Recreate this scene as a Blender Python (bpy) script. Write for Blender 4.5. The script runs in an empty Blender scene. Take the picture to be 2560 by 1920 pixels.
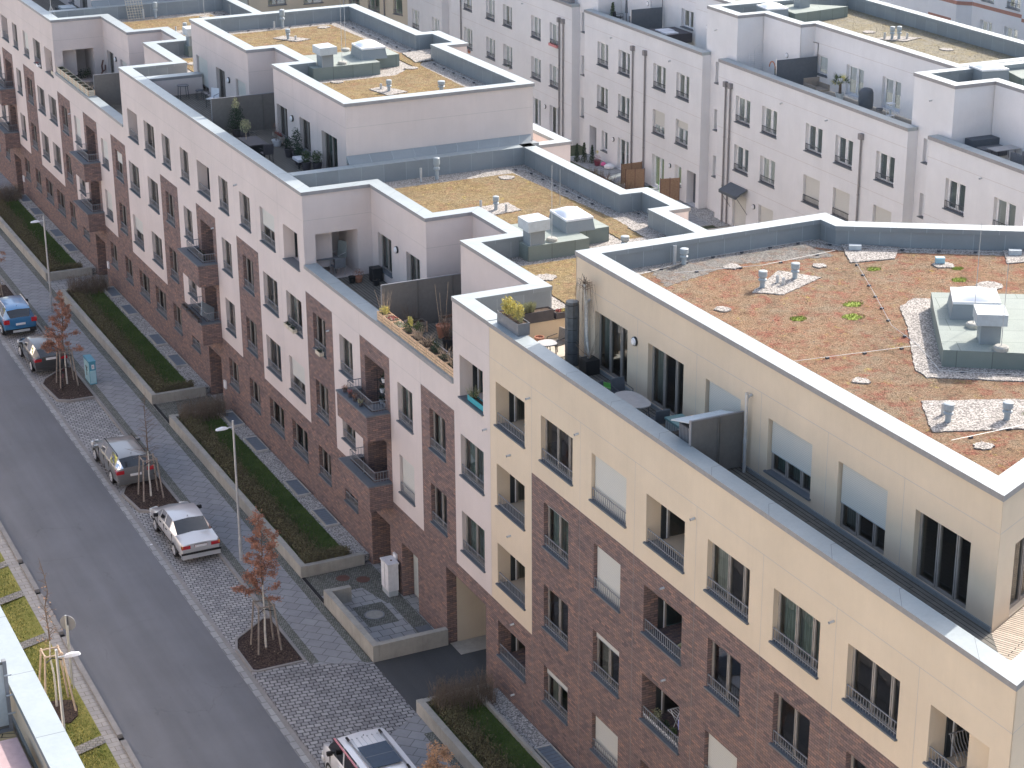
import bpy, bmesh, math, random
from mathutils import Matrix, Vector
R = math.radians
rnd = random.Random(7)
scene = bpy.context.scene
col = scene.collection

# ---------------------------------------------------------------- camera
cd = bpy.data.cameras.new('camera'); cam = bpy.data.objects.new('camera', cd); col.objects.link(cam)
yaw, pit, rol = R(25.66671), R(20.90704), R(0.352012)
fw = Vector((math.sin(yaw)*math.cos(pit), math.cos(yaw)*math.cos(pit), -math.sin(pit)))
rt = Vector((math.cos(yaw), -math.sin(yaw), 0)); dn = fw.cross(rt)
r2 = rt*math.cos(rol)+dn*math.sin(rol); d2 = -rt*math.sin(rol)+dn*math.cos(rol)
m = Matrix.Identity(4)
for i in range(3):
    m[i][0] = r2[i]; m[i][1] = -d2[i]; m[i][2] = -fw[i]
m.translation = Vector((0, 0, 36.0))
cam.matrix_world = m
cd.sensor_width = 36.0; cd.lens = 36.0*4927.2167/2560.0
cd.clip_start = 0.5; cd.clip_end = 1200
scene.camera = cam

# ---------------------------------------------------------------- light
SUN_AZ, SUN_EL = 65.3, 35.2
world = bpy.data.worlds.new('World'); scene.world = world; world.use_nodes = True
wn = world.node_tree.nodes; wl = world.node_tree.links
bg = wn['Background']; sky = wn.new('ShaderNodeTexSky'); sky.sky_type = 'NISHITA'
sky.sun_disc = False; sky.sun_elevation = R(SUN_EL); sky.sun_rotation = R(SUN_AZ)
sky.air_density = 1.0; sky.dust_density = 3.0; sky.ozone_density = 1.0
hsv = wn.new('ShaderNodeHueSaturation'); hsv.inputs['Saturation'].default_value = 0.80; wl.new(sky.outputs[0], hsv.inputs['Color']); wl.new(hsv.outputs[0], bg.inputs[0]); bg.inputs[1].default_value = 0.15
ld = bpy.data.lights.new('sun', 'SUN'); lo = bpy.data.objects.new('sun', ld); col.objects.link(lo)
ld.energy = 3.0; ld.angle = R(0.53); ld.color = (1.0, 0.94, 0.86)
sd = Vector((math.sin(R(SUN_AZ))*math.cos(R(SUN_EL)), math.cos(R(SUN_AZ))*math.cos(R(SUN_EL)), math.sin(R(SUN_EL))))
lo.rotation_euler = sd.to_track_quat('Z', 'Y').to_euler(); lo.location = (60, 60, 60)
vs = scene.view_settings
vs.view_transform = 'Standard'; vs.look = 'None'; vs.gamma = 1.0; vs.exposure = 1.10
scene.cycles.max_bounces = 6; scene.cycles.diffuse_bounces = 3; scene.cycles.glossy_bounces = 3
scene.cycles.transparent_max_bounces = 8; scene.cycles.caustics_reflective = False; scene.cycles.caustics_refractive = False

# ---------------------------------------------------------------- materials
class NT:
    def __init__(s, name, rough=0.8, spec=0.3, metal=0.0):
        s.m = bpy.data.materials.new(name); s.m.use_nodes = True
        s.n = s.m.node_tree.nodes; s.l = s.m.node_tree.links
        s.b = s.n['Principled BSDF']
        s.b.inputs['Roughness'].default_value = rough
        s.b.inputs['Specular IOR Level'].default_value = spec
        s.b.inputs['Metallic'].default_value = metal
        s._p = None
    def node(s, t, **kw):
        n = s.n.new(t)
        for k, v in kw.items(): setattr(n, k, v)
        return n
    def link(s, a, b): s.l.new(a, b)
    def pos(s):
        if s._p is None: s._p = s.node('ShaderNodeNewGeometry').outputs['Position']
        return s._p
    def scaled(s, sx, sy, sz, rz=0.0, vec=None):
        mp = s.node('ShaderNodeMapping'); mp.inputs['Scale'].default_value = (sx, sy, sz); mp.inputs['Rotation'].default_value = (0, 0, rz)
        s.link(vec or s.pos(), mp.inputs[0]); return mp.outputs[0]
    def noise(s, scale, detail=4, rough=0.6, vec=None):
        n = s.node('ShaderNodeTexNoise'); n.inputs['Scale'].default_value = scale
        n.inputs['Detail'].default_value = detail; n.inputs['Roughness'].default_value = rough
        s.link(vec or s.pos(), n.inputs['Vector']); return n.outputs['Fac']
    def ramp(s, fac, stops, interp='LINEAR'):
        r = s.node('ShaderNodeValToRGB'); r.color_ramp.interpolation = interp
        e = r.color_ramp.elements
        while len(e) < len(stops): e.new(0.5)
        for i, (p, c) in enumerate(stops):
            e[i].position = p; e[i].color = (c[0], c[1], c[2], 1) if hasattr(c, '__len__') else (c, c, c, 1)
        s.link(fac, r.inputs[0]); return r.outputs[0]
    def mix(s, fac, a, b, mode='MIX'):
        x = s.node('ShaderNodeMix', data_type='RGBA', blend_type=mode)
        for i, v in ((0, fac), (6, a), (7, b)):
            if hasattr(v, 'is_linked') or hasattr(v, 'links'): s.link(v, x.inputs[i])
            elif isinstance(v, (int, float)): x.inputs[i].default_value = v
            else: x.inputs[i].default_value = (v[0], v[1], v[2], 1)
        return x.outputs[2]
    def math(s, op, a, b=None, c=None):
        x = s.node('ShaderNodeMath', operation=op)
        for i, v in enumerate((a, b, c)):
            if v is None: continue
            if isinstance(v, (int, float)): x.inputs[i].default_value = v
            else: s.link(v, x.inputs[i])
        return x.outputs[0]
    def base(s, c):
        if isinstance(c, tuple): s.b.inputs['Base Color'].default_value = (c[0], c[1], c[2], 1)
        else: s.link(c, s.b.inputs['Base Color'])
        return s
    def bump(s, h, strength=0.3, dist=0.02):
        b = s.node('ShaderNodeBump'); b.inputs['Strength'].default_value = strength; b.inputs['Distance'].default_value = dist
        s.link(h, b.inputs['Height']); s.link(b.outputs[0], s.b.inputs['Normal']); return s

MAT = {}
def simple(name, c, rough=0.7, spec=0.3, metal=0.0, var=0.08, nscale=6.0, bump=0.0):
    t = NT(name, rough, spec, metal)
    a = tuple(min(1, x*(1-var)) for x in c); b = tuple(min(1, x*(1+var)) for x in c)
    f = t.noise(nscale, 3)
    t.base(t.ramp(f, [(0.3, a), (0.7, b)]))
    if bump: t.bump(t.noise(nscale*8, 3), bump, 0.01)
    MAT[name] = t.m; return t.m

def wallpos(t):
    """vector (u, z, 0) with u along the wall, chosen from the face normal"""
    g = t.node('ShaderNodeNewGeometry'); sp = t.node('ShaderNodeSeparateXYZ'); sn = t.node('ShaderNodeSeparateXYZ')
    t.link(g.outputs['Position'], sp.inputs[0]); t.link(g.outputs['True Normal'], sn.inputs[0])
    ax = t.math('ABSOLUTE', sn.outputs[0]); sel = t.math('GREATER_THAN', ax, 0.7)
    u = t.math('ADD', t.math('MULTIPLY', sp.outputs[1], sel), t.math('MULTIPLY', sp.outputs[0], t.math('SUBTRACT', 1.0, sel)))
    az = t.math('GREATER_THAN', t.math('ABSOLUTE', sn.outputs[2]), 0.7)
    v = t.math('ADD', t.math('MULTIPLY', sp.outputs[2], t.math('SUBTRACT', 1.0, az)), t.math('MULTIPLY', sp.outputs[1], az))
    c = t.node('ShaderNodeCombineXYZ'); t.link(u, c.inputs[0]); t.link(v, c.inputs[1]); return c.outputs[0]

def render_mat(name, c, var=0.045):
    t = NT(name, 0.92, 0.15)
    a = tuple(x*(1-var) for x in c); b = tuple(min(1, x*(1+var)) for x in c)
    f1 = t.noise(0.5, 5, 0.65); base = t.ramp(f1, [(0.3, a), (0.7, b)])
    # faint vertical run-off streaks
    st = t.noise(1.0, 4, 0.6, t.scaled(5, 5, 0.35)); base = t.mix(0.05, base, t.ramp(st, [(0.3, 0.75), (0.6, 1.0)]), 'MULTIPLY')
    st2 = t.noise(1.0, 6, 0.7, t.scaled(9, 9, 0.22)); base = t.mix(0.10, base, t.ramp(st2, [(0.50, 1.0), (0.72, 0.75)]), 'MULTIPLY')
    pt = t.noise(0.22, 6, 0.7); base = t.mix(0.14, base, t.ramp(pt, [(0.38, 0.72), (0.62, 1.08)]), 'MULTIPLY')
    g = t.noise(90, 2); base = t.mix(0.10, base, t.ramp(g, [(0.35, 0.6), (0.65, 1.0)]), 'MULTIPLY')
    t.base(base); t.bump(t.noise(120, 2), 0.25, 0.004); MAT[name] = t.m

render_mat('render_cream', (0.70, 0.615, 0.585))
render_mat('render_yellow', (0.735, 0.61, 0.47))
render_mat('render_white', (0.74, 0.735, 0.745))
render_mat('render_beige', (0.62, 0.55, 0.44))
render_mat('render_sill_shade', (0.55, 0.5, 0.47))

def brick_mat():
    t = NT('brick', 0.9, 0.2); v = wallpos(t)
    def br(c1, c2, mo, bias, seed):
        b = t.node('ShaderNodeTexBrick'); t.link(v, b.inputs['Vector'])
        b.offset = 0.5; b.inputs['Scale'].default_value = 1.0
        b.inputs['Brick Width'].default_value = 0.25; b.inputs['Row Height'].default_value = 0.081
        b.inputs['Mortar Size'].default_value = 0.010; b.inputs['Mortar Smooth'].default_value = 0.2; b.inputs['Bias'].default_value = bias
        b.inputs['Color1'].default_value = (*c1, 1); b.inputs['Color2'].default_value = (*c2, 1); b.inputs['Mortar'].default_value = (*mo, 1)
        return b
    b1 = br((0.300, 0.205, 0.180), (0.200, 0.153, 0.148), (0.125, 0.108, 0.104), 0.0, 0)
    # per brick third tone
    sp = t.node('ShaderNodeSeparateXYZ'); t.link(v, sp.inputs[0]); row = t.math('FLOOR', t.math('DIVIDE', sp.outputs[1], 0.081))
    par = t.math('FLOORED_MODULO', row, 2.0); uu = t.math('FLOOR', t.math('ADD', t.math('DIVIDE', sp.outputs[0], 0.25), t.math('MULTIPLY', t.math('SUBTRACT', 1.0, par), 0.5)))
    fl = t.node('ShaderNodeCombineXYZ'); t.link(uu, fl.inputs[0]); t.link(row, fl.inputs[1])
    wnz = t.node('ShaderNodeTexWhiteNoise', noise_dimensions='2D'); t.link(fl.outputs[0], wnz.inputs[0])
    tint = t.ramp(wnz.outputs[0], [(0.0, (0.72, 0.73, 0.78)), (0.3, (0.92, 0.91, 0.94)), (0.7, (1.05, 1.0, 0.98)), (0.92, (1.22, 1.08, 0.98))])
    c = t.mix(1.0, b1.outputs[0], tint, 'MULTIPLY')
    big = t.noise(0.6, 4); c = t.mix(0.3, c, t.ramp(big, [(0.3, (0.88, 0.88, 0.92)), (0.7, (1.08, 1.04, 1.02))]), 'MULTIPLY')
    t.base(c); t.bump(b1.outputs['Fac'], -0.4, 0.01); MAT['brick'] = t.m
brick_mat()

def coping_mat():
    t = NT('coping', 0.42, 0.5)
    uv = t.node('ShaderNodeUVMap').outputs[0]; sx = t.node('ShaderNodeSeparateXYZ'); t.link(uv, sx.inputs[0])
    fr = t.math('FRACT', t.math('DIVIDE', sx.outputs[0], 2.9)); seam = t.math('LESS_THAN', fr, 0.0065)
    n = t.noise(0.9, 5, 0.7); c = t.ramp(n, [(0.3, (0.32, 0.36, 0.375)), (0.7, (0.385, 0.425, 0.435))])
    st = t.noise(9.0, 4); c = t.mix(0.18, c, t.ramp(st, [(0.35, 0.72), (0.6, 1.0)]), 'MULTIPLY')
    c = t.mix(seam, c, (0.13, 0.14, 0.15)); t.base(c); MAT['coping'] = t.m
coping_mat()
def clad_mat(name, c0, step=1.05, line=(0.42, 0.46, 0.5)):
    t = NT(name, 0.5, 0.4)
    uv = t.node('ShaderNodeUVMap').outputs[0]; sx = t.node('ShaderNodeSeparateXYZ'); t.link(uv, sx.inputs[0])
    q = t.math('DIVIDE', sx.outputs[0], step); fr = t.math('FRACT', q); seam = t.math('LESS_THAN', fr, 0.022)
    wnz = t.node('ShaderNodeTexWhiteNoise', noise_dimensions='1D'); t.link(t.math('FLOOR', q), wnz.inputs['W'])
    c = t.ramp(wnz.outputs[0], [(0, tuple(x*0.93 for x in c0)), (1, tuple(x*1.07 for x in c0))])
    n = t.noise(1.6, 5, 0.7); c = t.mix(0.4, c, t.ramp(n, [(0.3, 0.82), (0.7, 1.1)]), 'MULTIPLY')
    c = t.mix(seam, c, line); t.base(c); MAT[name] = t.m
clad_mat('cladding', (0.26, 0.285, 0.30), 1.05, (0.34, 0.375, 0.40))
clad_mat('bitumen_side', (0.20, 0.235, 0.215), 1.0, (0.10, 0.12, 0.11))

def bitumen():
    t = NT('bitumen', 0.9, 0.2); n = t.noise(60, 3); c = t.ramp(n, [(0.3, (0.25, 0.28, 0.255)), (0.7, (0.40, 0.43, 0.40))])
    b = t.node('ShaderNodeTexBrick'); t.link(t.scaled(1, 1, 1, 0.5), b.inputs['Vector']); b.inputs['Scale'].default_value = 1
    b.inputs['Brick Width'].default_value = 5; b.inputs['Row Height'].default_value = 1.0; b.inputs['Mortar Size'].default_value = 0.012
    b.inputs['Color1'].default_value = (1, 1, 1, 1); b.inputs['Color2'].default_value = (0.92, 0.93, 0.92, 1); b.inputs['Mortar'].default_value = (0.6, 0.62, 0.6, 1)
    c = t.mix(1.0, c, b.outputs[0], 'MULTIPLY'); big = t.noise(1.2, 4); c = t.mix(0.4, c, t.ramp(big, [(0.3, 0.8), (0.7, 1.1)]), 'MULTIPLY')
    t.base(c); t.bump(n, 0.3, 0.01); MAT['bitumen'] = t.m
bitumen()

def gravel(name, lo_, hi_, scale=22):
    t = NT(name, 0.95, 0.2); v = t.node('ShaderNodeTexVoronoi', feature='F1'); v.inputs['Scale'].default_value = scale; t.link(t.pos(), v.inputs['Vector'])
    sp = t.node('ShaderNodeSeparateColor'); t.link(v.outputs['Color'], sp.inputs[0])
    c = t.ramp(sp.outputs[0], [(0.0, lo_), (0.45, tuple((a+b)/2 for a, b in zip(lo_, hi_))), (1.0, hi_)])
    edge = t.ramp(v.outputs['Distance'], [(0.25, 1.0), (0.62, 0.35)])
    c = t.mix(0.75, c, edge, 'MULTIPLY'); t.base(c); t.bump(v.outputs['Distance'], -0.8, 0.03); MAT[name] = t.m
gravel('gravel', (0.24, 0.215, 0.20), (0.72, 0.66, 0.60), 22)
gravel('gravel_grey', (0.26, 0.255, 0.25), (0.80, 0.77, 0.73), 20)
gravel('mulch', (0.022, 0.016, 0.016), (0.14, 0.095, 0.08), 24)

def sedum(name, cols, green, k=0.66):
    cols = [tuple(x*k for x in c) for c in cols]; green = tuple(x*.85 for x in green)
    t = NT(name, 1.0, 0.05)
    n1 = t.noise(1.3, 9, 0.76); n2 = t.noise(0.33, 4, 0.55); n3 = t.noise(18, 6, 0.8)
    c = t.ramp(n1, [(0.36, cols[0]), (0.47, cols[1]), (0.55, cols[2]), (0.66, cols[3])])
    c2 = t.ramp(n2, [(0.38, cols[3]), (0.62, cols[1])]); c = t.mix(0.4, c, c2)
    red = t.ramp(t.noise(1.7, 9, 0.82, t.scaled(1, 1, 1, 0.7)), [(0.50, 0.0), (0.60, 0.85)]); c = t.mix(red, c, cols[4])
    yl = t.ramp(t.noise(2.1, 9, 0.84, t.scaled(1.1, 0.9, 1, 1.9)), [(0.58, 0.0), (0.66, 0.8)]); c = t.mix(yl, c, green)
    sh = t.ramp(n3, [(0.36, 0.35), (0.5, 1.0), (0.64, 1.65)]); c = t.mix(0.85, c, sh, 'MULTIPLY')
    dk = t.ramp(t.noise(6, 8, 0.85), [(0.38, 0.45), (0.5, 1.1)]); c = t.mix(0.75, c, dk, 'MULTIPLY')
    pale = t.ramp(t.noise(9, 6, 0.85, t.scaled(1, 1, 1, 2.6)), [(0.60, 0.0), (0.66, 0.7)]); c = t.mix(pale, c, tuple(min(1, x*2.0+.05) for x in cols[2]))
    t.base(c); t.bump(n3, 0.9, 0.05); MAT[name] = t.m
sedum('sedum_red', [(0.20, 0.14, 0.095), (0.34, 0.215, 0.135), (0.36, 0.265, 0.18), (0.28, 0.23, 0.17), (0.33, 0.13, 0.095)], (0.42, 0.35, 0.09), .74)
sedum('sedum_gold', [(0.21, 0.155, 0.09), (0.35, 0.255, 0.13), (0.38, 0.30, 0.17), (0.30, 0.235, 0.155), (0.32, 0.19, 0.12)], (0.45, 0.37, 0.08), .72)
sedum('sedum_pale', [(0.24, 0.21, 0.16), (0.37, 0.33, 0.24), (0.40, 0.36, 0.29), (0.34, 0.32, 0.27), (0.36, 0.30, 0.18)], (0.44, 0.38, 0.15), .72)
sedum('sedum_grey', [(0.15, 0.14, 0.125), (0.26, 0.245, 0.225), (0.29, 0.275, 0.255), (0.22, 0.205, 0.19), (0.27, 0.19, 0.15)], (0.30, 0.27, 0.15), .85)

def asphalt(name, c0, c1):
    t = NT(name, 0.85, 0.3); n = t.noise(70, 4, 0.7); c = t.ramp(n, [(0.3, c0), (0.7, c1)])
    # long tyre-worn bands and old patches
    w = t.noise(1.0, 4, 0.6, t.scaled(0.9, 0.06, 1)); c = t.mix(0.55, c, t.ramp(w, [(0.3, 0.78), (0.7, 1.22)]), 'MULTIPLY')
    p = t.noise(0.35, 5, 0.6); c = t.mix(0.4, c, t.ramp(p, [(0.35, 0.85), (0.65, 1.15)]), 'MULTIPLY')
    ck = t.node('ShaderNodeTexVoronoi', feature='DISTANCE_TO_EDGE'); ck.inputs['Scale'].default_value = 0.28; dz = t.node('ShaderNodeVectorMath', operation='ADD'); nz_ = t.node('ShaderNodeTexNoise'); nz_.inputs['Scale'].default_value = 1.5; nz_.inputs['Detail'].default_value = 6; t.link(t.pos(), nz_.inputs['Vector']); t.link(t.pos(), dz.inputs[0]); t.link(nz_.outputs['Color'], dz.inputs[1]); t.link(dz.outputs[0], ck.inputs['Vector'])
    cm = t.math('MULTIPLY', t.math('LESS_THAN', ck.outputs['Distance'], 0.006), t.math('GREATER_THAN', t.noise(0.3, 2), 0.55)); c = t.mix(t.math('MULTIPLY', cm, 0.18), c, (0.05, 0.05, 0.055))
    sp = t.noise(9, 2); c = t.mix(t.ramp(sp, [(0.70, 0.0), (0.74, 0.55)]), c, (0.04, 0.04, 0.045))
    t.base(c); t.bump(n, 0.25, 0.01); MAT[name] = t.m
asphalt('asphalt', (0.140, 0.147, 0.163), (0.190, 0.195, 0.210))
asphalt('asphalt_dark', (0.055, 0.06, 0.065), (0.088, 0.093, 0.10))

def cobble(name, w, h, rot, c1, c2, mo, ms=0.014, dist=0.035, dscale=4):
    t = NT(name, 0.75, 0.35)
    nz = t.node('ShaderNodeTexNoise'); nz.inputs['Scale'].default_value = dscale; nz.inputs['Detail'].default_value = 1; t.link(t.pos(), nz.inputs['Vector'])
    sub = t.node('ShaderNodeVectorMath', operation='SUBTRACT'); t.link(nz.outputs['Color'], sub.inputs[0]); sub.inputs[1].default_value = (0.5, 0.5, 0.5)
    scl = t.node('ShaderNodeVectorMath', operation='SCALE'); t.link(sub.outputs[0], scl.inputs[0]); scl.inputs['Scale'].default_value = dist*4
    ad = t.node('ShaderNodeVectorMath', operation='ADD'); t.link(t.pos(), ad.inputs[0]); t.link(scl.outputs[0], ad.inputs[1])
    b = t.node('ShaderNodeTexBrick'); t.link(t.scaled(1, 1, 1, rot, ad.outputs[0]), b.inputs['Vector']); b.inputs['Scale'].default_value = 1
    b.inputs['Brick Width'].default_value = w; b.inputs['Row Height'].default_value = h; b.inputs['Mortar Size'].default_value = ms
    b.inputs['Mortar Smooth'].default_value = 0.5
    b.inputs['Color1'].default_value = (*c1, 1); b.inputs['Color2'].default_value = (*c2, 1); b.inputs['Mortar'].default_value = (*mo, 1)
    n = t.noise(1.4, 5, 0.7); c = t.mix(0.45, b.outputs[0], t.ramp(n, [(0.3, 0.72), (0.7, 1.22)]), 'MULTIPLY')
    t.base(c); t.bump(b.outputs['Fac'], -0.7, 0.03); MAT[name] = t.m
cobble('cobbles', 0.24, 0.19, 0.12, (0.42, 0.415, 0.415), (0.26, 0.26, 0.268), (0.05, 0.051, 0.055), 0.021, 0.022, 3)
cobble('cobbles_large', 0.27, 0.22, 0.12, (0.38, 0.375, 0.38), (0.23, 0.23, 0.24), (0.042, 0.042, 0.048), 0.025, 0.025, 3)
cobble('mosaic', 0.10, 0.09, 0.0, (0.26, 0.26, 0.24), (0.14, 0.145, 0.13), (0.05, 0.055, 0.04), 0.014, 0.02, 9)
cobble('swale_stone', 0.17, 0.15, 0.3, (0.34, 0.32, 0.29), (0.22, 0.21, 0.20), (0.09, 0.09, 0.07), 0.014)
cobble('slabs', 0.62, 0.50, R(45), (0.315, 0.32, 0.335), (0.27, 0.275, 0.29), (0.115, 0.118, 0.125), 0.016, 0.0)
cobble('court_slabs', 0.5, 0.5, 0.0, (0.37, 0.375, 0.38), (0.31, 0.315, 0.32), (0.10, 0.102, 0.105), 0.018, 0.0)
cobble('gutter_slabs', 0.6, 0.30, 0.0, (0.38, 0.36, 0.34), (0.31, 0.30, 0.29), (0.17, 0.14, 0.12), 0.012, 0.0)

def grass(name, c0, c1, c2):
    t = NT(name, 1.0, 0.05); n = t.noise(5, 7, 0.75); n2 = t.noise(0.8, 4); n3 = t.noise(40, 4, 0.8)
    c = t.ramp(n, [(0.32, c0), (0.5, c1), (0.7, c2)]); c = t.mix(0.5, c, t.ramp(n2, [(0.35, c0), (0.65, c2)]))
    c = t.mix(0.7, c, t.ramp(n3, [(0.3, 0.55), (0.7, 1.35)]), 'MULTIPLY'); t.base(c); t.bump(n3, 0.8, 0.04); MAT[name] = t.m
grass('lawn_grass', (0.065, 0.11, 0.03), (0.09, 0.145, 0.04), (0.125, 0.175, 0.055))
grass('verge_grass', (0.13, 0.17, 0.04), (0.27, 0.27, 0.075), (0.42, 0.37, 0.13))  # verge tones brightened to make up for sunlight missing there
grass('court_grass', (0.06, 0.085, 0.05), (0.10, 0.12, 0.07), (0.14, 0.14, 0.10))

def concrete(name, c):
    t = NT(name, 0.9, 0.25); n = t.noise(1.3, 6, 0.7); cc = t.ramp(n, [(0.3, tuple(x*0.82 for x in c)), (0.7, tuple(x*1.12 for x in c))])
    st = t.noise(1.0, 5, 0.65, t.scaled(6, 6, 0.5)); cc = t.mix(0.3, cc, t.ramp(st, [(0.35, 0.65), (0.6, 1.0)]), 'MULTIPLY')
    t.base(cc); t.bump(t.noise(50, 3), 0.2, 0.005); MAT[name] = t.m
concrete('concrete', (0.43, 0.415, 0.375))
concrete('kerb_stone', (0.30, 0.29, 0.285))

def deck(name, c0, c1, rot, bw=0.14):
    t = NT(name, 0.85, 0.2)
    b = t.node('ShaderNodeTexBrick'); t.link(t.scaled(1, 1, 1, rot), b.inputs['Vector']); b.inputs['Scale'].default_value = 1
    b.inputs['Brick Width'].default_value = 3.0; b.inputs['Row Height'].default_value = bw; b.inputs['Mortar Size'].default_value = 0.012
    b.inputs['Color1'].default_value = (*c0, 1); b.inputs['Color2'].default_value = (*c1, 1); b.inputs['Mortar'].default_value = (0.03, 0.03, 0.03, 1)
    n = t.noise(1.0, 5, 0.7, t.scaled(3, 3, 3)); c = t.mix(0.5, b.outputs[0], t.ramp(n, [(0.3, 0.6), (0.7, 1.2)]), 'MULTIPLY'); t.base(c); MAT[name] = t.m
deck('deck_grey', (0.21, 0.195, 0.17), (0.175, 0.165, 0.145), R(90))
deck('deck_bleached', (0.62, 0.52, 0.42), (0.50, 0.42, 0.34), R(62), 0.10)
deck('deck_wood', (0.62, 0.48, 0.28), (0.52, 0.40, 0.23), R(20), 0.16)

def glass(name, tint, refl=0.9, trans=0.75):
    m = bpy.data.materials.new(name); m.use_nodes = True; n = m.node_tree.nodes; l = m.node_tree.links
    n.clear(); o = n.new('ShaderNodeOutputMaterial'); tr = n.new('ShaderNodeBsdfTransparent'); gl = n.new('ShaderNodeBsdfGlossy'); mx = n.new('ShaderNodeMixShader')
    fr = n.new('ShaderNodeFresnel'); fr.inputs[0].default_value = 1.9
    tr.inputs[0].default_value = (*[trans*x for x in tint], 1); gl.inputs[0].default_value = (refl, refl, refl, 1); gl.inputs[1].default_value = 0.015
    nz = n.new('ShaderNodeTexNoise'); nz.inputs['Scale'].default_value = 0.9; bp = n.new('ShaderNodeBump'); bp.inputs['Strength'].default_value = 0.06; bp.inputs['Distance'].default_value = 0.2
    l.new(nz.outputs[0], bp.inputs['Height']); l.new(bp.outputs[0], gl.inputs['Normal'])
    l.new(fr.outputs[0], mx.inputs[0]); l.new(tr.outputs[0], mx.inputs[1]); l.new(gl.outputs[0], mx.inputs[2]); l.new(mx.outputs[0], o.inputs[0])
    MAT[name] = m
glass('glass', (0.85, 0.93, 0.92), .85, .85); glass('car_glass', (0.22, 0.30, 0.30), 1.0, 0.7)

def striped(name, c, step=0.055, dark=0.72):
    t = NT(name, 0.55, 0.35); sp = t.node('ShaderNodeSeparateXYZ'); t.link(t.pos(), sp.inputs[0])
    f = t.math('FRACT', t.math('DIVIDE', sp.outputs[2], step)); k = t.math('LESS_THAN', f, 0.18)
    t.base(t.mix(k, c, tuple(x*dark for x in c))); MAT[name] = t.m
striped('shutter', (0.60, 0.595, 0.56)); striped('shutter_near', (0.60, 0.61, 0.60), 0.055, 0.6)

def curtain(name, c):
    t = NT(name, 0.95, 0.1); w = t.node('ShaderNodeTexWave', wave_type='BANDS', bands_direction='X'); w.inputs['Scale'].default_value = 3.2; w.inputs['Distortion'].default_value = 2.5
    oc = t.node('ShaderNodeTexCoord').outputs['Object']; t.link(oc, w.inputs[0])
    t.base(t.ramp(w.outputs[0], [(0.2, tuple(x*0.7 for x in c)), (0.8, c)])); MAT[name] = t.m
curtain('curtain_white', (0.72, 0.74, 0.70)); curtain('curtain_teal', (0.30, 0.40, 0.38)); curtain('curtain_sand', (0.50, 0.47, 0.42))

simple('frame_brown', (0.31, 0.285, 0.265), 0.55); simple('frame_white', (0.80, 0.81, 0.83), 0.45)
simple('sill_metal', (0.14, 0.155, 0.175), 0.5, 0.4); simple('rail_grey', (0.24, 0.245, 0.265), 0.5, 0.4); simple('rail_dark', (0.07, 0.075, 0.09), 0.5)
simple('coping_edge', (0.30, 0.29, 0.295), 0.5, 0.3); simple('moss_lime', (0.25, 0.30, 0.07), 0.95, 0.1, 0, 0.35, 14); simple('grate_sky_tint', (0.16, 0.20, 0.245), 0.5, 0.4); concrete('concrete_pale', (0.55, 0.54, 0.52)); simple('dark_room', (0.22, 0.205, 0.195), 0.9); simple('panel_taupe', (0.165, 0.158, 0.15), 0.6); simple('panel_dark', (0.10, 0.115, 0.135), 0.6)
simple('zinc', (0.50, 0.54, 0.56), 0.45, 0.5); simple('zinc_blue', (0.38, 0.42, 0.44), 0.5, 0.4); simple('pipe_dark', (0.24, 0.23, 0.235), 0.5, 0.4)
simple('plastic_white', (0.80, 0.80, 0.82), 0.35, 0.5, 0, 0.02); simple('steel', (0.62, 0.63, 0.65), 0.3, 0.5, 0.7); simple('galv', (0.55, 0.56, 0.57), 0.4, 0.5, 0.4)
simple('wood_light', (0.66, 0.46, 0.30), 0.8, 0.2, 0, 0.25, 9); simple('wood_pale', (0.62, 0.55, 0.44), 0.8, 0.2, 0, 0.2, 9); simple('wood_stake', (0.30, 0.26, 0.23), 0.85, 0.2, 0, 0.25, 9)
simple('wood_stake_new', (0.58, 0.46, 0.36), 0.85, 0.2, 0, 0.2, 9)
simple('soil', (0.09, 0.065, 0.05), 0.95, 0.1, 0, 0.4, 20); simple('planter_grey', (0.20, 0.205, 0.22), 0.6); simple('planter_dark', (0.075, 0.07, 0.08), 0.6)
simple('terracotta', (0.48, 0.22, 0.14), 0.8); simple('black_plastic', (0.025, 0.027, 0.03), 0.5); simple('rubber', (0.02, 0.02, 0.022), 0.8)
simple('bark', (0.15, 0.115, 0.09), 0.9, 0.1, 0, 0.3, 12); simple('bark_white', (0.62, 0.60, 0.56), 0.8, 0.2, 0, 0.2, 10); simple('twig', (0.17, 0.125, 0.095), 0.9, 0.1, 0, 0.3, 10)
simple('twig_pale', (0.44, 0.34, 0.25), 0.9, 0.1, 0, 0.3, 10)
simple('leaf_brown', (0.38, 0.195, 0.135), 0.8, 0.2, 0, 0.35, 5); simple('leaf_pale_brown', (0.52, 0.33, 0.21), 0.8, 0.2, 0, 0.3, 5)
simple('leaf_green', (0.075, 0.11, 0.045), 0.7, 0.3, 0, 0.4, 8); simple('leaf_dark', (0.035, 0.06, 0.035), 0.7, 0.3, 0, 0.4, 8); simple('leaf_yellow', (0.60, 0.52, 0.17), 0.7, 0.2, 0, 0.3, 8)
simple('leaf_olive', (0.33, 0.33, 0.20), 0.8, 0.2, 0, 0.3, 8); simple('leaf_red', (0.42, 0.10, 0.09), 0.7); simple('flower_white', (0.8, 0.78, 0.75), 0.8)
simple('hedge_leaf', (0.17, 0.155, 0.085), 0.9, 0.1, 0, 0.45, 7); simple('hedge_twig', (0.20, 0.16, 0.125), 0.95, 0.1, 0, 0.3, 7)
simple('tile_light', (0.50, 0.45, 0.38), 0.8); simple('stone_table', (0.45, 0.43, 0.42), 0.5); simple('teal_box', (0.05, 0.35, 0.42), 0.6)
simple('box_blue', (0.08, 0.30, 0.42), 0.45, 0.4); simple('box_blue_pale', (0.36, 0.58, 0.66), 0.45, 0.4); simple('ink', (0.03, 0.035, 0.04), 0.6)
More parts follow.
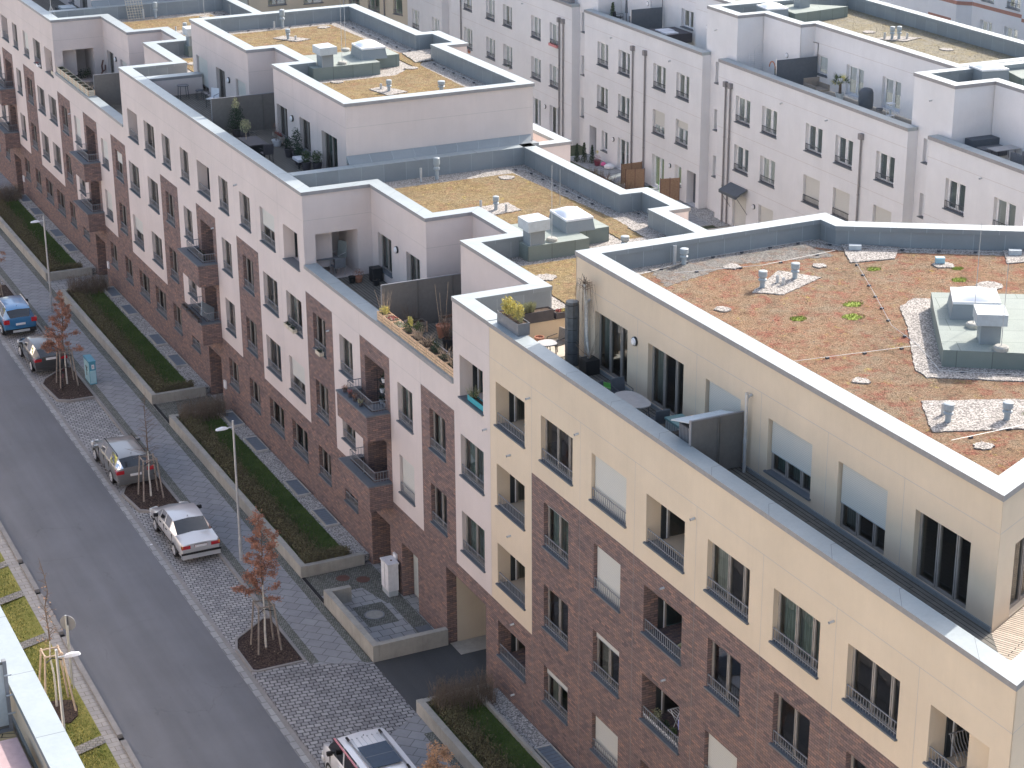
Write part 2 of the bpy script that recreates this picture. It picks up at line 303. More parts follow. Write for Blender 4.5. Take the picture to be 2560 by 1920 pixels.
simple('water_tank', (0.10, 0.11, 0.12), 0.5, 0.4, 0, 0.2, 6, 0.5); simple('green_plastic', (0.22, 0.55, 0.16), 0.4); simple('tarp_teal', (0.20, 0.33, 0.33), 0.5)
simple('box_pale', (0.50, 0.54, 0.52), 0.5); simple('wicker', (0.30, 0.26, 0.22), 0.85, 0.2, 0, 0.2, 30); simple('wicker_grey', (0.20, 0.20, 0.21), 0.85, 0.2, 0, 0.2, 30)
simple('fence_wicker', (0.33, 0.215, 0.14), 0.9, 0.1, 0, 0.3, 20); simple('iron_rust', (0.16, 0.085, 0.07), 0.8); simple('pink', (0.46, 0.33, 0.33), 0.7); simple('pink_pot', (0.62, 0.26, 0.26), 0.7)
simple('cloth_white', (0.75, 0.74, 0.76), 0.9); simple('cloth_blue', (0.25, 0.28, 0.55), 0.9); simple('fur', (0.55, 0.46, 0.36), 0.95)
simple('brick_red_far', (0.42, 0.22, 0.17), 0.9); simple('interior_teal', (0.16, 0.30, 0.34), 0.6); simple('toy_pink', (0.75, 0.15, 0.35), 0.5); simple('yellow_lamp', (0.8, 0.65, 0.05), 0.5)
def paint(name, c, metal=0.0, rough=0.28):
    t = NT(name, rough, 0.5, metal); t.base(c); t.b.inputs['Coat Weight'].default_value = 1.0; t.b.inputs['Coat Roughness'].default_value = 0.04; MAT[name] = t.m
paint('paint_silver', (0.60, 0.61, 0.63), 0.35); paint('paint_grey', (0.20, 0.205, 0.21), 0.4); paint('paint_darkgrey', (0.055, 0.058, 0.062), 0.3)
paint('paint_blue', (0.04, 0.20, 0.42), 0.3); paint('paint_white', (0.78, 0.78, 0.80)); paint('light_red', (0.45, 0.02, 0.03), 0, 0.15); paint('light_orange', (0.75, 0.25, 0.05), 0, 0.15)
paint('light_clear', (0.75, 0.77, 0.78), 0.2, 0.12); simple('solar_dark', (0.055, 0.085, 0.13), 0.55, 0.25); paint('bike_red', (0.18, 0.02, 0.04), 0, 0.3)
paint('dome', (0.82, 0.82, 0.85), 0, 0.25)

# ---------------------------------------------------------------- mesh accumulator
class MB:
    def __init__(s): s.v = []; s.f = []; s.mi = []; s.uv = []; s.mats = []
    def mat(s, m):
        if m not in s.mats: s.mats.append(m)
        return s.mats.index(m)
    def face(s, pts, m, uv=None):
        b = len(s.v); s.v += [tuple(p) for p in pts]; s.f.append(tuple(range(b, b+len(pts)))); s.mi.append(s.mat(m))
        s.uv.append(uv or [(0.5, 0.5)]*len(pts)); return s
    def box(s, x0, x1, y0, y1, z0, z1, m, T=None):
        P = [(x, y, z) for z in (z0, z1) for y in (y0, y1) for x in (x0, x1)]
        if T is not None: P = [tuple(T @ Vector(p)) for p in P]
        for q in ((0, 2, 3, 1), (4, 5, 7, 6), (0, 1, 5, 4), (1, 3, 7, 5), (3, 2, 6, 7), (2, 0, 4, 6)): s.face([P[i] for i in q], m)
        return s
    def obox(s, cx, cy, z0, z1, lx, ly, rz, m):
        return s.box(-lx/2, lx/2, -ly/2, ly/2, z0, z1, m, Matrix.Translation((cx, cy, 0)) @ Matrix.Rotation(rz, 4, 'Z'))
    def cyl(s, p0, p1, r0, r1=None, n=10, m='steel', caps=True):
        r1 = r0 if r1 is None else r1; p0 = Vector(p0); p1 = Vector(p1); d = p1-p0
        if d.length < 1e-6: return s
        q = d.to_track_quat('Z', 'Y'); a = []; b = []
        for i in range(n):
            c = Vector((math.cos(2*math.pi*i/n), math.sin(2*math.pi*i/n), 0)); a.append(p0+q@(c*r0)); b.append(p1+q@(c*r1))
        for i in range(n):
            j = (i+1) % n; s.face([a[i], a[j], b[j], b[i]], m)
        if caps:
            s.face(a[::-1], m); s.face(b, m)
        return s
    def tube(s, pts, r, n=6, m='steel'):
        for a, b in zip(pts, pts[1:]): s.cyl(a, b, r, r, n, m, True)
        return s
    def lathe(s, prof, cx, cy, n, m):
        for (r0, z0), (r1, z1) in zip(prof, prof[1:]):
            for i in range(n):
                a0 = 2*math.pi*i/n; a1 = 2*math.pi*(i+1)/n
                P = [(cx+r0*math.cos(a0), cy+r0*math.sin(a0), z0), (cx+r0*math.cos(a1), cy+r0*math.sin(a1), z0), (cx+r1*math.cos(a1), cy+r1*math.sin(a1), z1), (cx+r1*math.cos(a0), cy+r1*math.sin(a0), z1)]
                if r0 < 1e-5: P = [P[0], P[2], P[3]]
                elif r1 < 1e-5: P = P[:3]
                s.face(P, m)
        return s
    def prism(s, pts, z0, z1, m, mside=None):
        s.face([(x, y, z1) for x, y in pts], m); s.face([(x, y, z0) for x, y in pts][::-1], m)
        d = 0
        for i, (a, b) in enumerate(zip(pts, pts[1:]+pts[:1])):
            L = math.hypot(b[0]-a[0], b[1]-a[1])
            s.face([(a[0], a[1], z0), (b[0], b[1], z0), (b[0], b[1], z1), (a[0], a[1], z1)], mside or m, [(d, z0), (d+L, z0), (d+L, z1), (d, z1)]); d += L
        return s
    def wallstrip(s, path, z0, z1, m, off=0.0):
        d = off
        for a, b in zip(path, path[1:]):
            L = math.hypot(b[0]-a[0], b[1]-a[1])
            s.face([(a[0], a[1], z0), (b[0], b[1], z0), (b[0], b[1], z1), (a[0], a[1], z1)], m, [(d, 0), (d+L, 0), (d+L, 1), (d, 1)]); d += L
        return s
    def ring(s, path, w, z0, z1, m, closed=False):
        """coping strip: path is the outer edge, w>0 offsets to the left of travel"""
        inner = offset(path, w, closed); n = len(path); d = 0
        idx = range(n if closed else n-1)
        for i in idx:
            j = (i+1) % n; a, b, c, e = path[i], path[j], inner[j], inner[i]; L = math.hypot(b[0]-a[0], b[1]-a[1])
            uv = [(d, 0), (d+L, 0), (d+L, 1), (d, 1)]
            mo, mi_ = ('coping_edge', 'cladding') if m == 'coping' else (m, m)
            s.face([(*a, z1), (*b, z1), (*c, z1), (*e, z1)], m, uv); s.face([(*a, z0), (*b, z0), (*b, z1), (*a, z1)], mo, uv)
            s.face([(*e, z0), (*c, z0), (*c, z1), (*e, z1)], mi_, uv); s.face([(*a, z0), (*e, z0), (*c, z0), (*b, z0)], m, uv); d += L
        if not closed:
            for i in (0, n-1): s.face([(*path[i], z0), (*inner[i], z0), (*inner[i], z1), (*path[i], z1)], m)
        return s
    def build(s, name, parent=None, local=False, smooth=False, weld=False):
        if name in SPLITN and len(s.f) > 1:
            # pieces that do not touch become objects of their own
            root = list(range(len(s.f)))
            def find(i):
                while root[i] != i: root[i] = root[root[i]]; i = root[i]
                return i
            seen = {}
            for fi, f in enumerate(s.f):
                for vi in f:
                    k = tuple(round(c, 3) for c in s.v[vi]); k2 = seen.setdefault(k, fi)
                    a, b = find(fi), find(k2)
                    if a != b: root[a] = b
            grp = {}
            for fi in range(len(s.f)): grp.setdefault(find(fi), []).append(fi)
            if len(grp) > 1:
                last = None
                for g in grp.values():
                    q = MB()
                    for fi in g: q.face([s.v[vi] for vi in s.f[fi]], s.mats[s.mi[fi]], s.uv[fi])
                    last = q._build(name, parent, local, smooth, weld)
                return last
        return s._build(name, parent, local, smooth, weld)
    def _build(s, name, parent=None, local=False, smooth=False, weld=False):
        me = bpy.data.meshes.new(name)
        V = s.v
        if parent is not None and not local:
            inv = parent['_inv']; V = [tuple(inv @ Vector(p)) for p in V]
        me.from_pydata(V, [], s.f); uvl = me.uv_layers.new(name='UVMap'); k = 0
        flat = []
        for u in s.uv:
            for a in u: flat += [a[0], a[1]]
        uvl.data.foreach_set('uv', flat)
        for m_ in s.mats: me.materials.append(MAT[m_])
        me.polygons.foreach_set('material_index', s.mi)
        if weld or smooth:
            bm = bmesh.new(); bm.from_mesh(me); bmesh.ops.remove_doubles(bm, verts=bm.verts, dist=0.0004)
            bmesh.ops.recalc_face_normals(bm, faces=bm.faces); bm.to_mesh(me); bm.free()
        if smooth: me.polygons.foreach_set('use_smooth', [True]*len(me.polygons))
        me.update(); me.validate()
        return put(name, me, parent)
SPLITN = {'side_window', 'bumper', 'door_seam', 'rendered_wall', 'brick_wall', 'brick_band', 'coping', 'parapet_lining', 'garden_wall', 'wall', 'terrace_deck'}
def put(name, me, parent=None, loc=None, rz=None):
    o = bpy.data.objects.new(name, me); col.objects.link(o)
    if parent is not None: o.parent = parent if not isinstance(parent, Thing) else parent.o
    if loc is not None: o.location = loc
    if rz is not None: o.rotation_euler = (0, 0, rz)
    return o
class Thing:
    """an Empty at the base of a thing; parts are built in world coordinates and converted"""
    def __init__(s, name, label, cat, loc=(0, 0, 0), rz=0.0, group=None):
        s.o = bpy.data.objects.new(name, None); col.objects.link(s.o); s.o.empty_display_size = 0.2
        s.o.location = loc; s.o.rotation_euler = (0, 0, rz); s.o['label'] = label; s.o['category'] = cat
        if group: s.o['group'] = group
        s.M = Matrix.Translation(loc) @ Matrix.Rotation(rz, 4, 'Z'); s.inv = s.M.inverted()
    def __getitem__(s, k): return s.inv
class Sub:
    """wrap a child object so that sub-parts can be built in world coordinates under it"""
    def __init__(s, o, inv): s.o = o; s.inv = inv
    def __getitem__(s, k): return s.inv
_put = put
def put(name, me, parent=None, loc=None, rz=None):
    o = bpy.data.objects.new(name, me); col.objects.link(o)
    if parent is not None: o.parent = parent.o if isinstance(parent, (Thing, Sub)) else parent
    if loc is not None: o.location = loc
    if rz is not None: o.rotation_euler = (0, 0, rz)
    return o
def tag(o, label, cat, group=None):
    o['label'] = label; o['category'] = cat
    if group: o['group'] = group
    return o
def struct(o): o['kind'] = 'structure'; return o
def offset(path, w, closed):
    n = len(path); out = []
    for i in range(n):
        a = path[i-1] if (i > 0 or closed) else None; b = path[i]; c = path[(i+1) % n] if (i < n-1 or closed) else None
        ns = []
        for p, q in ((a, b), (b, c)):
            if p is None or q is None: continue
            d = Vector((q[0]-p[0], q[1]-p[1])).normalized(); ns.append(Vector((-d.y, d.x)))
        if len(ns) == 1: k = ns[0]*w
        else:
            mm = (ns[0]+ns[1]); k = mm * (w/max(0.2, mm.dot(ns[0])))
        out.append((b[0]+k.x, b[1]+k.y))
    return out

# ---------------------------------------------------------------- walls with openings
def FU(F): return Vector((math.cos(F[2]), math.sin(F[2]), 0))
def FN(F): return Vector((-math.sin(F[2]), math.cos(F[2]), 0))
def fp(F, u, n, z): 
    p = Vector((F[0], F[1], 0)) + FU(F)*u + FN(F)*n; return (p.x, p.y, z)
WNAME = {'brick': 'brick_wall', 'render_yellow': 'rendered_wall', 'render_cream': 'rendered_wall', 'render_white': 'rendered_wall', 'render_beige': 'rendered_wall', 'brick_red_far': 'brick_band'}
def gridwall(parent, F, regions, holes):
    us = sorted(set([round(v, 3) for r in regions for v in r[:2]] + [round(v, 3) for h in holes for v in h[:2]]))
    zs = sorted(set([round(v, 3) for r in regions for v in r[2:4]] + [round(v, 3) for h in holes for v in h[2:4]]))
    mbs = {}
    def reg(u, z):
        k = None
        for r in regions:
            if r[0] < u < r[1] and r[2] < z < r[3]: k = r[4]
        return k
    for a, b in zip(us, us[1:]):
        for c, d in zip(zs, zs[1:]):
            u = (a+b)/2; z = (c+d)/2; m_ = reg(u, z)
            if m_ is None or any(h[0] < u < h[1] and h[2] < z < h[3] for h in holes): continue
            mbs.setdefault(m_, MB()).face([fp(F, a, 0, c), fp(F, b, 0, c), fp(F, b, 0, d), fp(F, a, 0, d)], m_)
    for h in holes:
        a, b, c, d, dep = h[:5]; m_ = reg((a+b)/2, (c+d)/2) or regions[0][4]
        if len(h) > 5 and h[5]: m_ = h[5]
        q = mbs.setdefault(m_, MB())
        q.face([fp(F, a, 0, c), fp(F, a, dep, c), fp(F, a, dep, d), fp(F, a, 0, d)], m_)
        q.face([fp(F, b, 0, c), fp(F, b, 0, d), fp(F, b, dep, d), fp(F, b, dep, c)], m_)
        q.face([fp(F, a, 0, d), fp(F, a, dep, d), fp(F, b, dep, d), fp(F, b, 0, d)], m_)
        q.face([fp(F, a, 0, c), fp(F, b, 0, c), fp(F, b, dep, c), fp(F, a, dep, c)], m_)
        if len(h) > 6 and h[6]: q.face([fp(F, a, dep, c), fp(F, b, dep, c), fp(F, b, dep, d), fp(F, a, dep, d)], m_)
    for m_, q in mbs.items(): q.build(WNAME.get(m_, 'wall'), parent)

CACHE = {}
def cached(key, fn):
    if key not in CACHE:
        o = fn(); CACHE[key] = o.data; bpy.data.objects.remove(o)
    return CACHE[key]
def mkmesh(mb, name): return mb.build(name, None, True)
SPLIT = lambda w: [0.42, 0.78] if w > 2.05 else ([0.5] if w > 1.25 else [])
def win(parent, F, u0, u1, z0, z1, kind='brown', sh=0.0, rail=True, sill=True, dep=0.16, cur=None, split=None, door=False):
    w = round(u1-u0, 2); h = round(z1-z0, 2); wf = kind == 'white'; fm = 'frame_white' if kind == 'white' else 'frame_brown'
    sp = SPLIT(w) if split is None else split; key = (w, h, kind, dep, tuple(sp), door)
    def frame():
        q = MB(); t = 0.105 if wf else 0.065; y0, y1 = dep, dep+0.07
        q.box(-w/2, -w/2+t+0.03, y0, y1, 0, h, fm); q.box(w/2-t, w/2, y0, y1, 0, h, fm)
        q.box(-w/2+t+0.03, w/2-t, y0, y1, h-t-0.02, h, fm); q.box(-w/2+t+0.03, w/2-t, y0, y1, 0, t+(0.03 if door else 0.01), fm)
        for s_ in sp:
            mw = 0.105 if kind == 'white' else 0.06; x = -w/2+s_*w
            q.box(x-mw, x+mw, y0-0.012, y1+0.01, t, h-t, fm)
            q.box(x-0.006, x+0.006, y0-0.016, y0-0.010, t, h-t, 'rubber')
        return q.build('window', None, True)
    nm = 'balcony_door' if door else 'window'
    base = fp(F, (u0+u1)/2, 0, z0)
    L = parent.inv @ Vector(base); rz = F[2]-parent.o.rotation_euler.z
    o = put(nm, cached(('fr',)+key, frame), parent, L, rz)
    def pane():
        q = MB(); q.face([(-w/2+.06, dep+.035, .05), (w/2-.06, dep+.035, .05), (w/2-.06, dep+.035, h-.06), (-w/2+.06, dep+.035, h-.06)], 'glass'); return q.build('pane', None, True)
    put('pane', cached(('pn',)+key, pane), o)
    if sill:
        def sl():
            q = MB(); q.box(-w/2+0.002, w/2-0.002, 0.002, dep, 0.002, 0.02, 'sill_metal'); q.box(-w/2-0.05, w/2+0.05, -0.07, 0.001, -0.035, 0.018, 'sill_metal'); return q.build('sill', None, True)
        put('sill', cached(('sl', w, dep), sl), o)
    if rail:
        def rl():
            rm = 'rail_dark' if kind == 'white' else 'rail_grey'; q = MB(); y = 0.035; a = -w/2+0.012; b = w/2-0.012
            q.box(a, b, y-.012, y+.012, 0.40, 0.43, rm); q.box(a, b, y-.012, y+.012, 0.10, 0.125, rm)
            n = max(3, int(w/0.12))
            for i in range(n+1):
                x = a+0.01+(b-a-0.02)*i/n; q.box(x-.008, x+.008, y-.008, y+.008, 0.02, 0.40, rm)
            return q.build('railing', None, True)
        put('railing', cached(('rl', w, kind), rl), o)
    if sh > 0:
        sh = min(1.0, sh); zb = h*(1-sh)
        def st():
            mm_ = 'shutter'; q = MB(); q.box(-w/2+.05, w/2-.005, dep-.05, dep-.03, zb, h-.002, mm_); q.box(-w/2+.05, w/2-.005, dep-.055, dep-.025, zb-0.03 if zb > .05 else zb, zb, 'zinc_blue'); return q.build('roller_shutter', None, True)
        put('roller_shutter', cached(('st', w, h, round(sh, 2), dep), st), o)
    if cur is None: cur = rnd.random()*(.5 if wf else 1)
    if wf and cur > .9: cur = .2
    if cur and cur > 0.30 and sh < 0.95:
        v = int(cur*1000) % 4; cm = ['curtain_white', 'curtain_sand', 'curtain_teal', 'curtain_white'][v]
        def ct():
            q = MB(); y = dep+0.16; spans = {0: [(-.46, -.22)], 1: [(-.46, -.1), (.2, .46)], 2: [(-.46, .46)], 3: [(-.46, -.28), (.3, .46)]}[v]
            for a, b in spans:
                n = 14
                for i in range(n):
                    xa = (a+(b-a)*i/n)*w; xb = (a+(b-a)*(i+1)/n)*w
                    q.face([(xa, y+.03*(i % 2), .05), (xb, y+.03*((i+1) % 2), .05), (xb, y+.03*((i+1) % 2), h-.05), (xa, y+.03*(i % 2), h-.05)], cm)
            return q.build('curtain', None, True)
        put('curtain', cached(('ct', w, h, v, dep), ct), o)
    return o

def loggia(parent, F, u0, u1, z0, z1, variant='dark', rail=True, lowrail=True, depth=1.5):
    """fittings of a loggia opening: sill on the parapet, railing, glazed door in its side wall"""
    w = u1-u0
    q = MB()
    sm = {'dark': 'dark_room', 'teal': 'interior_teal', 'tan': 'curtain_sand'}[variant]  # tan panel colour stands in for the wall mirrored in the door glass
    a = u0+0.004
    def bx(x0, x1, y0, y1, za, zb, m_):
        P = [fp(F, x, y, z) for z in (za, zb) for y in (y0, y1) for x in (x0, x1)]
        for k in ((0, 2, 3, 1), (4, 5, 7, 6), (0, 1, 5, 4), (1, 3, 7, 5), (3, 2, 6, 7), (2, 0, 4, 6)): q.face([P[i] for i in k], m_)
    h = z1-z0
    bx(a, a+.06, .5, .66, z0+.02, z1-.01, 'ink'); bx(a, a+.07, .66, .70, z0+.02, z1-.01, 'frame_white'); bx(a, a+.05, .70, .78, z0+.02, z1-.01, 'frame_brown')
    bx(a, a+.012, .78, depth-.02, z0+.02, z1-.01, sm)
    bx(a+.3, u1-.05, depth-.06, depth-.01, z0+.02, z1-.01, 'frame_brown')
    o = q.build('balcony_door', parent); S = Sub(o, parent.inv)
    g = MB(); g.face([fp(F, a+.03, .78, z0+.05), fp(F, a+.03, depth-.06, z0+.05), fp(F, a+.03, depth-.06, z1-.05), fp(F, a+.03, .78, z1-.05)], 'glass'); 
    g.face([fp(F, a+.35, depth-.07, z0+.05), fp(F, u1-.1, depth-.07, z0+.05), fp(F, u1-.1, depth-.07, z1-.05), fp(F, a+.35, depth-.07, z1-.05)], 'glass'); g.build('pane', S)
    q = MB(); bx(u0-.05, u1+.05, -.07, -.001, z0-.035, z0+.018, 'sill_metal'); bx(u0+.002, u1-.002, 0, .40, z0+.002, z0+.02, 'sill_metal'); q.build('sill', parent)
    if rail:
        q = MB(); bx(u0+.01, u1-.01, .05, .075, z0+.42, z0+.45, 'rail_grey'); bx(u0+.01, u1-.01, .05, .075, z0+.10, z0+.125, 'rail_grey')
        n = int(w/0.12)
        for i in range(n+1):
            x = u0+.02+(w-.04)*i/n; bx(x-.008, x+.008, .055, .07, z0+.02, z0+.42, 'rail_grey')
        q.build('railing', parent)

def joints(parent, F, segs):
    q = MB()
    for (u0, u1, z0, z1) in segs:
        if abs(u1-u0) < 1e-6: u0 -= .009; u1 += .009
        if abs(z1-z0) < 1e-6: z0 -= .009; z1 += .009
        q.face([fp(F, u0, -.002, z0), fp(F, u1, -.002, z0), fp(F, u1, -.002, z1), fp(F, u0, -.002, z1)], 'render_sill_shade')
    q.build('joint_lines', parent)

FF = (26.5, 0.0, R(-90))           # street facade: u = -y
ROWS = {4: (10.70, 12.29), 3: (7.68, 9.29), 2: (4.68, 6.28), 1: (1.85, 3.24)}
def facade(parent, y0, y1, regs, cols, tops, ground_holes=()):
    """regs: (ya,yb,z0,z1,mat); cols: (ya,yb,row,opts)"""
    regions = [(-b, -a, z0, z1, m_) for a, b, z0, z1, m_ in regs]
    holes = []
    for a, b, r, o in cols:
        z0, z1 = ROWS[r] if isinstance(r, int) else r
        if o.get('log'): holes.append((-b, -a, z0, z1, 1.5, None, True))
        elif o.get('balc'): holes.append((-b, -a, z0-.55, z1, 1.4, None, True))
        else: holes.append((-b, -a, z0, z1, o.get('dep', .16)+.08))
    holes += [(-b, -a, z0, z1, d, mm_, back) for a, b, z0, z1, d, mm_, back in ground_holes]
    gridwall(parent, FF, regions, holes)
    for a, b, r, o in cols:
        z0, z1 = ROWS[r] if isinstance(r, int) else r
        if o.get('log'): loggia(parent, FF, -b, -a, z0, z1, o['log'], o.get('rail', True))
        elif o.get('balc'): continue
        else: win(parent, FF, -b, -a, z0, z1, 'brown', o.get('sh', 0), cur=o.get('cur'))

def spouts(parent, F, pts):
    for u, z in pts:
        q = MB(); a = Vector(fp(F, u, 0.0, z)); b = Vector(fp(F, u-.03, -.13, z-.03)); q.cyl(a, b, .036, .036, 10, 'galv'); 
        c = Vector(fp(F, u-.035, -.15, z-.034)); q.cyl(b, c, .038, .038, 10, 'rail_grey'); q.build('overflow_spout', parent)
def wall_lamp(parent, F, u, z, dark=True, r=.13):
    q = MB(); q.cyl(fp(F, u, 0.0, z), fp(F, u, -.07, z), r+.02, r+.02, 18, 'ink'); o = q.build('wall_lamp', parent)
    g = MB(); g.cyl(fp(F, u, -.07, z), fp(F, u, -.12, z), r, r*.7, 18, 'plastic_white'); g.build('lamp_shade', Sub(o, parent.inv))
def vent(parent, x, y, z, h=.55, r=.10, kind='cowl'):
    q = MB()
    if kind == 'cowl': q.lathe([(r*.75, z), (r*.75, z+h*.42), (r*1.25, z+h*.46), (r*1.25, z+h*.54), (r*.9, z+h*.6), (r*1.3, z+h*.72), (r*1.3, z+h), (r*.9, z+h*1.03), (0, z+h*1.03)], x, y, 14, 'zinc_blue')
    else:
        q.lathe([(r*.7, z), (r*.7, z+h), (r*.55, z+h), (r*.55, z+h-.02), (0, z+h-.02)], x, y, 10, 'galv')
    q.build('vent_pipe', parent, smooth=False)
def rod(parent, x, y, z, h, base=True):
    q = MB()
    if base: q.lathe([(.22, z+.004), (.22, z+.1), (.17, z+.14), (0, z+.14)], x, y, 16, 'concrete')
    q.cyl((x, y, z), (x, y, z+h), .012, .008, 6, 'galv'); q.build('lightning_rod', parent)
def skylight(parent, pts, z0, z1, bulge=.22):
    cx = sum(p[0] for p in pts)/4; cy = sum(p[1] for p in pts)/4
    q = MB(); out = [(cx+(x-cx)*1.12, cy+(y-cy)*1.12) for x, y in pts]
    for i in range(4):
        j = (i+1) % 4; q.face([(*out[i], z0), (*out[j], z0), (*pts[j], z1-.08), (*pts[i], z1-.08)], 'cladding')
    o = q.build('skylight', parent); S = Sub(o, parent.inv)
    f = MB(); f.prism([(cx+(x-cx)*1.03, cy+(y-cy)*1.03) for x, y in pts], z1-.08, z1, 'plastic_white'); f.build('skylight_frame', S)
    d = MB(); n = 10
    def P(i, j):
        s_, t_ = i/n, j/n; a = Vector((*pts[0], 0)); b = Vector((*pts[1], 0)); c = Vector((*pts[2], 0)); e = Vector((*pts[3], 0))
        p = (a*(1-s_)+b*s_)*(1-t_)+(e*(1-s_)+c*s_)*t_; k = (math.sin(math.pi*s_)*math.sin(math.pi*t_))**.55*bulge
        k = 0 if i in (0, n) or j in (0, n) else k
        p = Vector((cx, cy, 0))+(p-Vector((cx, cy, 0)))*.95
        return (p.x, p.y, z1+.004+k)
    for i in range(n):
        for j in range(n): d.face([P(i, j), P(i+1, j), P(i+1, j+1), P(i, j+1)], 'dome')
    d.build('dome', S, smooth=True)
def ventbox(parent, pts, z0, z1, z2):
    cx = sum(p[0] for p in pts)/4; cy = sum(p[1] for p in pts)/4
    q = MB(); q.prism([(cx+(x-cx)*.68, cy+(y-cy)*.68) for x, y in pts], z0, z1+.02, 'cladding'); o = q.build('vent_box', parent)
    g = MB(); g.prism(pts, z1, z2, 'zinc'); g.build('vent_cap', Sub(o, parent.inv))
def patch(parent, pts, z, m_='gravel', name='gravel_patch', th=.035, jit=.025):
    # ragged edge
    out = []
    for a, b in zip(pts, pts[1:]+pts[:1]):
        n = max(2, int(math.hypot(b[0]-a[0], b[1]-a[1])/.12))
        for i in range(n):
            t_ = i/n; out.append((a[0]+(b[0]-a[0])*t_+rnd.uniform(-jit, jit), a[1]+(b[1]-a[1])*t_+rnd.uniform(-jit, jit)))
    MB().prism(out, z, z+th, m_).build(name, parent)
def blob(cx, cy, r, n=14): return [(cx+r*rnd.uniform(.75, 1.15)*math.cos(2*math.pi*i/n), cy+r*rnd.uniform(.75, 1.15)*math.sin(2*math.pi*i/n)) for i in range(n)]
def clamps(parent, pts, z, m_='galv'):
    q = MB()
    for a, b in zip(pts, pts[1:]): q.cyl((*a, z+.06), (*b, z+.06), .006, .006, 5, m_)
    for a, b in zip(pts, pts[1:]):
        L = math.hypot(b[0]-a[0], b[1]-a[1]); n = max(1, int(L/1.1))
        for i in range(n): 
            t_ = (i+.5)/n; x = a[0]+(b[0]-a[0])*t_; y = a[1]+(b[1]-a[1])*t_; q.box(x-.05, x+.05, y-.04, y+.04, z, z+.05, 'rail_dark')
    q.build('lightning_conductor', parent)
def tufts(parent, poly, z, n, mats, seed, h=(.01, .035), avoid=()):
    """loose sedum cushions that break the flat roof surface"""
    r_ = random.Random(seed); xs = [p[0] for p in poly]; ys = [p[1] for p in poly]; q = MB(); k = 0
    def inside(x, y, P):
        c = False
        for (x1, y1), (x2, y2) in zip(P, P[1:]+P[:1]):
            if (y1 > y) != (y2 > y) and x < (x2-x1)*(y-y1)/(y2-y1)+x1: c = not c
        return c
    while k < n:
        x = r_.uniform(min(xs), max(xs)); y = r_.uniform(min(ys), max(ys))
        k += 1
        if not inside(x, y, poly) or any(inside(x, y, a) for a in avoid): continue
        s_ = r_.uniform(.02, .055); hh = r_.uniform(*h); m_ = r_.choice(mats); a0 = r_.uniform(0, 6.28)
        P = [(x+s_*math.cos(a0+i*1.2566)*r_.uniform(.6, 1), y+s_*math.sin(a0+i*1.2566)*r_.uniform(.6, 1), z) for i in range(5)]; top = (x+r_.uniform(-.02, .02), y+r_.uniform(-.02, .02), z+hh)
        for i in range(5): q.face([P[i], P[(i+1) % 5], top], m_)
    q.build('sedum_tufts', parent)

# ---------------------------------------------------------------- the street row
def box_balcony(parent, y0, z_list):
    """y0 = near edge of the strip"""
    for zt in z_list:
        q = MB(); x0 = 25.53; ya, yb = y0+.02, y0+3.25
        q.box(x0, 26.498, ya, ya+.12, zt-1.1, zt-.06, 'brick'); q.box(x0, 26.498, yb-.12, yb, zt-1.1, zt-.06, 'brick'); q.box(x0, x0+.12, ya+.12, yb-.12, zt-1.1, zt-.06, 'brick')
        q.box(x0+.12, 26.498, ya+.12, yb-.12, zt-1.1, zt-.85, 'concrete'); o = q.build('balcony', parent); S = Sub(o, parent.inv)
        c = MB(); c.box(x0-.04, x0+.33, ya-.03, yb+.03, zt-.06, zt, 'sill_metal'); c.box(x0+.33, 26.497, ya-.03, ya+.3, zt-.06, zt, 'sill_metal'); c.box(x0+.33, 26.497, yb-.3, yb+.03, zt-.06, zt, 'sill_metal'); c.build('coping', S)
        r = MB(); xr = x0+.36; yr0 = ya+.28; yr1 = yb-.28
        for zz in (zt+.06, zt+.40):
            r.box(xr-.012, xr+.012, yr0, yr1, zz, zz+.03, 'rail_grey'); r.box(xr, 26.49, yr0-.012, yr0+.012, zz, zz+.03, 'rail_grey'); r.box(xr, 26.49, yr1-.012, yr1+.012, zz, zz+.03, 'rail_grey')
        n = 20
        for i in range(n+1): y = yr0+(yr1-yr0)*i/n; r.box(xr-.008, xr+.008, y-.008, y+.008, zt, zt+.41, 'rail_grey')
        for yy in (yr0, yr1):
            for i in range(5): x = xr+.12+i*.12; r.box(x-.008, x+.008, yy-.008, yy+.008, zt, zt+.41, 'rail_grey')
        r.build('railing', S)
        d = MB(); d.box(27.6, 27.66, y0+.55, y0+2.45, zt-.85, zt+1.5, 'frame_brown'); d.box(27.58, 27.6, y0+.65, y0+2.35, zt-.75, zt+1.4, 'dark_room'); o = d.build('balcony_door', parent)

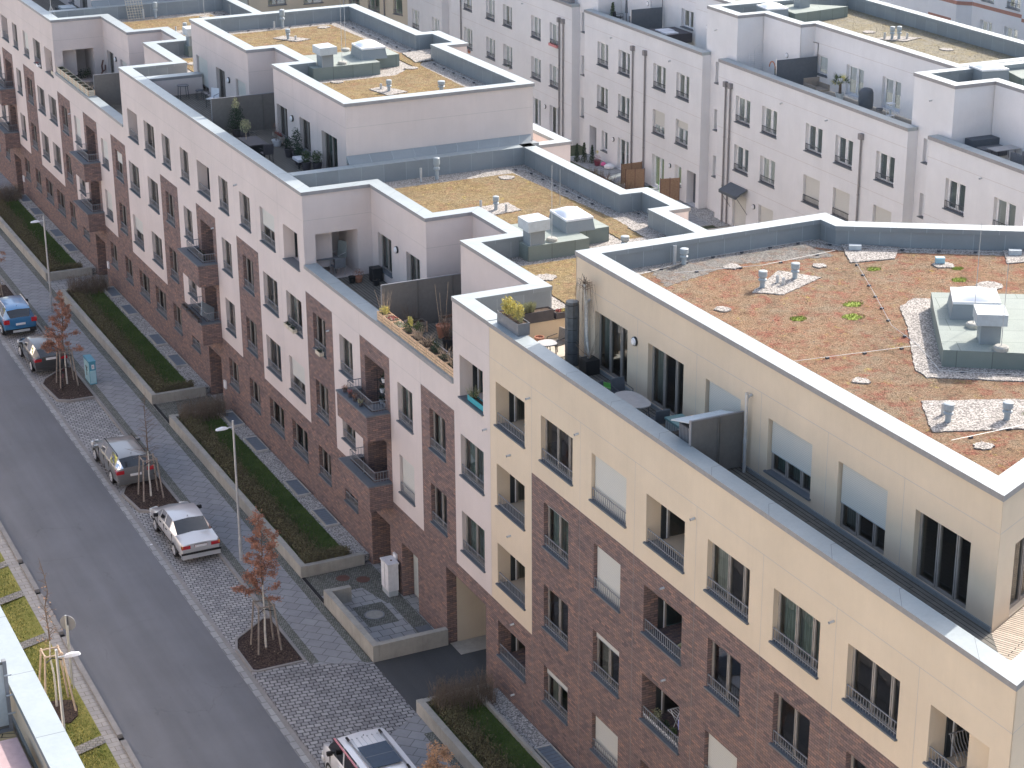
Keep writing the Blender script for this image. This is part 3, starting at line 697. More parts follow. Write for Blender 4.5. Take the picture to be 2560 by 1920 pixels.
BR, CR, YE = 'brick', 'render_cream', 'render_yellow'
def low_block(label, dy, cols, holes, group, detail=True):
    Y = lambda y: y+dy
    T = Thing('apartment_building', label, 'building', (26.5, Y(67.6), 0), 0, group)
    regs = [(Y(56.9), Y(59.95), 3.95, 14.15, CR), (Y(59.95), Y(75.2), 3.95, 11.0, CR), (Y(75.2), Y(78.4), 3.95, 14.15, CR), (Y(56.9), Y(78.4), -.2, 3.95, BR),
            (Y(59.93), Y(62.97), 3.95, 9.97, BR), (Y(66.02), Y(69.1), 3.95, 9.97, BR), (Y(72.15), Y(75.27), 3.95, 9.97, BR)]
    facade(T, Y(56.9), Y(78.4), regs, cols, None, holes)
    joints(T, FF, [(-Y(78.4), -Y(75.3), 13.03, 13.03), (-Y(59.95), -Y(56.9), 13.03, 13.03), (-Y(78.39), -Y(78.39), 3.95, 14.15), (-Y(62.98), -Y(62.98), 9.99, 11), (-Y(69.12), -Y(69.12), 9.99, 11), (-Y(75.3), -Y(59.95), 9.985, 9.985)])
    cream = [((26.5, Y(75.2)), (29.57, Y(75.2)))]
    # terrace side wall with its deep opening
    gridwall(T, (0, Y(75.2), 0), [(26.5, 29.57, 10.3, 14.15, CR)], [(27.02, 28.93, 10.36, 12.4, 2.3, None, True)])
    joints(T, (0, Y(75.2), 0), [(26.5, 29.57, 13.05, 13.05)])
    gridwall(T, (29.57, 0, R(-90)), [(-Y(75.2), -Y(69.35), 10.3, 14.15, CR), (-Y(66.0), -Y(59.95), 10.3, 14.15, CR)], [(-Y(74.52), -Y(73.03), 10.78, 12.37, .24), (-Y(71.46), -Y(70.05), 10.36, 12.35, .24)])
    joints(T, (29.57, 0, R(-90)), [(-Y(75.2), -Y(69.35), 13.03, 13.03), (-Y(72.25), -Y(72.25), 10.4, 13.03)])
    win(T, (29.57, 0, R(-90)), -Y(74.52), -Y(73.03), 10.78, 12.37, rail=False, cur=.93 if not dy else .5)
    win(T, (29.57, 0, R(-90)), -Y(71.46), -Y(70.05), 10.36, 12.35, rail=False, sill=False, door=True, cur=.93, sh=.95 if dy else 0)
    wall_lamp(T, (29.57, 0, R(-90)), -Y(72.42), 12.15)
    q = MB(); q.wallstrip([(31.6, Y(69.35)), (29.57, Y(69.35))][::-1], 10.3, 14.15, CR); q.wallstrip([(31.6, Y(69.35)), (31.6, Y(66.0)), (29.57, Y(66.0))], 10.3, 14.15, CR)
    q.wallstrip([(29.57, Y(59.95)), (26.5, Y(59.95))], 10.3, 14.15, CR); q.build('rendered_wall', T)
    joints(T, (0, Y(69.35), 0), [(29.57, 31.6, 13.03, 13.03)])
    # low terrace
    MB().prism([(27.0, Y(59.95)), (29.57, Y(59.95)), (29.57, Y(66)), (31.6, Y(66)), (31.6, Y(69.35)), (29.57, Y(69.35)), (29.57, Y(75.2)), (28.93, Y(75.2)), (28.93, Y(77.5)), (27.02, Y(77.5)), (27.02, Y(75.2)), (27.0, Y(75.2))], 10.1, 10.35, 'deck_grey').build('terrace_deck', T)
    q = MB(); q.wallstrip([(27.0, Y(59.95)), (27.0, Y(75.2))], 10.35, 11.0, 'cladding'); q.build('parapet_lining', T)
    c = MB(); c.ring([(26.44, Y(75.19)), (26.44, Y(59.96))], .6, 11.0, 11.15, 'coping')
    west = [(26.44, Y(56.95)), (26.44, Y(59.9)), (29.5, Y(59.93)), (29.5, Y(65.93)), (31.55, Y(65.95)), (31.55, Y(69.3)), (29.5, Y(69.28)), (29.5, Y(75.12)), (26.44, Y(75.14)), (26.44, Y(78.4))]
    c.ring(west, -.62, 14.15, 14.3, 'coping')
    c.ring([(27.07, Y(78.42)), (38.7, Y(78.42))], -.55, 14.15, 14.3, 'coping')
    east = [(38.68, Y(78.42)), (38.68, Y(69.45)), (39.68, Y(69.4)), (39.68, Y(65.88)), (38.64, Y(65.9)), (38.64, Y(55.12 if not dy else 57.8))]
    c.ring(east, -.6, 14.15, 14.3, 'coping'); c.build('coping', T)
    # lining inside of the roof parapets
    iw = offset(west, -.6, False); iw[0] = (iw[0][0], Y(57.05))
    ie = offset(east, -.58, False); q = MB(); q.wallstrip(iw, 13.5, 14.15, 'cladding'); q.wallstrip(ie, 13.5, 14.15, 'cladding', .4); q.wallstrip([(27.07, Y(77.87)), (38.1, Y(77.87))], 13.5, 14.15, 'cladding')
    q.wallstrip([(27.05, Y(57.05)), (31.2, Y(57.05))], 13.5, 14.0, 'cladding'); q.build('parapet_lining', T)
    q = MB(); q.wallstrip([(38.6, Y(78.4)), (38.6, Y(69.42)), (39.6, Y(69.4)), (39.6, Y(65.9)), (38.6, Y(65.9)), (38.6, Y(55.1 if not dy else 57.8))], 0, 14.15, CR); q.build('garden_wall', T)
    ys = 55.12 if not dy else 57.82
    roofp = [(38.1, Y(ys)), (38.1, Y(65.35)), (39.1, Y(65.35)), (39.1, Y(69.95)), (38.1, Y(69.95)), (38.1, Y(77.9)), (27.05, Y(77.9)), (27.05, Y(75.7)), (30.1, Y(75.7)), (30.1, Y(69.9)), (32.2, Y(69.9)), (32.2, Y(65.35)), (30.1, Y(65.35)), (30.1, Y(59.35)), (27.05, Y(59.35)), (27.05, Y(57.0)), (31.2, Y(57.0)), (31.2, Y(ys))]
    MB().prism(roofp, 13.2, 13.5, 'gravel').build('roof', T)
    sed = [(37.4, Y(58.4)), (37.4, Y(65.0)), (37.45, Y(68.2)), (36.9, Y(76.6)), (31.0, Y(76.6)), (30.7, Y(75.2)), (30.75, Y(70.4)), (32.9, Y(70.4)), (33.1, Y(68.2)), (36.3, Y(68.2)), (36.3, Y(65.0)), (34.9, Y(64.1)), (31.3, Y(64.1)), (30.75, Y(64.9)), (30.7, Y(57.8)), (31.8, Y(57.7)), (32.2, Y(58.6))]
    patch(T, sed, 13.5, 'sedum_gold', 'sedum_roof')
    padp = [(31.75, Y(64.56)), (34.38, Y(64.56)), (34.39, Y(65.55)), (35.8, Y(65.6)), (35.8, Y(67.6)), (32.3, Y(67.6)), (32.3, Y(65.5)), (31.75, Y(65.5))]
    MB().prism(padp, 13.5, 14.1, 'bitumen', 'bitumen_side').build('roof_pad', T)
    skylight(T, [(33.9, Y(65.55)), (35.05, Y(65.55)), (35.15, Y(67.1)), (34.0, Y(67.15))], 14.1, 14.62)
    ventbox(T, [(31.7, Y(64.45)), (32.66, Y(64.5)), (32.62, Y(65.48)), (31.72, Y(65.4))], 14.1, 14.68, 15.1)
    rod(T, 32.9, Y(64.85), 14.1, 3.0); rod(T, 36.4, Y(71.0), 13.5, 1.6, False)
    vent(T, 33.67, Y(71.5), 13.53, .6); vent(T, 33.3, Y(72.2), 13.53, .3, .08, 'pipe'); vent(T, 33.95, Y(71.1), 13.53, .32, .08, 'pipe')
    vent(T, 33.5, Y(77.2), 13.53, .95, .11); vent(T, 32.7, Y(77.1), 13.53, .62, .08, 'pipe'); vent(T, 35.75, Y(64.2), 13.53, .55, .13)
    patch(T, [(32.8, Y(70.8)), (34.6, Y(71.0)), (34.6, Y(72.3)), (32.9, Y(72.2))], 13.53); patch(T, [(31.9, Y(59.5)), (33.5, Y(61.4)), (34.2, Y(61.2)), (33, Y(59.0))], 13.53)
    patch(T, blob(31.4, Y(62.4), .42), 13.535); patch(T, blob(36.3, Y(76.0), .35), 13.535); patch(T, [(34.9, Y(64.4)), (37.6, Y(64.3)), (37.6, Y(65.2)), (36.1, Y(65.3))], 13.535)
    patch(T, [(37.2, Y(65)), (38.2, Y(65)), (38.2, Y(67)), (37.3, Y(66.8))], 13.537)
    clamps(T, [(36.9, Y(77.3)), (37.6, Y(76.7)), (37.7, Y(70)), (38.7, Y(69.2)), (38.7, Y(65.9)), (37.8, Y(65.2)), (37.8, Y(59))], 13.53)
    if not dy: tufts(T, sed, 13.52, 2600, ['sedum_gold', 'sedum_gold', 'sedum_pale', 'sedum_red'], 3)
    # privacy screen dividing the low terrace
    screen(T, 26.98 if False else 27.02, Y(67.87), 31.55, 10.36, 12.28)
    # interior core keeps the rooms dark
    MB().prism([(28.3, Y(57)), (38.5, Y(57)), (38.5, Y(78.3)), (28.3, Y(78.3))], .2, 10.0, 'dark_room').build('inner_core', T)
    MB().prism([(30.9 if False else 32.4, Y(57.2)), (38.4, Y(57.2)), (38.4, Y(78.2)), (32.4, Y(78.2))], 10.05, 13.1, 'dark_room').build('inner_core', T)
    return T
def screen(parent, x0, y, x1, z0, z1, n=3, m_='panel_taupe'):
    q = MB(); q.box(x0, x1, y-.02, y+.02, z0+.05, z1, m_); o = q.build('privacy_screen', parent)
    f = MB(); f.box(x0, x1, y-.03, y+.03, z1, z1+.03, 'rail_grey'); f.box(x0-.03, x0, y-.03, y+.03, z0, z1+.03, 'rail_grey')
    for i in range(1, n): x = x0+(x1-x0)*i/n; f.box(x-.03, x-.01, y-.05, y-.02, z0, z1, m_); f.box(x+.01, x+.03, y-.05, y-.02, z0, z1, m_)
    f.build('screen_frame', Sub(o, parent.inv))

def high_block(label, dy, cols, holes, group, near=True):
    Y = lambda y: y+dy
    T = Thing('apartment_building', label, 'building', (26.5, Y(89.5), 0), 0, group)
    regs = [(Y(78.4), Y(100.55), 3.95, 14.15, CR), (Y(78.4), Y(100.55), -.2, 3.95, BR), (Y(81.4), Y(84.5), 3.95, 9.97, BR), (Y(87.68), Y(90.75), 3.95, 9.97, BR), (Y(93.85), Y(96.92), 3.95, 9.97, BR)]
    facade(T, 0, 0, regs, cols, None, holes)
    joints(T, FF, [(-Y(100.5), -Y(78.4), 13.03, 13.03), (-Y(100.05), -Y(100.05), 3.95, 14.15)] + [(-Y(y), -Y(y), 9.99, 14.15 if i % 2 else 13.03) for i, y in enumerate((81.4, 84.5, 87.7, 90.8, 93.9, 96.9))])
    FP = (29.93, 0, R(-90))
    ops = [(79.95, 81.88, 13.32, 15.13, 0), (83.38, 84.77, 13.6, 15.14, 0), (86.45, 87.9, 13.6, 15.13, 0), (92.5, 94.05, 13.32, 15.16, .95), (95.81, 97.24, 13.32, 15.16, 0), (98.7, 100.6, 13.32, 15.18, .8)]
    gridwall(T, FP, [(-Y(88.2), -Y(78.8), 13.2, 16.8, CR), (-Y(101.25), -Y(91.95), 13.2, 16.8, CR)], [(-Y(b), -Y(a), c, d, .24) for a, b, c, d, s_ in ops])
    for i, (a, b, c, d, s_) in enumerate(ops): win(T, FP, -Y(b), -Y(a), c, d, rail=False, sill=(i in (1, 2)), sh=s_, door=(i not in (1, 2)), cur=.93 if i == 0 else None)
    joints(T, FP, [(-Y(88.2), -Y(78.8), 15.85, 15.85), (-Y(101.25), -Y(91.95), 15.85, 15.85), (-Y(82.4), -Y(82.4), 13.3, 15.85), (-Y(85.5), -Y(85.5), 13.3, 16.8), (-Y(98), -Y(98), 13.3, 16.8), (-Y(95.0), -Y(95.0), 13.3, 15.85)])
    wall_lamp(T, FP, -Y(85.7), 14.86); wall_lamp(T, FP, -Y(95.1), 14.86)
    q = MB(); q.wallstrip([(29.93, Y(78.8)), (39.0, Y(78.8)), (39.0, Y(88.6)), (40.2, Y(88.6)), (40.2, Y(92.1)), (39.3, Y(92.1)), (39.3, Y(101.4)), (29.93, Y(101.25))], 13.2, 16.8, CR)
    q.wallstrip([(29.93, Y(91.95)), (31.35, Y(91.95)), (31.35, Y(88.2)), (29.93, Y(88.2))], 13.2, 16.8, CR); q.build('rendered_wall', T)
    joints(T, (0, Y(78.8), 0), [(29.95, 39.0, 15.85, 15.85)]); joints(T, (0, Y(91.95), 0), [(29.95, 31.3, 15.85, 15.85)])
    q = MB(); q.face([(29.9, Y(78.42), 14.3), (38.7, Y(78.42), 14.3), (38.9, Y(78.78), 14.62), (29.9, Y(78.78), 14.62)], 'cladding', [(0, 0), (9, 0), (9, 1), (0, 1)]); q.face([(29.9, Y(78.42), 14.3), (29.9, Y(78.78), 14.3), (29.9, Y(78.78), 14.62)], 'cladding'); q.box(38.66, 39.06, Y(78.30), Y(78.80), 13.0, 14.3, 'cladding'); q.build('flashing', T)
    q = MB(); q.wallstrip([(39.0, Y(78.42)), (39.0, Y(100.5))], 0, 13.3, CR); q.build('garden_wall', T)
    # terrace
    MB().prism([(27.0, Y(78.42)), (29.93, Y(78.42)), (29.93, Y(88.2)), (31.35, Y(88.2)), (31.35, Y(91.95)), (29.93, Y(91.95)), (29.93, Y(99.75)), (27.0, Y(99.75))], 13.05, 13.3, 'deck_grey').build('terrace_deck', T)
    q = MB(); q.wallstrip([(27.0, Y(78.42)), (27.0, Y(99.75))], 13.3, 14.15, 'cladding'); q.face([(27.0, Y(99.75), 13.3), (29.93, Y(99.75), 13.3), (29.93, Y(99.75), 14.15), (27.0, Y(99.75), 14.15)], CR); q.build('parapet_lining', T)
    c = MB(); c.ring([(26.44, Y(78.41)), (26.44, Y(100.54))], -.6, 14.15, 14.3, 'coping'); c.ring([(27.05, Y(99.75)), (29.9, Y(99.75))], .7, 14.15, 14.3, 'coping'); 
    pr = [(29.86, Y(78.73)), (29.86, Y(88.22)), (31.3, Y(88.22)), (31.3, Y(91.9)), (29.86, Y(91.9)), (29.86, Y(101.3)), (39.36, Y(101.5)), (39.36, Y(92.2)), (40.27, Y(92.2)), (40.27, Y(88.5)), (39.07, Y(88.5)), (39.07, Y(78.73))]
    c.ring(pr, -.62, 16.8, 16.95, 'coping', True); c.build('coping', T)
    ip = offset(pr, -.6, True); q = MB(); q.wallstrip(ip+[ip[0]], 16.2, 16.8, 'cladding'); q.build('parapet_lining', T)
    MB().prism([(x, y) for x, y in offset(pr, -.5, True)], 15.9, 16.2, 'gravel').build('roof', T)
    sed = [(30.6, Y(79.8)), (37.2, Y(79.9)), (37.4, Y(88.0)), (38.3, Y(89.5)), (37.6, Y(91.5)), (37.3, Y(99.9)), (31.0, Y(99.7)), (30.9, Y(92.7)), (32.6, Y(92.3)), (32.7, Y(90.6)), (37.0, Y(90.4)), (37.0, Y(87.9)), (35.4, Y(86.3)), (31.2, Y(86.2)), (30.65, Y(87))]
    patch(T, sed, 16.2, 'sedum_gold', 'sedum_roof')
    MB().prism([(31.5, Y(87.0)), (34.9, Y(86.96)), (34.95, Y(88.24)), (36.45, Y(88.3)), (36.45, Y(89.95)), (32.1, Y(90.1)), (32.1, Y(88.9)), (31.5, Y(88.9))], 16.2, 16.8, 'bitumen', 'bitumen_side').build('roof_pad', T)
    skylight(T, [(34.33, Y(87.8)), (35.5, Y(87.75)), (35.6, Y(89.5)), (34.4, Y(89.3))], 16.8, 17.35)
    ventbox(T, [(31.82, Y(86.8)), (32.7, Y(86.85)), (32.68, Y(88.0)), (31.83, Y(87.85))], 16.8, 17.4, 17.75)
    rod(T, 33.1, Y(87.3), 16.8, 3.2); rod(T, 34.4, Y(90.2), 16.8, 3.2, True)
    vent(T, 33.83, Y(97.0), 16.23, .55); vent(T, 34.1, Y(96.6), 16.23, .25, .08, 'pipe'); vent(T, 34.7, Y(100.3), 16.23, .95, .11); vent(T, 34.2, Y(100.2), 16.23, .4, .08, 'pipe')
    vent(T, 33.75, Y(83.1), 16.23, .55); vent(T, 33.6, Y(83.7), 16.23, .28, .08, 'pipe'); vent(T, 35.9, Y(82.0), 16.23, .5, .13)
    patch(T, [(33.1, Y(83.9)), (33.9, Y(84.2)), (34.5, Y(82.6)), (33.4, Y(82.3))], 16.235); patch(T, [(33.2, Y(97.6)), (33.9, Y(98)), (34.9, Y(96.5)), (34, Y(96.2))], 16.235)
    patch(T, blob(32.35, Y(86.1), .3), 16.235); patch(T, blob(36.7, Y(87.4), .32), 16.235); patch(T, blob(36.7, Y(99.3), .35), 16.235); patch(T, [(37.4, Y(88.5)), (39.3, Y(89)), (39.3, Y(91.2)), (37.7, Y(90.9))], 16.24)
    clamps(T, [(30.9, Y(80)), (38.0, Y(80.1)), (38.1, Y(88.4)), (38.9, Y(89.6)), (38.1, Y(92)), (38.0, Y(100.2)), (31, Y(100.2))], 16.23)
    if near: tufts(T, sed, 16.22, 2200, ['sedum_gold', 'sedum_gold', 'sedum_pale', 'sedum_red'], 4)
    screen(T, 27.45, Y(90.22), 31.3, 13.3, 15.1, 3)
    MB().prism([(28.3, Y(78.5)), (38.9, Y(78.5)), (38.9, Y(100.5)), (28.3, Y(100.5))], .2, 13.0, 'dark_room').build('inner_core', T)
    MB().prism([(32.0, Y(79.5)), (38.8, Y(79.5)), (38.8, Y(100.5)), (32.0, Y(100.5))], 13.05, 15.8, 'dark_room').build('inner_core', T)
    return T

def C(*rows): return list(rows)
g_row = 'apartment buildings along the street'
# ---- building A (nearest white one), columns measured on the facade
N = {}
LG = lambda v='tan': {'log': v}
colsA = [(57.46, 59.4, 4, {'log': 'teal', 'rail': False}), (57.46, 59.4, 3, {'cur': .55}), (57.46, 59.4, 2, {'cur': .47}), (60.75, 62.2, 3, {}), (60.75, 62.2, 2, {}), (63.8, 65.25, 3, {'cur': .93}), (63.8, 65.25, 2, {'sh': 1.0}),
         (66.55, 68.6, 3, {'balc': 1}), (66.55, 68.6, 2, {'balc': 1}), (69.95, 71.4, 3, {'cur': .95}), (69.95, 71.4, 2, {'cur': .95}), (69.95, 71.4, 1, {}), (73.02, 74.46, 3, {'cur': .2}), (73.02, 74.46, 2, {}), (73.02, 74.46, 1, {'cur': .3}),
         (75.86, 77.8, 4, {'log': 'tan', 'rail': False}), (75.86, 77.8, 3, {'cur': .5}), (75.86, 77.8, 2, {'sh': .55}), (75.86, 77.8, 1, {})]
holesA = [(57.44, 60.93, -.1, 3.36, 5.0, None, False), (63.65, 65.25, .12, 2.5, .5, None, True), (66.45, 68.45, .02, 2.75, 1.6, None, True)]
A = low_block('white and brick house with the archway and glass door, next to the yellow house', 0, colsA, holesA, g_row)
# portal interior: beige side wall, raised kerb
q = MB(); q.face([(26.9, 60.9, 0), (31.5, 60.9, 0), (31.5, 60.9, 3.36), (26.9, 60.9, 3.36)], 'render_beige'); q.face([(31.5, 57.44, 0), (31.5, 60.93, 0), (31.5, 60.93, 3.36), (31.5, 57.44, 3.36)], 'render_yellow'); q.build('archway_lining', A)
MB().box(26.6, 31.4, 59.9, 60.89, -.05, .12, 'concrete').build('archway_kerb', A)
MB().box(27.9, 28.05, 60.6, 60.89, 2.5, 2.62, 'iron_rust').build('archway_lamp', A)
q = MB(); q.box(26.96, 27.02, 63.67, 65.23, .12, 2.48, 'frame_brown'); o = q.build('entrance_door', A)
MB().face([(26.95, 63.72, .2), (26.95, 65.16, .2), (26.95, 65.16, 2.42), (26.95, 63.72, 2.42)], 'box_pale').build('pane', Sub(o, A.inv))
def entrance(T, y, dy=0):
    q = MB(); q.box(27.75, 27.8, y+.1, y+1.15, .05, 2.6, 'ink'); o = q.build('entrance_door', T)
    MB().cyl((27.74, y+.95, 1.0), (27.66, y+.95, 1.1), .02, .02, 6, 'steel').build('handle', Sub(o, T.inv))
    MB().box(26.42, 26.498, y-.75, y-.45, 1.35, 1.75, 'plastic_white').build('house_number_sign', T)
box_balcony(A, 66.06, [7.72, 4.75]); entrance(A, 66.5)
spouts(A, FF, [(-72.55, 9.05), (-57.2, 10.25)])
colsB = [(78.94, 80.85, 4, {'sh': .5}), (78.94, 80.85, 3, {}), (78.94, 80.85, 2, {}), (78.94, 80.85, 1, {}), (82.25, 83.7, 4, {}), (82.25, 83.7, 3, {}), (82.25, 83.7, 2, {}), (82.25, 83.7, 1, {}), (85.4, 86.8, 4, {}), (85.4, 86.8, 3, {}), (85.4, 86.8, 2, {}), (85.4, 86.8, 1, {'sh': .05}),
         (88.2, 90.15, 4, LG()), (88.2, 90.15, 3, {'balc': 1}), (88.2, 90.15, 2, {'balc': 1}), (91.55, 92.95, 4, {}), (91.55, 92.95, 3, {}), (91.55, 92.95, 2, {}), (91.55, 92.95, 1, {}), (94.7, 96.1, 4, {}), (94.7, 96.1, 3, {}), (94.7, 96.1, 2, {}), (94.7, 96.1, 1, {}), (97.5, 99.4, 4, {}), (97.5, 99.4, 3, {'cur': .1}), (97.5, 99.4, 2, {}), (97.5, 99.4, 1, {})]
B = high_block('white and brick house carrying the big boxy penthouse in the middle of the row', 0, colsB, [(88.1, 90.1, .02, 2.75, 1.6, None, True)], g_row)
box_balcony(B, 87.7, [7.72, 4.75]); entrance(B, 88.15); spouts(B, FF, [(-84.0, 12.5), (-88.0, 9.4)])
colsC = [(a+43.65, b+43.65, r, dict(o)) for a, b, r, o in colsA if r != 4 or a > 70] + [(100.65, 102.55, 4, LG('tan')), (100.65, 102.55, 1, {}), (104, 105.45, 1, {}), (107.2, 108.6, 1, {})]
ov = {(107.45, 3): {'sh': .7}, (107.45, 2): {'sh': .7}, (101.11, 2): {'sh': .5}, (104.4, 3): {'sh': .4}, (113.6, 3): {'sh': .95}, (119.51, 2): {}, (119.51, 4): {'log': 'tan', 'rail': False}}
colsC = [(a, b, r, ov.get((round(a, 2), r), {} if 'sh' in o else o)) for a, b, r, o in colsC]
Cc = low_block('white and brick house with a row of white flower boxes on its terrace parapet', 43.65, colsC, [(109.9, 112.1, .02, 2.75, 1.6, None, True)], g_row)
box_balcony(Cc, 109.4, [7.72, 4.75]); entrance(Cc, 110.0); spouts(Cc, FF, [(-115.9, 9.2)])
colsD = [(a+43.65, b+43.65, r, {} if r != 4 or 'log' not in o else {'log': 'tan'}) if not ('balc' in o) else (a+43.65, b+43.65, r, o) for a, b, r, o in colsB]
colsD = [(a, b, r, {'sh': .7} if (r == 4 and 125.8 < a < 126) else o) for a, b, r, o in colsD]
D = high_block('farthest white and brick house of the street row, cut by the left edge', 43.65, colsD, [(131.75, 133.7, .02, 2.75, 1.6, None, True)], g_row, False)
box_balcony(D, 131.4, [7.72, 4.75]); entrance(D, 131.8)

# ---- yellow house
Yl = Thing('apartment_building', 'yellow and brick corner house with the large reddish roof in the right foreground', 'building', (26.5, 43, 0), 0, g_row)
ang = math.atan2(.43, .905); ux, uy = math.cos(ang), math.sin(ang)
x1e, y1e = 26.47+30*ux, 29.55+30*uy
regs = [(29.55, 56.9, 10.0, 14.15, YE), (29.55, 56.9, -1.2, 10.0, BR), (53.67, 56.9, 3.95, 10.0, YE)]
cY = [(54.2, 56.43, 4, LG()), (50.77, 53.0, 4, {'cur': .2}), (47.27, 49.5, 4, {'sh': 1}), (43.83, 46.05, 4, LG('dark')), (40.38, 42.58, 4, {'cur': .96}), (37.03, 39.2, 4, {'cur': .95}), (33.64, 35.8, 4, {'cur': .1}), (30.27, 32.44, 4, LG('dark'))]
for r, oo in ((3, [LG(), {'sh': .06, 'cur': .47}, {'sh': 1}, LG('teal'), {'sh': .04, 'cur': .1}, {'cur': .2}, {'cur': .3}, LG('dark')]), (2, [LG(), {'cur': .2}, {'sh': .16}, LG('dark'), {'sh': 1}, {}, {}, LG('dark')]), (1, [LG('dark'), {'sh': .2, 'cur': .94}, {'sh': .88}, LG('dark'), {}, {}, {}, LG('dark')])):
    for (a, b), o in zip([(54.22, 56.4), (51.03, 52.79), (47.56, 49.3), (43.85, 46.1), (40.65, 42.4), (37.26, 38.97), (33.9, 35.6), (30.3, 32.4)], oo): cY.append((a, b, r, o))
facade(Yl, 29.55, 56.9, regs, cY, None, [])
js = [(-56.9, -29.55, 13.03, 13.03), (-56.9, -56.9, 3.95, 14.1)] + [(-y, -y, 10.0, 13.03) for y in (53.68, 50.25, 46.75, 43.2, 39.75, 36.35, 32.95)]
joints(Yl, FF, js)
q = MB()
for y in (53.68, 50.25, 46.75, 43.2, 39.75, 36.35, 32.95): q.face([(26.498, y-.012, 0), (26.498, y+.012, 0), (26.498, y+.012, 9.99), (26.498, y-.012, 9.99)], 'dark_room')
q.build('joint_lines', Yl)
spouts(Yl, FF, [(-53.8, 12.6), (-50.37, 12.6), (-43.3, 12.62), (-36.45, 12.6), (-55.3, 10.0), (-55.3, 7.0), (-44.9, 9.72), (-44.7, 6.75), (-55.1, 3.7), (-55.1, .9), (-44.6, 3.7)])
# corner facade, turned away from the street
FE = (26.47, 29.55, ang)
gridwall(Yl, FE, [(0, 30, 10.0, 14.15, YE), (0, 30, -1.2, 10.0, BR)], [(.9, 2.7, 10.1, 12.29, 1.4, None, True)]); joints(Yl, FE, [(0, 30, 13.03, 13.03)])
PE = (28.78, 33.2, ang)
# penthouse street wall
FPY = (28.79, 0, R(-90))
opY = [(51.44, 53.62, 13.32, 15.32, 0, .96, 1), (47.95, 50.12, 13.32, 15.32, 0, .947, 1), (44.72, 46.67, 13.9, 15.31, .99, 0, 0), (41.06, 43.25, 13.66, 15.27, .62, .95, 0), (37.62, 39.82, 13.32, 15.27, .60, .5, 1), (34.22, 36.43, 13.32, 15.25, 0, .1, 1)]
gridwall(Yl, FPY, [(-54.95, -33.2, 13.2, 16.8, YE)], [(-b, -a, c, d, .24) for a, b, c, d, s_, cu, dr in opY])
for a, b, c, d, s_, cu, dr in opY: win(Yl, FPY, -b, -a, c, d, rail=False, sill=not dr, sh=s_, cur=cu, door=bool(dr), split=[.36, .70])
joints(Yl, FPY, [(-54.9, -33.25, 15.9, 15.9)] + [(-y, -y, 13.4, 15.9) for y in (50.8, 47.2, 43.65, 40.35, 36.95)])
q = MB(); q.box(28.74, 28.785, 33.2, 54.9, 13.3, 13.42, 'cladding'); q.build('wall_plinth', Yl)
wall_lamp(Yl, FPY, -50.92, 15.12)
ex, ey = 28.79+28*ux, 33.2+28*uy
gridwall(Yl, PE, [(0, 28, 13.2, 16.8, YE)], [(.95, 3.1, 13.32, 15.3, .24)]); win(Yl, PE, .95, 3.1, 13.32, 15.3, rail=False, sill=False, door=True, cur=.1); joints(Yl, PE, [(0, 28, 15.9, 15.9)])
q = MB(); q.wallstrip([(28.79, 54.98), (38.6, 55.0), (38.6, 53.85), (43.7, 50.6), (44.6, 51.7), (54, 45.6)], 13.2, 16.8, YE); q.wallstrip([(38.6, 55.0), (38.6, 53.85), (43.7, 50.6), (44.6, 51.7), (54, 45.6)], 2.2, 13.2, YE); q.build('rendered_wall', Yl)
ring = [(28.71, 33.1), (28.78, 55.05), (38.68, 55.12), (38.68, 53.92), (43.72, 50.68), (44.65, 51.78), (54.2, 45.7), (54.0, 33.1+25.29*uy/ux)]
c = MB(); c.ring(ring, -.64, 16.8, 16.96, 'coping', True); c.ring([(26.43, 56.9), (26.43, 29.5), (26.43+30*ux, 29.5+30*uy)], .6, 14.15, 14.3, 'coping'); c.build('coping', Yl)
ip = offset(ring, -.6, True); q = MB(); q.wallstrip(ip+[ip[0]], 16.2, 16.8, 'cladding'); q.build('parapet_lining', Yl)
MB().prism(offset(ring, -.55, True), 15.9, 16.25, 'gravel').build('roof', Yl)
sedY = [(29.42, 34.2), (29.5, 51.6), (30.4, 53.7), (33.5, 54.0), (37.0, 54.1), (37.9, 52.9), (43.0, 49.6), (44.6, 50.3), (53.2, 44.6), (53.2, 43.6), (29.9, 34.25)]
patch(Yl, sedY, 16.25, 'sedum_red', 'sedum_roof')
pad = [(36.8, 46.6), (38.9, 45.35), (40.6, 44.3), (37.6, 39.7), (33.9, 42.2), (35.85, 45.2)]
patch(Yl, [(36.9, 47.6), (40.2, 45.6), (41.6, 44.5), (37.7, 38.8), (36.0, 39.7), (33.0, 41.7), (33.1, 42.4), (35.2, 45.6), (36.0, 47.1)], 16.28)
MB().prism(pad, 16.25, 16.82, 'bitumen', 'bitumen_side').build('roof_pad', Yl)
def rect(cx, cy, l, w, a): 
    c_, s_ = math.cos(a), math.sin(a); return [(cx+c_*x-s_*y, cy+s_*x+c_*y) for x, y in ((-l/2, -w/2), (l/2, -w/2), (l/2, w/2), (-l/2, w/2))]
skylight(Yl, [(35.82, 44.28), (36.98, 43.57), (37.72, 44.72), (36.6, 45.42)], 16.82, 17.36, .2)
ventbox(Yl, [(34.92, 42.08), (35.66, 41.62), (36.15, 42.4), (35.4, 42.86)], 16.82, 17.42, 17.76)
rod(Yl, 35.35, 41.45, 16.82, 2.6); rod(Yl, 35.9, 43.4, 16.82, 3.2)
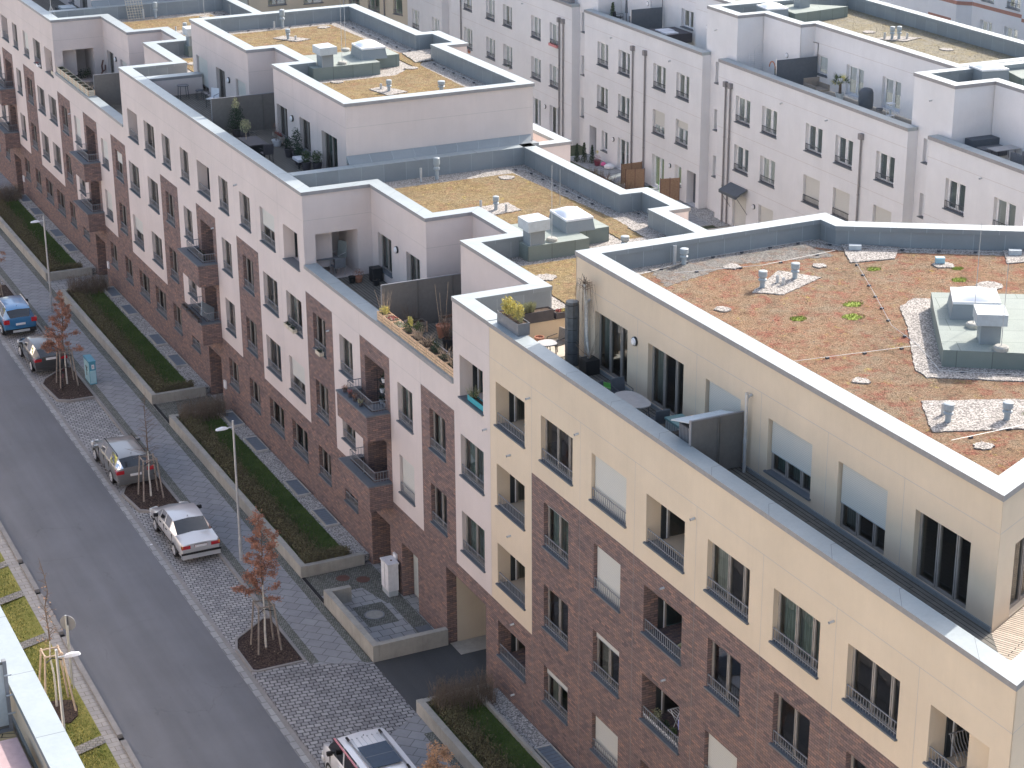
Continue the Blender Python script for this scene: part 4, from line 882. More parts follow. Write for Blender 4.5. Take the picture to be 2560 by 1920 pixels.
for x, y, h, k in ((33.27, 50.67, .58, 'c'), (34.71, 50.98, .55, 'c'), (33.95, 50.85, .28, 'p'), (34.02, 50.6, .26, 'p'), (31.45, 38.73, .55, 'c'), (32.96, 38.17, .52, 'c'), (31.65, 39.2, .35, 'p'), (32.32, 54.0, .55, 'c'), (32.05, 54.15, .65, 'p')):
    vent(Yl, x, y, 16.28, h, .11 if k == 'c' else .08, 'cowl' if k == 'c' else 'pipe')
patch(Yl, [(32.7, 50.4), (33.5, 49.75), (35.55, 50.7), (34.7, 51.95)], 16.28); patch(Yl, [(31.75, 40.3), (30.65, 38.35), (33.05, 37.4), (35.5, 38.4), (34.0, 39.3)], 16.28)
for x, y, r in ((31.2, 42.3, .26), (29.95, 51.0, .30), (31.0, 49.4, .25), (31.25, 37.0, .27), (39.9, 50.0, .35), (33.6, 53.0, .3), (36.2, 51.8, .25), (39.9, 47.6, .4)): patch(Yl, blob(x, y, r), 16.285)
patch(Yl, [(30.6, 52.2), (31.0, 54.0), (37.2, 54.1), (37.3, 52.5), (33.9, 53.2)], 16.28, 'sedum_grey', th=.012, jit=.08); patch(Yl, [(37.3, 51.6), (38.3, 53.6), (39.8, 52.3), (38.9, 51.3)], 16.286); patch(Yl, [(41.9, 49.2), (42.7, 50.4), (44.1, 49.9), (43.4, 48.8)], 16.286)
for x, y in ((38.3, 52.75), (42.75, 49.85)): 
    q = MB(); q.obox(x, y, 16.3, 16.48, .42, .2, -.55, 'zinc'); q.build('drain_cover', Yl)
q = MB(); q.obox(39.95, 50.25, 16.3, 16.5, .3, .22, -.5, 'box_blue_pale'); q.build('drain_cover', Yl)
clamps(Yl, [(37.6, 51.8), (36.2, 48.8), (34.7, 45.7), (34.35, 43.9), (33.6, 41.9)], 16.28); clamps(Yl, [(29.6, 44.5), (34.4, 43.9)], 16.28); clamps(Yl, [(29.7, 53.4), (33, 54.2), (37.6, 54.3), (38.2, 53.0), (43.3, 49.7)], 16.28)
clamps(Yl, [(33.6, 41.9), (37.7, 39.1)], 16.28); clamps(Yl, [(30.7, 37.6), (33.2, 37.6), (36, 38.8)], 16.28); clamps(Yl, [(31.5, 53.2), (34.5, 52.6), (37.6, 52.9)], 16.28)
for x, y, r in ((34.9, 48.0, .28), (34.2, 47.0, .3), (37.6, 50.7, .2), (39.4, 48.5, .22), (32.6, 47.6, .22), (40.1, 49.5, .16), (33.7, 38.2, .15)):
    rr = random.Random(int(x*10)); q = MB(); n_ = 18; bl = [(x+r*1.25*rr.uniform(.6, 1.1)*math.cos(6.283*i/n_), y+r*rr.uniform(.6, 1.1)*math.sin(6.283*i/n_), 16.292) for i in range(n_)]; q.face(bl, 'moss_lime')
    for i in range(160):
        a = rr.uniform(0, 6.28); d = r*math.sqrt(rr.random()); px, py = x+d*math.cos(a)*1.3, y+d*math.sin(a); h = rr.uniform(.03, .09); w = .015
        q.face([(px-w, py, 16.27), (px+w, py, 16.27), (px+rr.uniform(-.03, .03), py+rr.uniform(-.03, .03), 16.28+h)], 'moss_lime')
    q.build('moss_tuft', Yl)
tufts(Yl, sedY, 16.27, 9000, ['sedum_red', 'sedum_red', 'sedum_red', 'sedum_pale', 'sedum_gold', 'sedum_grey'], 5, (.01, .04), [pad, [(36.9, 47.6), (40.2, 45.6), (41.6, 44.5), (37.7, 38.8), (36.0, 39.7), (33.0, 41.7), (33.1, 42.4), (35.2, 45.6), (36.0, 47.1)]])
# terrace
MB().prism([(26.95, 29.9), (26.95, 56.9), (30.5, 56.9), (30.5, 55.1), (28.79, 54.98), (28.79, 36.0), (28.79, 33.2)], 13.05, 13.3, 'deck_grey').build('terrace_deck', Yl)
MB().prism([(27.0, 30.0), (28.74, 33.14), (28.79+26*ux, 33.2+26*uy), (28.79+26*ux, 30.2+26*uy)], 13.06, 13.303, 'deck_bleached').build('terrace_deck', Yl)
MB().prism([(27.0, 55.12), (27.0, 56.85), (30.45, 56.85), (30.45, 55.12)], 13.2, 13.306, 'tile_light').build('terrace_tiles', Yl)
q = MB(); q.wallstrip([(27.0, 30.2), (27.0, 56.9)], 13.3, 14.15, 'cladding'); q.face([(27.0, 56.9, 13.3), (31.2, 56.9, 13.3), (31.2, 56.9, 14.0), (27.0, 56.9, 14.0)], YE); q.face([(30.5, 55.0, 13.3), (30.5, 56.9, 13.3), (30.5, 56.9, 14.0), (30.5, 55.0, 14.0)], YE); q.build('parapet_lining', Yl)
MB().box(27.05, 31.2, 56.9, 57.04, 13.96, 14.02, 'coping').build('coping', Yl)
q = MB(); q.box(26.98, 28.72, 44.43, 44.47, 13.35, 15.05, 'panel_taupe'); o = q.build('privacy_screen', Yl)
f = MB(); f.box(26.95, 26.98, 44.4, 44.5, 13.3, 15.08, 'rail_grey'); f.box(26.98, 28.72, 44.42, 44.48, 15.05, 15.08, 'rail_grey'); f.box(27.85, 27.88, 44.38, 44.43, 13.3, 15.05, 'panel_taupe'); f.box(27.91, 27.94, 44.38, 44.43, 13.3, 15.05, 'panel_taupe'); f.build('screen_frame', Sub(o, Yl.inv))
q = MB(); q.cyl((28.62, 44.15, 13.3), (28.62, 44.15, 15.75), .05, .05, 12, 'galv'); q.cyl((28.62, 44.15, 14.2), (28.62, 44.15, 14.35), .062, .062, 12, 'galv'); q.cyl((28.62, 44.15, 15.6), (28.79, 44.15, 15.66), .045, .045, 10, 'galv'); q.build('downpipe', Yl)
q = MB(); q.cyl((28.62, 53.95, 13.3), (28.62, 53.95, 15.6), .045, .045, 12, 'galv'); q.cyl((28.62, 53.95, 15.5), (28.79, 53.95, 15.6), .045, .045, 10, 'galv'); q.build('downpipe', Yl)
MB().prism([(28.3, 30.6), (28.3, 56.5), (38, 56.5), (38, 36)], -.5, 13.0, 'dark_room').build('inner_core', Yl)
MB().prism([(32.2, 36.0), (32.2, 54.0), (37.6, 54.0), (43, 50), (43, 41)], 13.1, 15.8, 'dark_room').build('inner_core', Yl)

# ---- opposite house at the lower left: parapet, terrace, screen
Lf = Thing('apartment_building', 'house in the lower left corner seen from above, wide pale parapet and yellow inner wall', 'building', (6, 40, 0))
q = MB(); q.prism([(-8, 5), (7.12, 5), (7.12, 46.2), (-8, 46.2)], 0, 13.1, 'render_yellow'); q.build('rendered_wall', Lf)
MB().prism([(-8, 5), (6.5, 5), (6.5, 46.2), (-8, 46.2)], 13.1, 13.3, 'deck_wood').build('terrace_deck', Lf)
q = MB(); q.box(6.6, 7.12, 5, 46.2, 13.1, 14.15, 'render_yellow'); q.build('parapet', Lf)
c = MB(); c.ring([(7.2, 5), (7.2, 46.3)], .64, 14.15, 14.3, 'coping'); c.build('coping', Lf)
q = MB(); q.box(6.56, 6.599, 5, 46, 13.3, 13.42, 'cladding'); q.build('wall_plinth', Lf)
q = MB(); q.box(4.2, 6.42, 39.18, 39.22, 13.35, 15.0, 'panel_taupe'); q.box(4.2, 6.42, 39.165, 39.18, 13.45, 14.95, 'zinc'); o = q.build('privacy_screen', Lf)
f = MB(); f.box(6.42, 6.50, 39.13, 39.25, 13.3, 15.05, 'rail_grey'); f.box(4.2, 6.42, 39.14, 39.24, 13.3, 13.37, 'rail_grey'); 
for zz in (13.75, 14.2, 14.7): f.cyl((6.42, 39.12, zz), (6.58, 39.12, zz), .02, .02, 6, 'galv')
f.build('screen_frame', Sub(o, Lf.inv))
# sunlit facade of the houses across the street, out of frame but seen in the windows
Lo = Thing('apartment_building', 'pale house across the street, outside the picture, mirrored in the window panes', 'building', (7, 100, 0))
q = MB(); q.prism([(-6, 52), (7.12, 52), (7.12, 170), (-6, 170)], 0, 11.2, 'render_cream'); q.build('rendered_wall', Lo)

# ---------------------------------------------------------------- second row beyond the gardens
al = math.atan(0.0292); Xd = Vector((math.cos(al), -math.sin(al), 0)); Yd = Vector((math.sin(al), math.cos(al), 0)); Og = Vector((61.25-0.0292*78, 0, 0))
def P2(s_, t_): v = Og+Xd*s_+Yd*t_; return (v.x, v.y)
def F2(s_): v = Og+Xd*s_; return (v.x, v.y, R(-90)-al)
W = 'render_white'
def seg(label, t0, t1, cols, r0, r1, rcols, pen, side=True, mat=W, tower=None):
    """main wall t0..t1 (s=0), recessed bay r0..r1 (s=.6) carrying the tower"""
    b = P2(0, (t0+t1)/2); T = Thing('apartment_building', label, 'building', (b[0], b[1], 2.2), -al, 'white houses behind the gardens')
    def wz(r): return {4: (8.70, 10.28), 3: (5.75, 7.33), 1: (2.25, 4.38)}[r]
    H = []; 
    for a, c, r, o in cols:
        z0, z1 = wz(r) if isinstance(r, int) else r; H.append((-c, -a, z0, z1, .26 if not o.get('dark') else .8))
    gridwall(T, F2(0), [(-t1, -t0, 2.0, 11.9, mat)], H)
    for a, c, r, o in cols:
        z0, z1 = wz(r) if isinstance(r, int) else r
        if o.get('dark'):
            q = MB(); F = F2(0)
            q.face([fp(F, -c, .5, z0), fp(F, -a, .5, z0), fp(F, -a, .5, z1), fp(F, -c, .5, z1)], 'panel_dark'); q.build('garden_door', T); continue
        win(T, F2(0), -c, -a, z0, z1, 'white', o.get('sh', 0), rail=(r != 1 and not o.get('nr')), sill=(r != 1), dep=.2, door=(r == 1), cur=o.get('cur'))
    if r1 > r0:
        H = [(-c, -a, z0, z1, .26) for a, c, z0, z1 in rcols]
        gridwall(T, F2(.6), [(-r1, -r0, 2.0, 14.6, mat)]+([(-tower[1], -tower[0], 11.2, 14.6, mat)] if tower else []), H)
        for a, c, z0, z1 in rcols: win(T, F2(.6), -c, -a, z0, z1, 'white', rail=False, dep=.2, split=[], cur=.1)
    q = MB()
    q.wallstrip([P2(0, t0), P2(.6, t0)], 2.0, 11.9, mat); q.wallstrip([P2(0, t1), P2(.6, t1)], 2.0, 11.9, mat)
    q.build('rendered_wall', T)
    joints(T, F2(0), [(-t1, -t0, 11.0, 11.0), (-t1, -t0, 8.0, 8.0), (-t1, -t0, 5.0, 5.0)])
    for t_, tw, s0 in pen.get('pipes', []):
        q = MB(); F = F2(0)
        q.cyl(fp(F, -t_, -.09, 2.2), fp(F, -t_, -.09, 10.6), .055, .055, 10, 'pipe_dark'); p = fp(F, -t_, -.1, 10.72); q.obox(p[0], p[1], 10.58, 10.9, .26, .26, -al, 'pipe_dark')
        for zz in (4.5, 7.5): q.cyl(fp(F, -t_, -.09, zz), fp(F, -t_, -.09, zz+.06), .07, .07, 10, 'pipe_dark')
        q.build('downpipe', T)
    c = MB(); c.ring([P2(-.08, t1+(.0)), P2(-.08, t0-.05)], .6, 11.9, 12.08, 'coping'); c.build('coping', T)
    q = MB(); q.wallstrip([P2(.5, t0), P2(.5, t1)], 11.3, 11.9, 'cladding'); q.build('parapet_lining', T)
    d = MB(); d.prism([P2(.5, r0 if r1 > r0 else t0), P2(.5, t1), P2(4.2, t1), P2(4.2, r0 if r1 > r0 else t0)], 11.1, 11.3, 'deck_grey'); d.build('terrace_deck', T)
    return T
def pent(T, path, roofpath, ops=(), skip0=True):
    """path: wall polyline in (s,t); ops: (segment index, a, b, z0, z1, sh, kind) measured in t along that segment"""
    for i, (p, r_) in enumerate(zip(path, path[1:])):
        if skip0 and i == 0: continue
        if abs(p[0]-r_[0]) < .01:
            t0, t1 = min(p[1], r_[1]), max(p[1], r_[1]); oo = [o for o in ops if o[0] == i]; F = F2(p[0])
            gridwall(T, F, [(-t1, -t0, 11.2, 14.6, W)], [(-b, -a, z0, z1, .26) for _, a, b, z0, z1, s_ in oo])
            for _, a, b, z0, z1, s_ in oo: win(T, F, -b, -a, z0, z1, 'white', s_, rail=False, sill=z0 > 11.5, dep=.2, door=z0 < 11.5, cur=.1 if b-a > 1.2 else .2)
            joints(T, F, [(-t1, -t0, 13.7, 13.7)])
        else:
            q = MB(); q.wallstrip([P2(*p), P2(*r_)], 11.2, 14.6, W); q.build('rendered_wall', T)
    c = MB(); c.ring([P2(*p) for p in roofpath], -.6, 14.6, 14.78, 'coping', True); c.build('coping', T)
    ip = offset([P2(*p) for p in roofpath], -.57, True); q = MB(); q.wallstrip(ip+[ip[0]], 13.9, 14.6, 'cladding'); q.build('parapet_lining', T)
    MB().prism(offset([P2(*p) for p in roofpath], -.5, True), 13.7, 13.95, 'sedum_pale').build('sedum_roof', T)
    q = MB(); q.wallstrip([P2(roofpath[-1][0], roofpath[-1][1]), P2(roofpath[-2][0], roofpath[-2][1])], 2, 14.6, W); q.build('rendered_wall', T)

S4 = seg('white house at the right edge with the outdoor sofa on its terrace', 57, 78.7, [(75.42, 77.06, 4, {'cur': .96}), (71.45, 73.12, 4, {'cur': .95}), (66.5, 68.2, 4, {}), (62, 63.7, 4, {}), (75.42, 77.06, 3, {}), (71.45, 73.12, 3, {}), (66.5, 68.2, 3, {})], 78.7, 80.5, [(78.9, 79.95, 10.33, 11.6), (78.9, 79.95, 7.45, 8.72), (78.9, 79.95, 4.5, 5.76)], {'pipes': []}, tower=(77.65, 81.1))
pent(S4, [(.6, 81.1), (.6, 77.65), (3.05, 77.65), (3.05, 57)], [(.55, 77.6), (.55, 81.15), (3.4, 81.15), (10.8, 81.15), (10.8, 57), (3.0, 57), (3.0, 77.6)], [(2, 74.88, 76.5, 11.35, 13.33, 0), (2, 70.5, 72.2, 11.35, 13.33, 0)])
spouts(S4, F2(0), [(-74.2, 10.95)]); spouts(S4, F2(.62), [(-79.5, 13.65)])
S3 = seg('long white house with the palm and covered grill on its terrace', 80.5, 99.95, [(96.2, 97.87, 4, {'cur': .96}), (93.2, 94.87, 4, {'cur': .95}), (88.44, 90.15, 4, {'cur': .95}), (85.42, 87.12, 4, {'cur': .95}), (81.5, 83.2, 4, {'cur': .95}), (96.2, 97.87, 3, {}), (93.2, 94.87, 3, {}), (88.44, 90.15, 3, {'sh': 1}), (85.45, 87.1, 3, {'sh': 1}), (81.5, 83.2, 3, {'sh': 1}), (96.24, 97.87, 1, {'sh': 1}), (93.2, 94.87, 1, {'sh': 1}), (88.4, 90.1, 1, {})],
         99.95, 102.0, [(100.55, 101.4, 10.28, 11.58), (100.55, 101.4, 7.37, 8.68), (100.55, 101.4, 4.45, 5.77)], {'pipes': [(98.95, 0, 0), (98.4, 0, 0), (84.55, 0, 0)]}, tower=(98.95, 102.6))
pent(S3, [(.6, 102.6), (.6, 98.95), (2.4, 98.95), (2.4, 94.87), (3.35, 94.87), (3.35, 81.1)], [(.55, 98.9), (.55, 102.6), (10.8, 102.6), (10.8, 81.25), (3.3, 81.25), (3.3, 94.83), (2.35, 94.83), (2.35, 98.9)],
     [(2, 97.13, 97.98, 11.35, 13.0, 0), (4, 93.4, 94.6, 11.9, 13.05, 0), (4, 89.7, 91.45, 11.33, 13.04, 0), (4, 86.1, 87.88, 11.33, 13.04, 0)])
spouts(S3, F2(0), [(-88.0, 10.88), (-92.7, 10.86)]); spouts(S3, F2(.62), [(-101.4, 13.5)])
for t_ in (96.2,): wall_lamp(S3, F2(2.4), -t_, 12.75); wall_lamp(S3, F2(0), -95.35, 4.1)
S2 = seg('white house behind the gardens with thuja bushes at its back door', 101.98, 118.2, [(114.65, 116.25, 4, {'cur': .96}), (111.52, 113.15, 4, {'cur': .96}), (106.6, 108.27, 4, {'cur': .95}), (103.56, 105.2, 4, {'cur': .96}), (114.63, 116.26, 3, {}), (111.5, 113.15, 3, {}), (106.6, 108.22, 3, {'sh': .62}), (103.56, 105.16, 3, {'sh': .33}),
         (116.3, 117.35, (2.25, 4.3), {'dark': 1}), (114.64, 115.5, (2.95, 4.33), {'nr': 1}), (111.5, 113.1, 1, {}), (106.56, 108.2, 1, {}), (104.26, 105.15, (3.1, 4.39), {'nr': 1}), (102.4, 103.55, (2.25, 4.4), {'dark': 1})],
         118.2, 120.2, [(119.22, 119.9, 10.22, 11.56), (119.22, 119.9, 7.25, 8.6), (119.22, 119.9, 4.3, 5.66)], {'pipes': [(110.97, 0, 0), (109.27, 0, 0)]}, tower=(117.4, 120.8))
pent(S2, [(.6, 120.8), (.6, 117.4), (2.4, 117.4), (2.4, 113.2), (3.35, 113.2), (3.35, 107.2), (2.4, 107.2), (2.4, 102.6)], [(.55, 117.35), (.55, 120.8), (10.8, 120.8), (10.8, 102.65), (2.35, 102.65), (2.35, 107.2), (3.3, 107.2), (3.3, 113.2), (2.35, 113.2), (2.35, 117.35)],
     [(2, 114.6, 116.2, 11.33, 13.1, 0), (4, 109.2, 110.8, 11.9, 13.1, 0), (6, 104.0, 105.0, 11.33, 13.1, 0)])
wall_lamp(S2, F2(0), -113.7, 4.1); wall_lamp(S2, F2(0), -105.75, 4.15); wall_lamp(S2, F2(2.4), -113.6, 13.0); wall_lamp(S2, F2(2.4), -105.6, 12.8)
spouts(S2, F2(0), [(-106.0, 10.82), (-114.1, 10.88)])
S1 = seg('white house behind the gardens with pink flower boxes at an upper window', 120.2, 142.0, [(x, x+1.62, r, {}) for r in (4, 3) for x in (122.2, 125.32, 130.33, 133.5, 137.85)] + [(122.2, 123.84, 1, {}), (125.34, 126.9, 1, {}), (130.3, 131.9, 1, {})], 142.0, 144.0, [(142.3, 142.9, 7.1, 8.4), (142.3, 142.9, 10.1, 11.4), (142.3, 142.9, 4.3, 5.6)], {'pipes': [(122.07, 0, 0), (121.46, 0, 0), (139.9, 0, 0)]})
pent(S1, [(2.4, 141.0), (2.4, 120.85)], [(2.35, 120.85), (2.35, 141), (10.8, 141), (10.8, 120.85)], [(0, 125, 126.6, 11.33, 13.1, 0)], skip0=False)
spouts(S1, F2(0), [(-128.3, 10.9)]); wall_lamp(S1, F2(0), -124.5, 4.1)
S0 = seg('white house at the far end of the garden row, next to the beige one', 144.0, 151.6, [(144.65, 146.17, (5.5, 7.0), {}), (149.04, 150.56, (5.34, 6.96), {}), (144.65, 146.17, 4, {}), (149.04, 150.56, 4, {})], 144, 144, [], {})

# beige houses closing the far end
Be = Thing('apartment_building', 'beige house closing the far end of the gardens, behind the green roofs', 'building', (52, 160, 2.2))
gridwall(Be, (0, 160.0, 0), [(36, 60.8, 2.0, 16, 'render_beige')], [(54.16, 55.8, 6.4, 8.3, .2), (57.35, 59.13, 6.3, 8.3, .2), (50.9, 52.5, 6.4, 8.3, .2), (47.6, 49.2, 6.4, 8.3, .2)])
for a, b in ((54.16, 55.8), (57.35, 59.13), (50.9, 52.5), (47.6, 49.2)): win(Be, (0, 160.0, 0), a, b, 6.4 if a != 57.35 else 6.3, 8.3, rail=(a == 54.16), cur=.6)
pA, pB = Vector((60.8, 160, 0)), Vector((P2(0, 151.6)[0], P2(0, 151.6)[1]+.0, 0)); dF = (pB-pA); LB = dF.length; thF = math.atan2(dF.y, dF.x); FB = (pA.x, pA.y, thF)
gridwall(Be, FB, [(0, LB, 2.0, 16, 'render_beige')], [(1.0, 2.5, 6.1, 7.8, .2), (3.6, 5.2, 6.0, 7.7, .2), (7.0, 8.2, 6.1, 7.8, .2)])
for a, b, z in ((1.0, 2.5, 6.1), (3.6, 5.2, 6.0), (7.0, 8.2, 6.1)): win(Be, FB, a, b, z, z+1.7, cur=.55)
q = MB(); q.cyl(fp(FB, 5.9, -.08, 2), fp(FB, 5.9, -.08, 15), .06, .06, 8, 'pipe_dark'); q.cyl(fp(FB, .4, -.08, 2), fp(FB, .4, -.08, 15), .06, .06, 8, 'pipe_dark'); q.build('downpipe', Be)

# far house with brick bands at the upper right
Fr = Thing('apartment_building', 'distant white house with red brick bands at the upper right edge', 'building', (*P2(32, 115), 2), -al)
Ff = F2(32)
gridwall(Fr, Ff, [(-118.2, -100, 1, 18, W), (-118.2, -112.4, 9.85, 10.12, 'brick_red_far'), (-112.4, -100, 9.6, 9.85, 'brick_red_far')], [(-117.15, -115.7, 7.4, 9.0, .25), (-114.25, -112.7, 7.4, 9.0, .25), (-111.3, -109.8, 7.4, 9.0, .25), (-117.1, -115.7, 10.4, 12, .25), (-114.2, -112.65, 10.35, 12, .25), (-111.3, -109.8, 10.3, 12, .25)])
for a, b, z0, z1 in ((-117.15, -115.7, 7.4, 9.0), (-114.25, -112.7, 7.4, 9.0), (-111.3, -109.8, 7.4, 9.0), (-117.1, -115.7, 10.4, 12), (-114.2, -112.65, 10.35, 12), (-111.3, -109.8, 10.3, 12)): win(Fr, Ff, a, b, z0, z1, 'white', rail=z0 > 9.5, sill=z0 > 9.5, dep=.2)
Ff2 = F2(31.2)
gridwall(Fr, Ff2, [(-122.6, -119.05, 1, 18, W), (-122.5, -119.6, 7.2, 8.76, 'brick_red_far'), (-122.6, -119.05, 9.85, 10.12, 'brick_red_far')], []); gridwall(Fr, F2(33), [(-140, -122.6, 1, 18, W)], [])
q = MB(); q.wallstrip([P2(31.2, 119.05), P2(32, 118.2)], 1, 18, W); q.wallstrip([P2(31.2, 122.6), P2(33, 122.6)], 1, 18, W); q.build('rendered_wall', Fr)
q = MB(); q.wallstrip([P2(31.17, 119.03), P2(31.97, 118.18)], 9.85, 10.12, 'brick_red_far'); q.build('brick_band', Fr)

# ---------------------------------------------------------------- ground
def poly(name, pts, z, m_, th=.05):
    o = MB().prism(pts, z-th, z, m_).build(name); return struct(o)
poly('ground', [(-120, -60), (320, -60), (320, 420), (-120, 420)], -.12, 'asphalt_dark')
poly('road', [(13.66, 5), (19.06, 5), (19.06, 240), (13.66, 240)], 0.0, 'asphalt')
poly('parking_strip', [(19.06, 5), (21.12, 5), (21.12, 240), (19.06, 240)], 0.006, 'cobbles')
poly('sidewalk', [(21.25, 61.75), (23.42, 60.8), (26.5, 60.8), (26.5, 240), (21.25, 240)], 0.10, 'slabs', .22)
poly('pavement_base', [(19.3, 50), (26.5, 50), (26.5, 66), (19.3, 66)], -.03, 'asphalt_dark')
poly('sidewalk', [(21.25, 5), (26.5, 5), (26.5, 56.7), (23.42, 56.7), (21.25, 55.3)], 0.10, 'slabs', .22)
poly('driveway_apron', [(19.12, 54.2), (21.25, 55.25), (23.42, 56.65), (23.42, 60.85), (21.3, 61.8), (21.25, 62.22), (19.12, 62.2)], 0.085, 'cobbles_large', .2)
poly('driveway', [(23.42, 56.6), (32, 56.6), (32, 60.9), (23.42, 60.9)], 0.105, 'asphalt_dark', .2)
for a, b in ((61.75, 240), (5, 55.3)):
    poly('mosaic_strip', [(21.27, a), (21.62, a), (21.62, b), (21.27, b)], 0.106, 'mosaic', .02); poly('mosaic_strip', [(23.08, a-(.7 if a > 60 else 0)), (23.42, a-(.9 if a > 60 else 0)), (23.42, b), (23.08, b)], 0.106, 'mosaic', .02)
q = MB(); q.box(18.96, 19.12, 5, 240, -.02, .025, 'kerb_stone'); struct(q.build('kerb'))
q = MB(); q.box(21.12, 21.25, 62.2, 240, -.02, .125, 'kerb_stone'); struct(q.build('kerb')); q = MB(); q.box(21.12, 21.25, 5, 55.15, -.02, .125, 'kerb_stone'); struct(q.build('kerb'))
# seam between asphalt and kerb
poly('gutter', [(18.72, 5), (18.96, 5), (18.96, 240), (18.72, 240)], 0.004, 'court_slabs')
# left side: kerb in lengths with gaps, gutter slabs, verge with stone swales
q = MB(); edges = [5, 43.8, 51.7, 59.55, 59.95, 67.9, 68.4, 71.9, 72.5, 75.0, 75.6, 83.2, 83.7, 91.4, 91.9, 240]
gaps = [(43.6, 44.0), (51.6, 52.0), (59.55, 59.95), (67.95, 68.4), (71.95, 72.4), (75.0, 75.45), (83.2, 83.6)]
y = 5
for a, b in gaps+[(240, 240)]:
    k = y
    while k < a-.01: k2 = min(k+1.0, a); q.box(13.45, 13.64, k+.004, k2-.004, -.05, .12, 'kerb_stone'); k = k2
    y = b
struct(q.build('kerb'))
poly('gutter', [(13.0, 5), (13.45, 5), (13.45, 240), (13.0, 240)], 0.02, 'gutter_slabs')
# verge: gently rolling lawn
def verge():
    q = MB(); nx, ny = 10, 150; y0, y1 = 20, 170
    def P(i, j):
        x = 7.2+(13.0-7.2)*i/nx; y = y0+(y1-y0)*j/ny; z = .02-.16*math.sin(math.pi*i/nx)*(.6+.4*math.sin(y*.8)) if 0 < i < nx else .03
        return (x, y, z)
    for i in range(nx):
        for j in range(ny): q.face([P(i, j), P(i+1, j), P(i+1, j+1), P(i, j+1)], 'verge_grass')
    return q.build('verge_lawn', smooth=True)
struct(verge())
poly('ground', [(-60, 5), (7.2, 5), (7.2, 240), (-60, 240)], -.02, 'slabs')
for ya in (59.75, 68.15, 72.2, 75.2, 83.4):
    pts = [(13.0, ya+.25), (12.0, ya-.1), (10.9, ya-.25), (9.9, ya+.1), (8.8, ya), (7.4, ya-.2)]
    up = [(x, y+.30) for x, y in pts]; lo_ = [(x, y-.25) for x, y in pts]; q = MB()
    for i in range(len(pts)-1): q.face([(*lo_[i], .055), (*lo_[i+1], .055), (*up[i+1], .055), (*up[i], .055)], 'swale_stone')
    struct(q.build('stone_swale'))
# grass blades on the verge near the camera
def blades(name, regions, n, seed, mats, h=(.03, .10), kind='stuff', z=.02, lab='', cat='grass'):
    r_ = random.Random(seed); q = MB()
    for k in range(n):
        x0, x1, y0, y1 = regions[k % len(regions)]; x = r_.uniform(x0, x1); y = r_.uniform(y0, y1); hh = r_.uniform(*h); a = r_.uniform(0, 3.14); w = .018
        zz = z if not callable(z) else z(x, y)
        q.face([(x-w*math.cos(a), y-w*math.sin(a), zz), (x+w*math.cos(a), y+w*math.sin(a), zz), (x+r_.uniform(-.05, .05), y+r_.uniform(-.05, .05), zz+hh)], r_.choice(mats))
    o = q.build(name); o['kind'] = kind; tag(o, lab, cat); return o
blades('grass', [(11.2, 12.95, 56, 66), (10.5, 12.95, 66, 80)], 16000, 11, ['verge_grass', 'verge_grass', 'lawn_grass', 'leaf_yellow'], (.03, .09), 'stuff', .0, 'short patchy sun-tinted grass on the verge between the lower left house and the road')
# courtyard behind the street row
poly('courtyard_lawn', [(38.7, 20), (62.6, 20), (68, 165), (38.7, 165)], 2.2, 'court_grass', .5)
def quad2(s0, s1, t0, t1): return [P2(s0, t0), P2(s1, t0), P2(s1, t1), P2(s0, t1)]
poly('patio', quad2(-1.9, -.02, 108.3, 117.3), 2.26, 'court_slabs'); poly('patio', quad2(-1.9, -.02, 98.6, 107.6), 2.26, 'court_slabs'); poly('patio', quad2(-1.9, -.02, 120.6, 128), 2.26, 'court_slabs')
poly('gravel_strip', quad2(-.9, .55, 98.0, 102.4), 2.27, 'gravel_grey'); poly('flower_bed', quad2(-2.6, -1.9, 104, 113), 2.29, 'mulch'); poly('patio', quad2(-2.2, -.02, 84, 97.9), 2.26, 'tile_light')
# raised garden room wing at the back of the penthouse house
Wg = Thing('garden_extension', 'small cream extension with a pale parapet behind the big penthouse', 'extension', (39.9, 81, 2.2))
q = MB(); q.wallstrip([(39.0, 78.45), (40.75, 78.45), (40.75, 88.5)], 2.2, 14.0, CR); q.wallstrip([(40.2, 78.5), (40.2, 88.5)], 13.2, 14.0, CR); q.build('rendered_wall', Wg)
c = MB(); c.ring([(39.0, 78.4), (40.8, 78.4), (40.8, 88.45)], .58, 14.0, 14.15, 'coping'); c.build('coping', Wg)
MB().prism([(39.05, 78.9), (40.3, 78.9), (40.3, 88.4), (39.05, 88.4)], 13.0, 13.2, 'deck_grey').build('terrace_deck', Wg)

# ---------------------------------------------------------------- planting beds in front of the facade
def bed(y0, y1, label):
    """L/U shaped concrete wall around lawn, hedge and light wells"""
    T = Thing('planter_wall', label, 'planter wall', (23.5, (y0+y1)/2, 0.1), 0, 'low concrete planter walls')
    q = MB(); H = .62; t = .25
    k = y0
    while k < y1-.01:
        k2 = min(k+2.5, y1); q.box(23.42, 23.42+t, k+.004, k2-.004, .0, H, 'concrete'); k = k2
    q.build('wall', T)
    q = MB(); k = 23.42+t
    while k < 26.2:
        k2 = min(k+1.35, 26.2); q.box(k+.004, k2-.004, y0, y0+t, 0, H-.02, 'concrete'); q.box(k+.004, k2-.004, y1-t, y1, 0, H-.02, 'concrete'); k = k2
    q.build('end_wall', T)
    return T
beds = [(68.6, 87.15, 'low concrete planter wall below the first house with the brick balconies'), (90.1, 108.95, 'low concrete planter wall beside the blue utility box'), (112.4, 131.0, 'low concrete planter wall by the farther street lamp'), (40, 56.75, 'low concrete planter wall at the bottom edge beside the white van')]
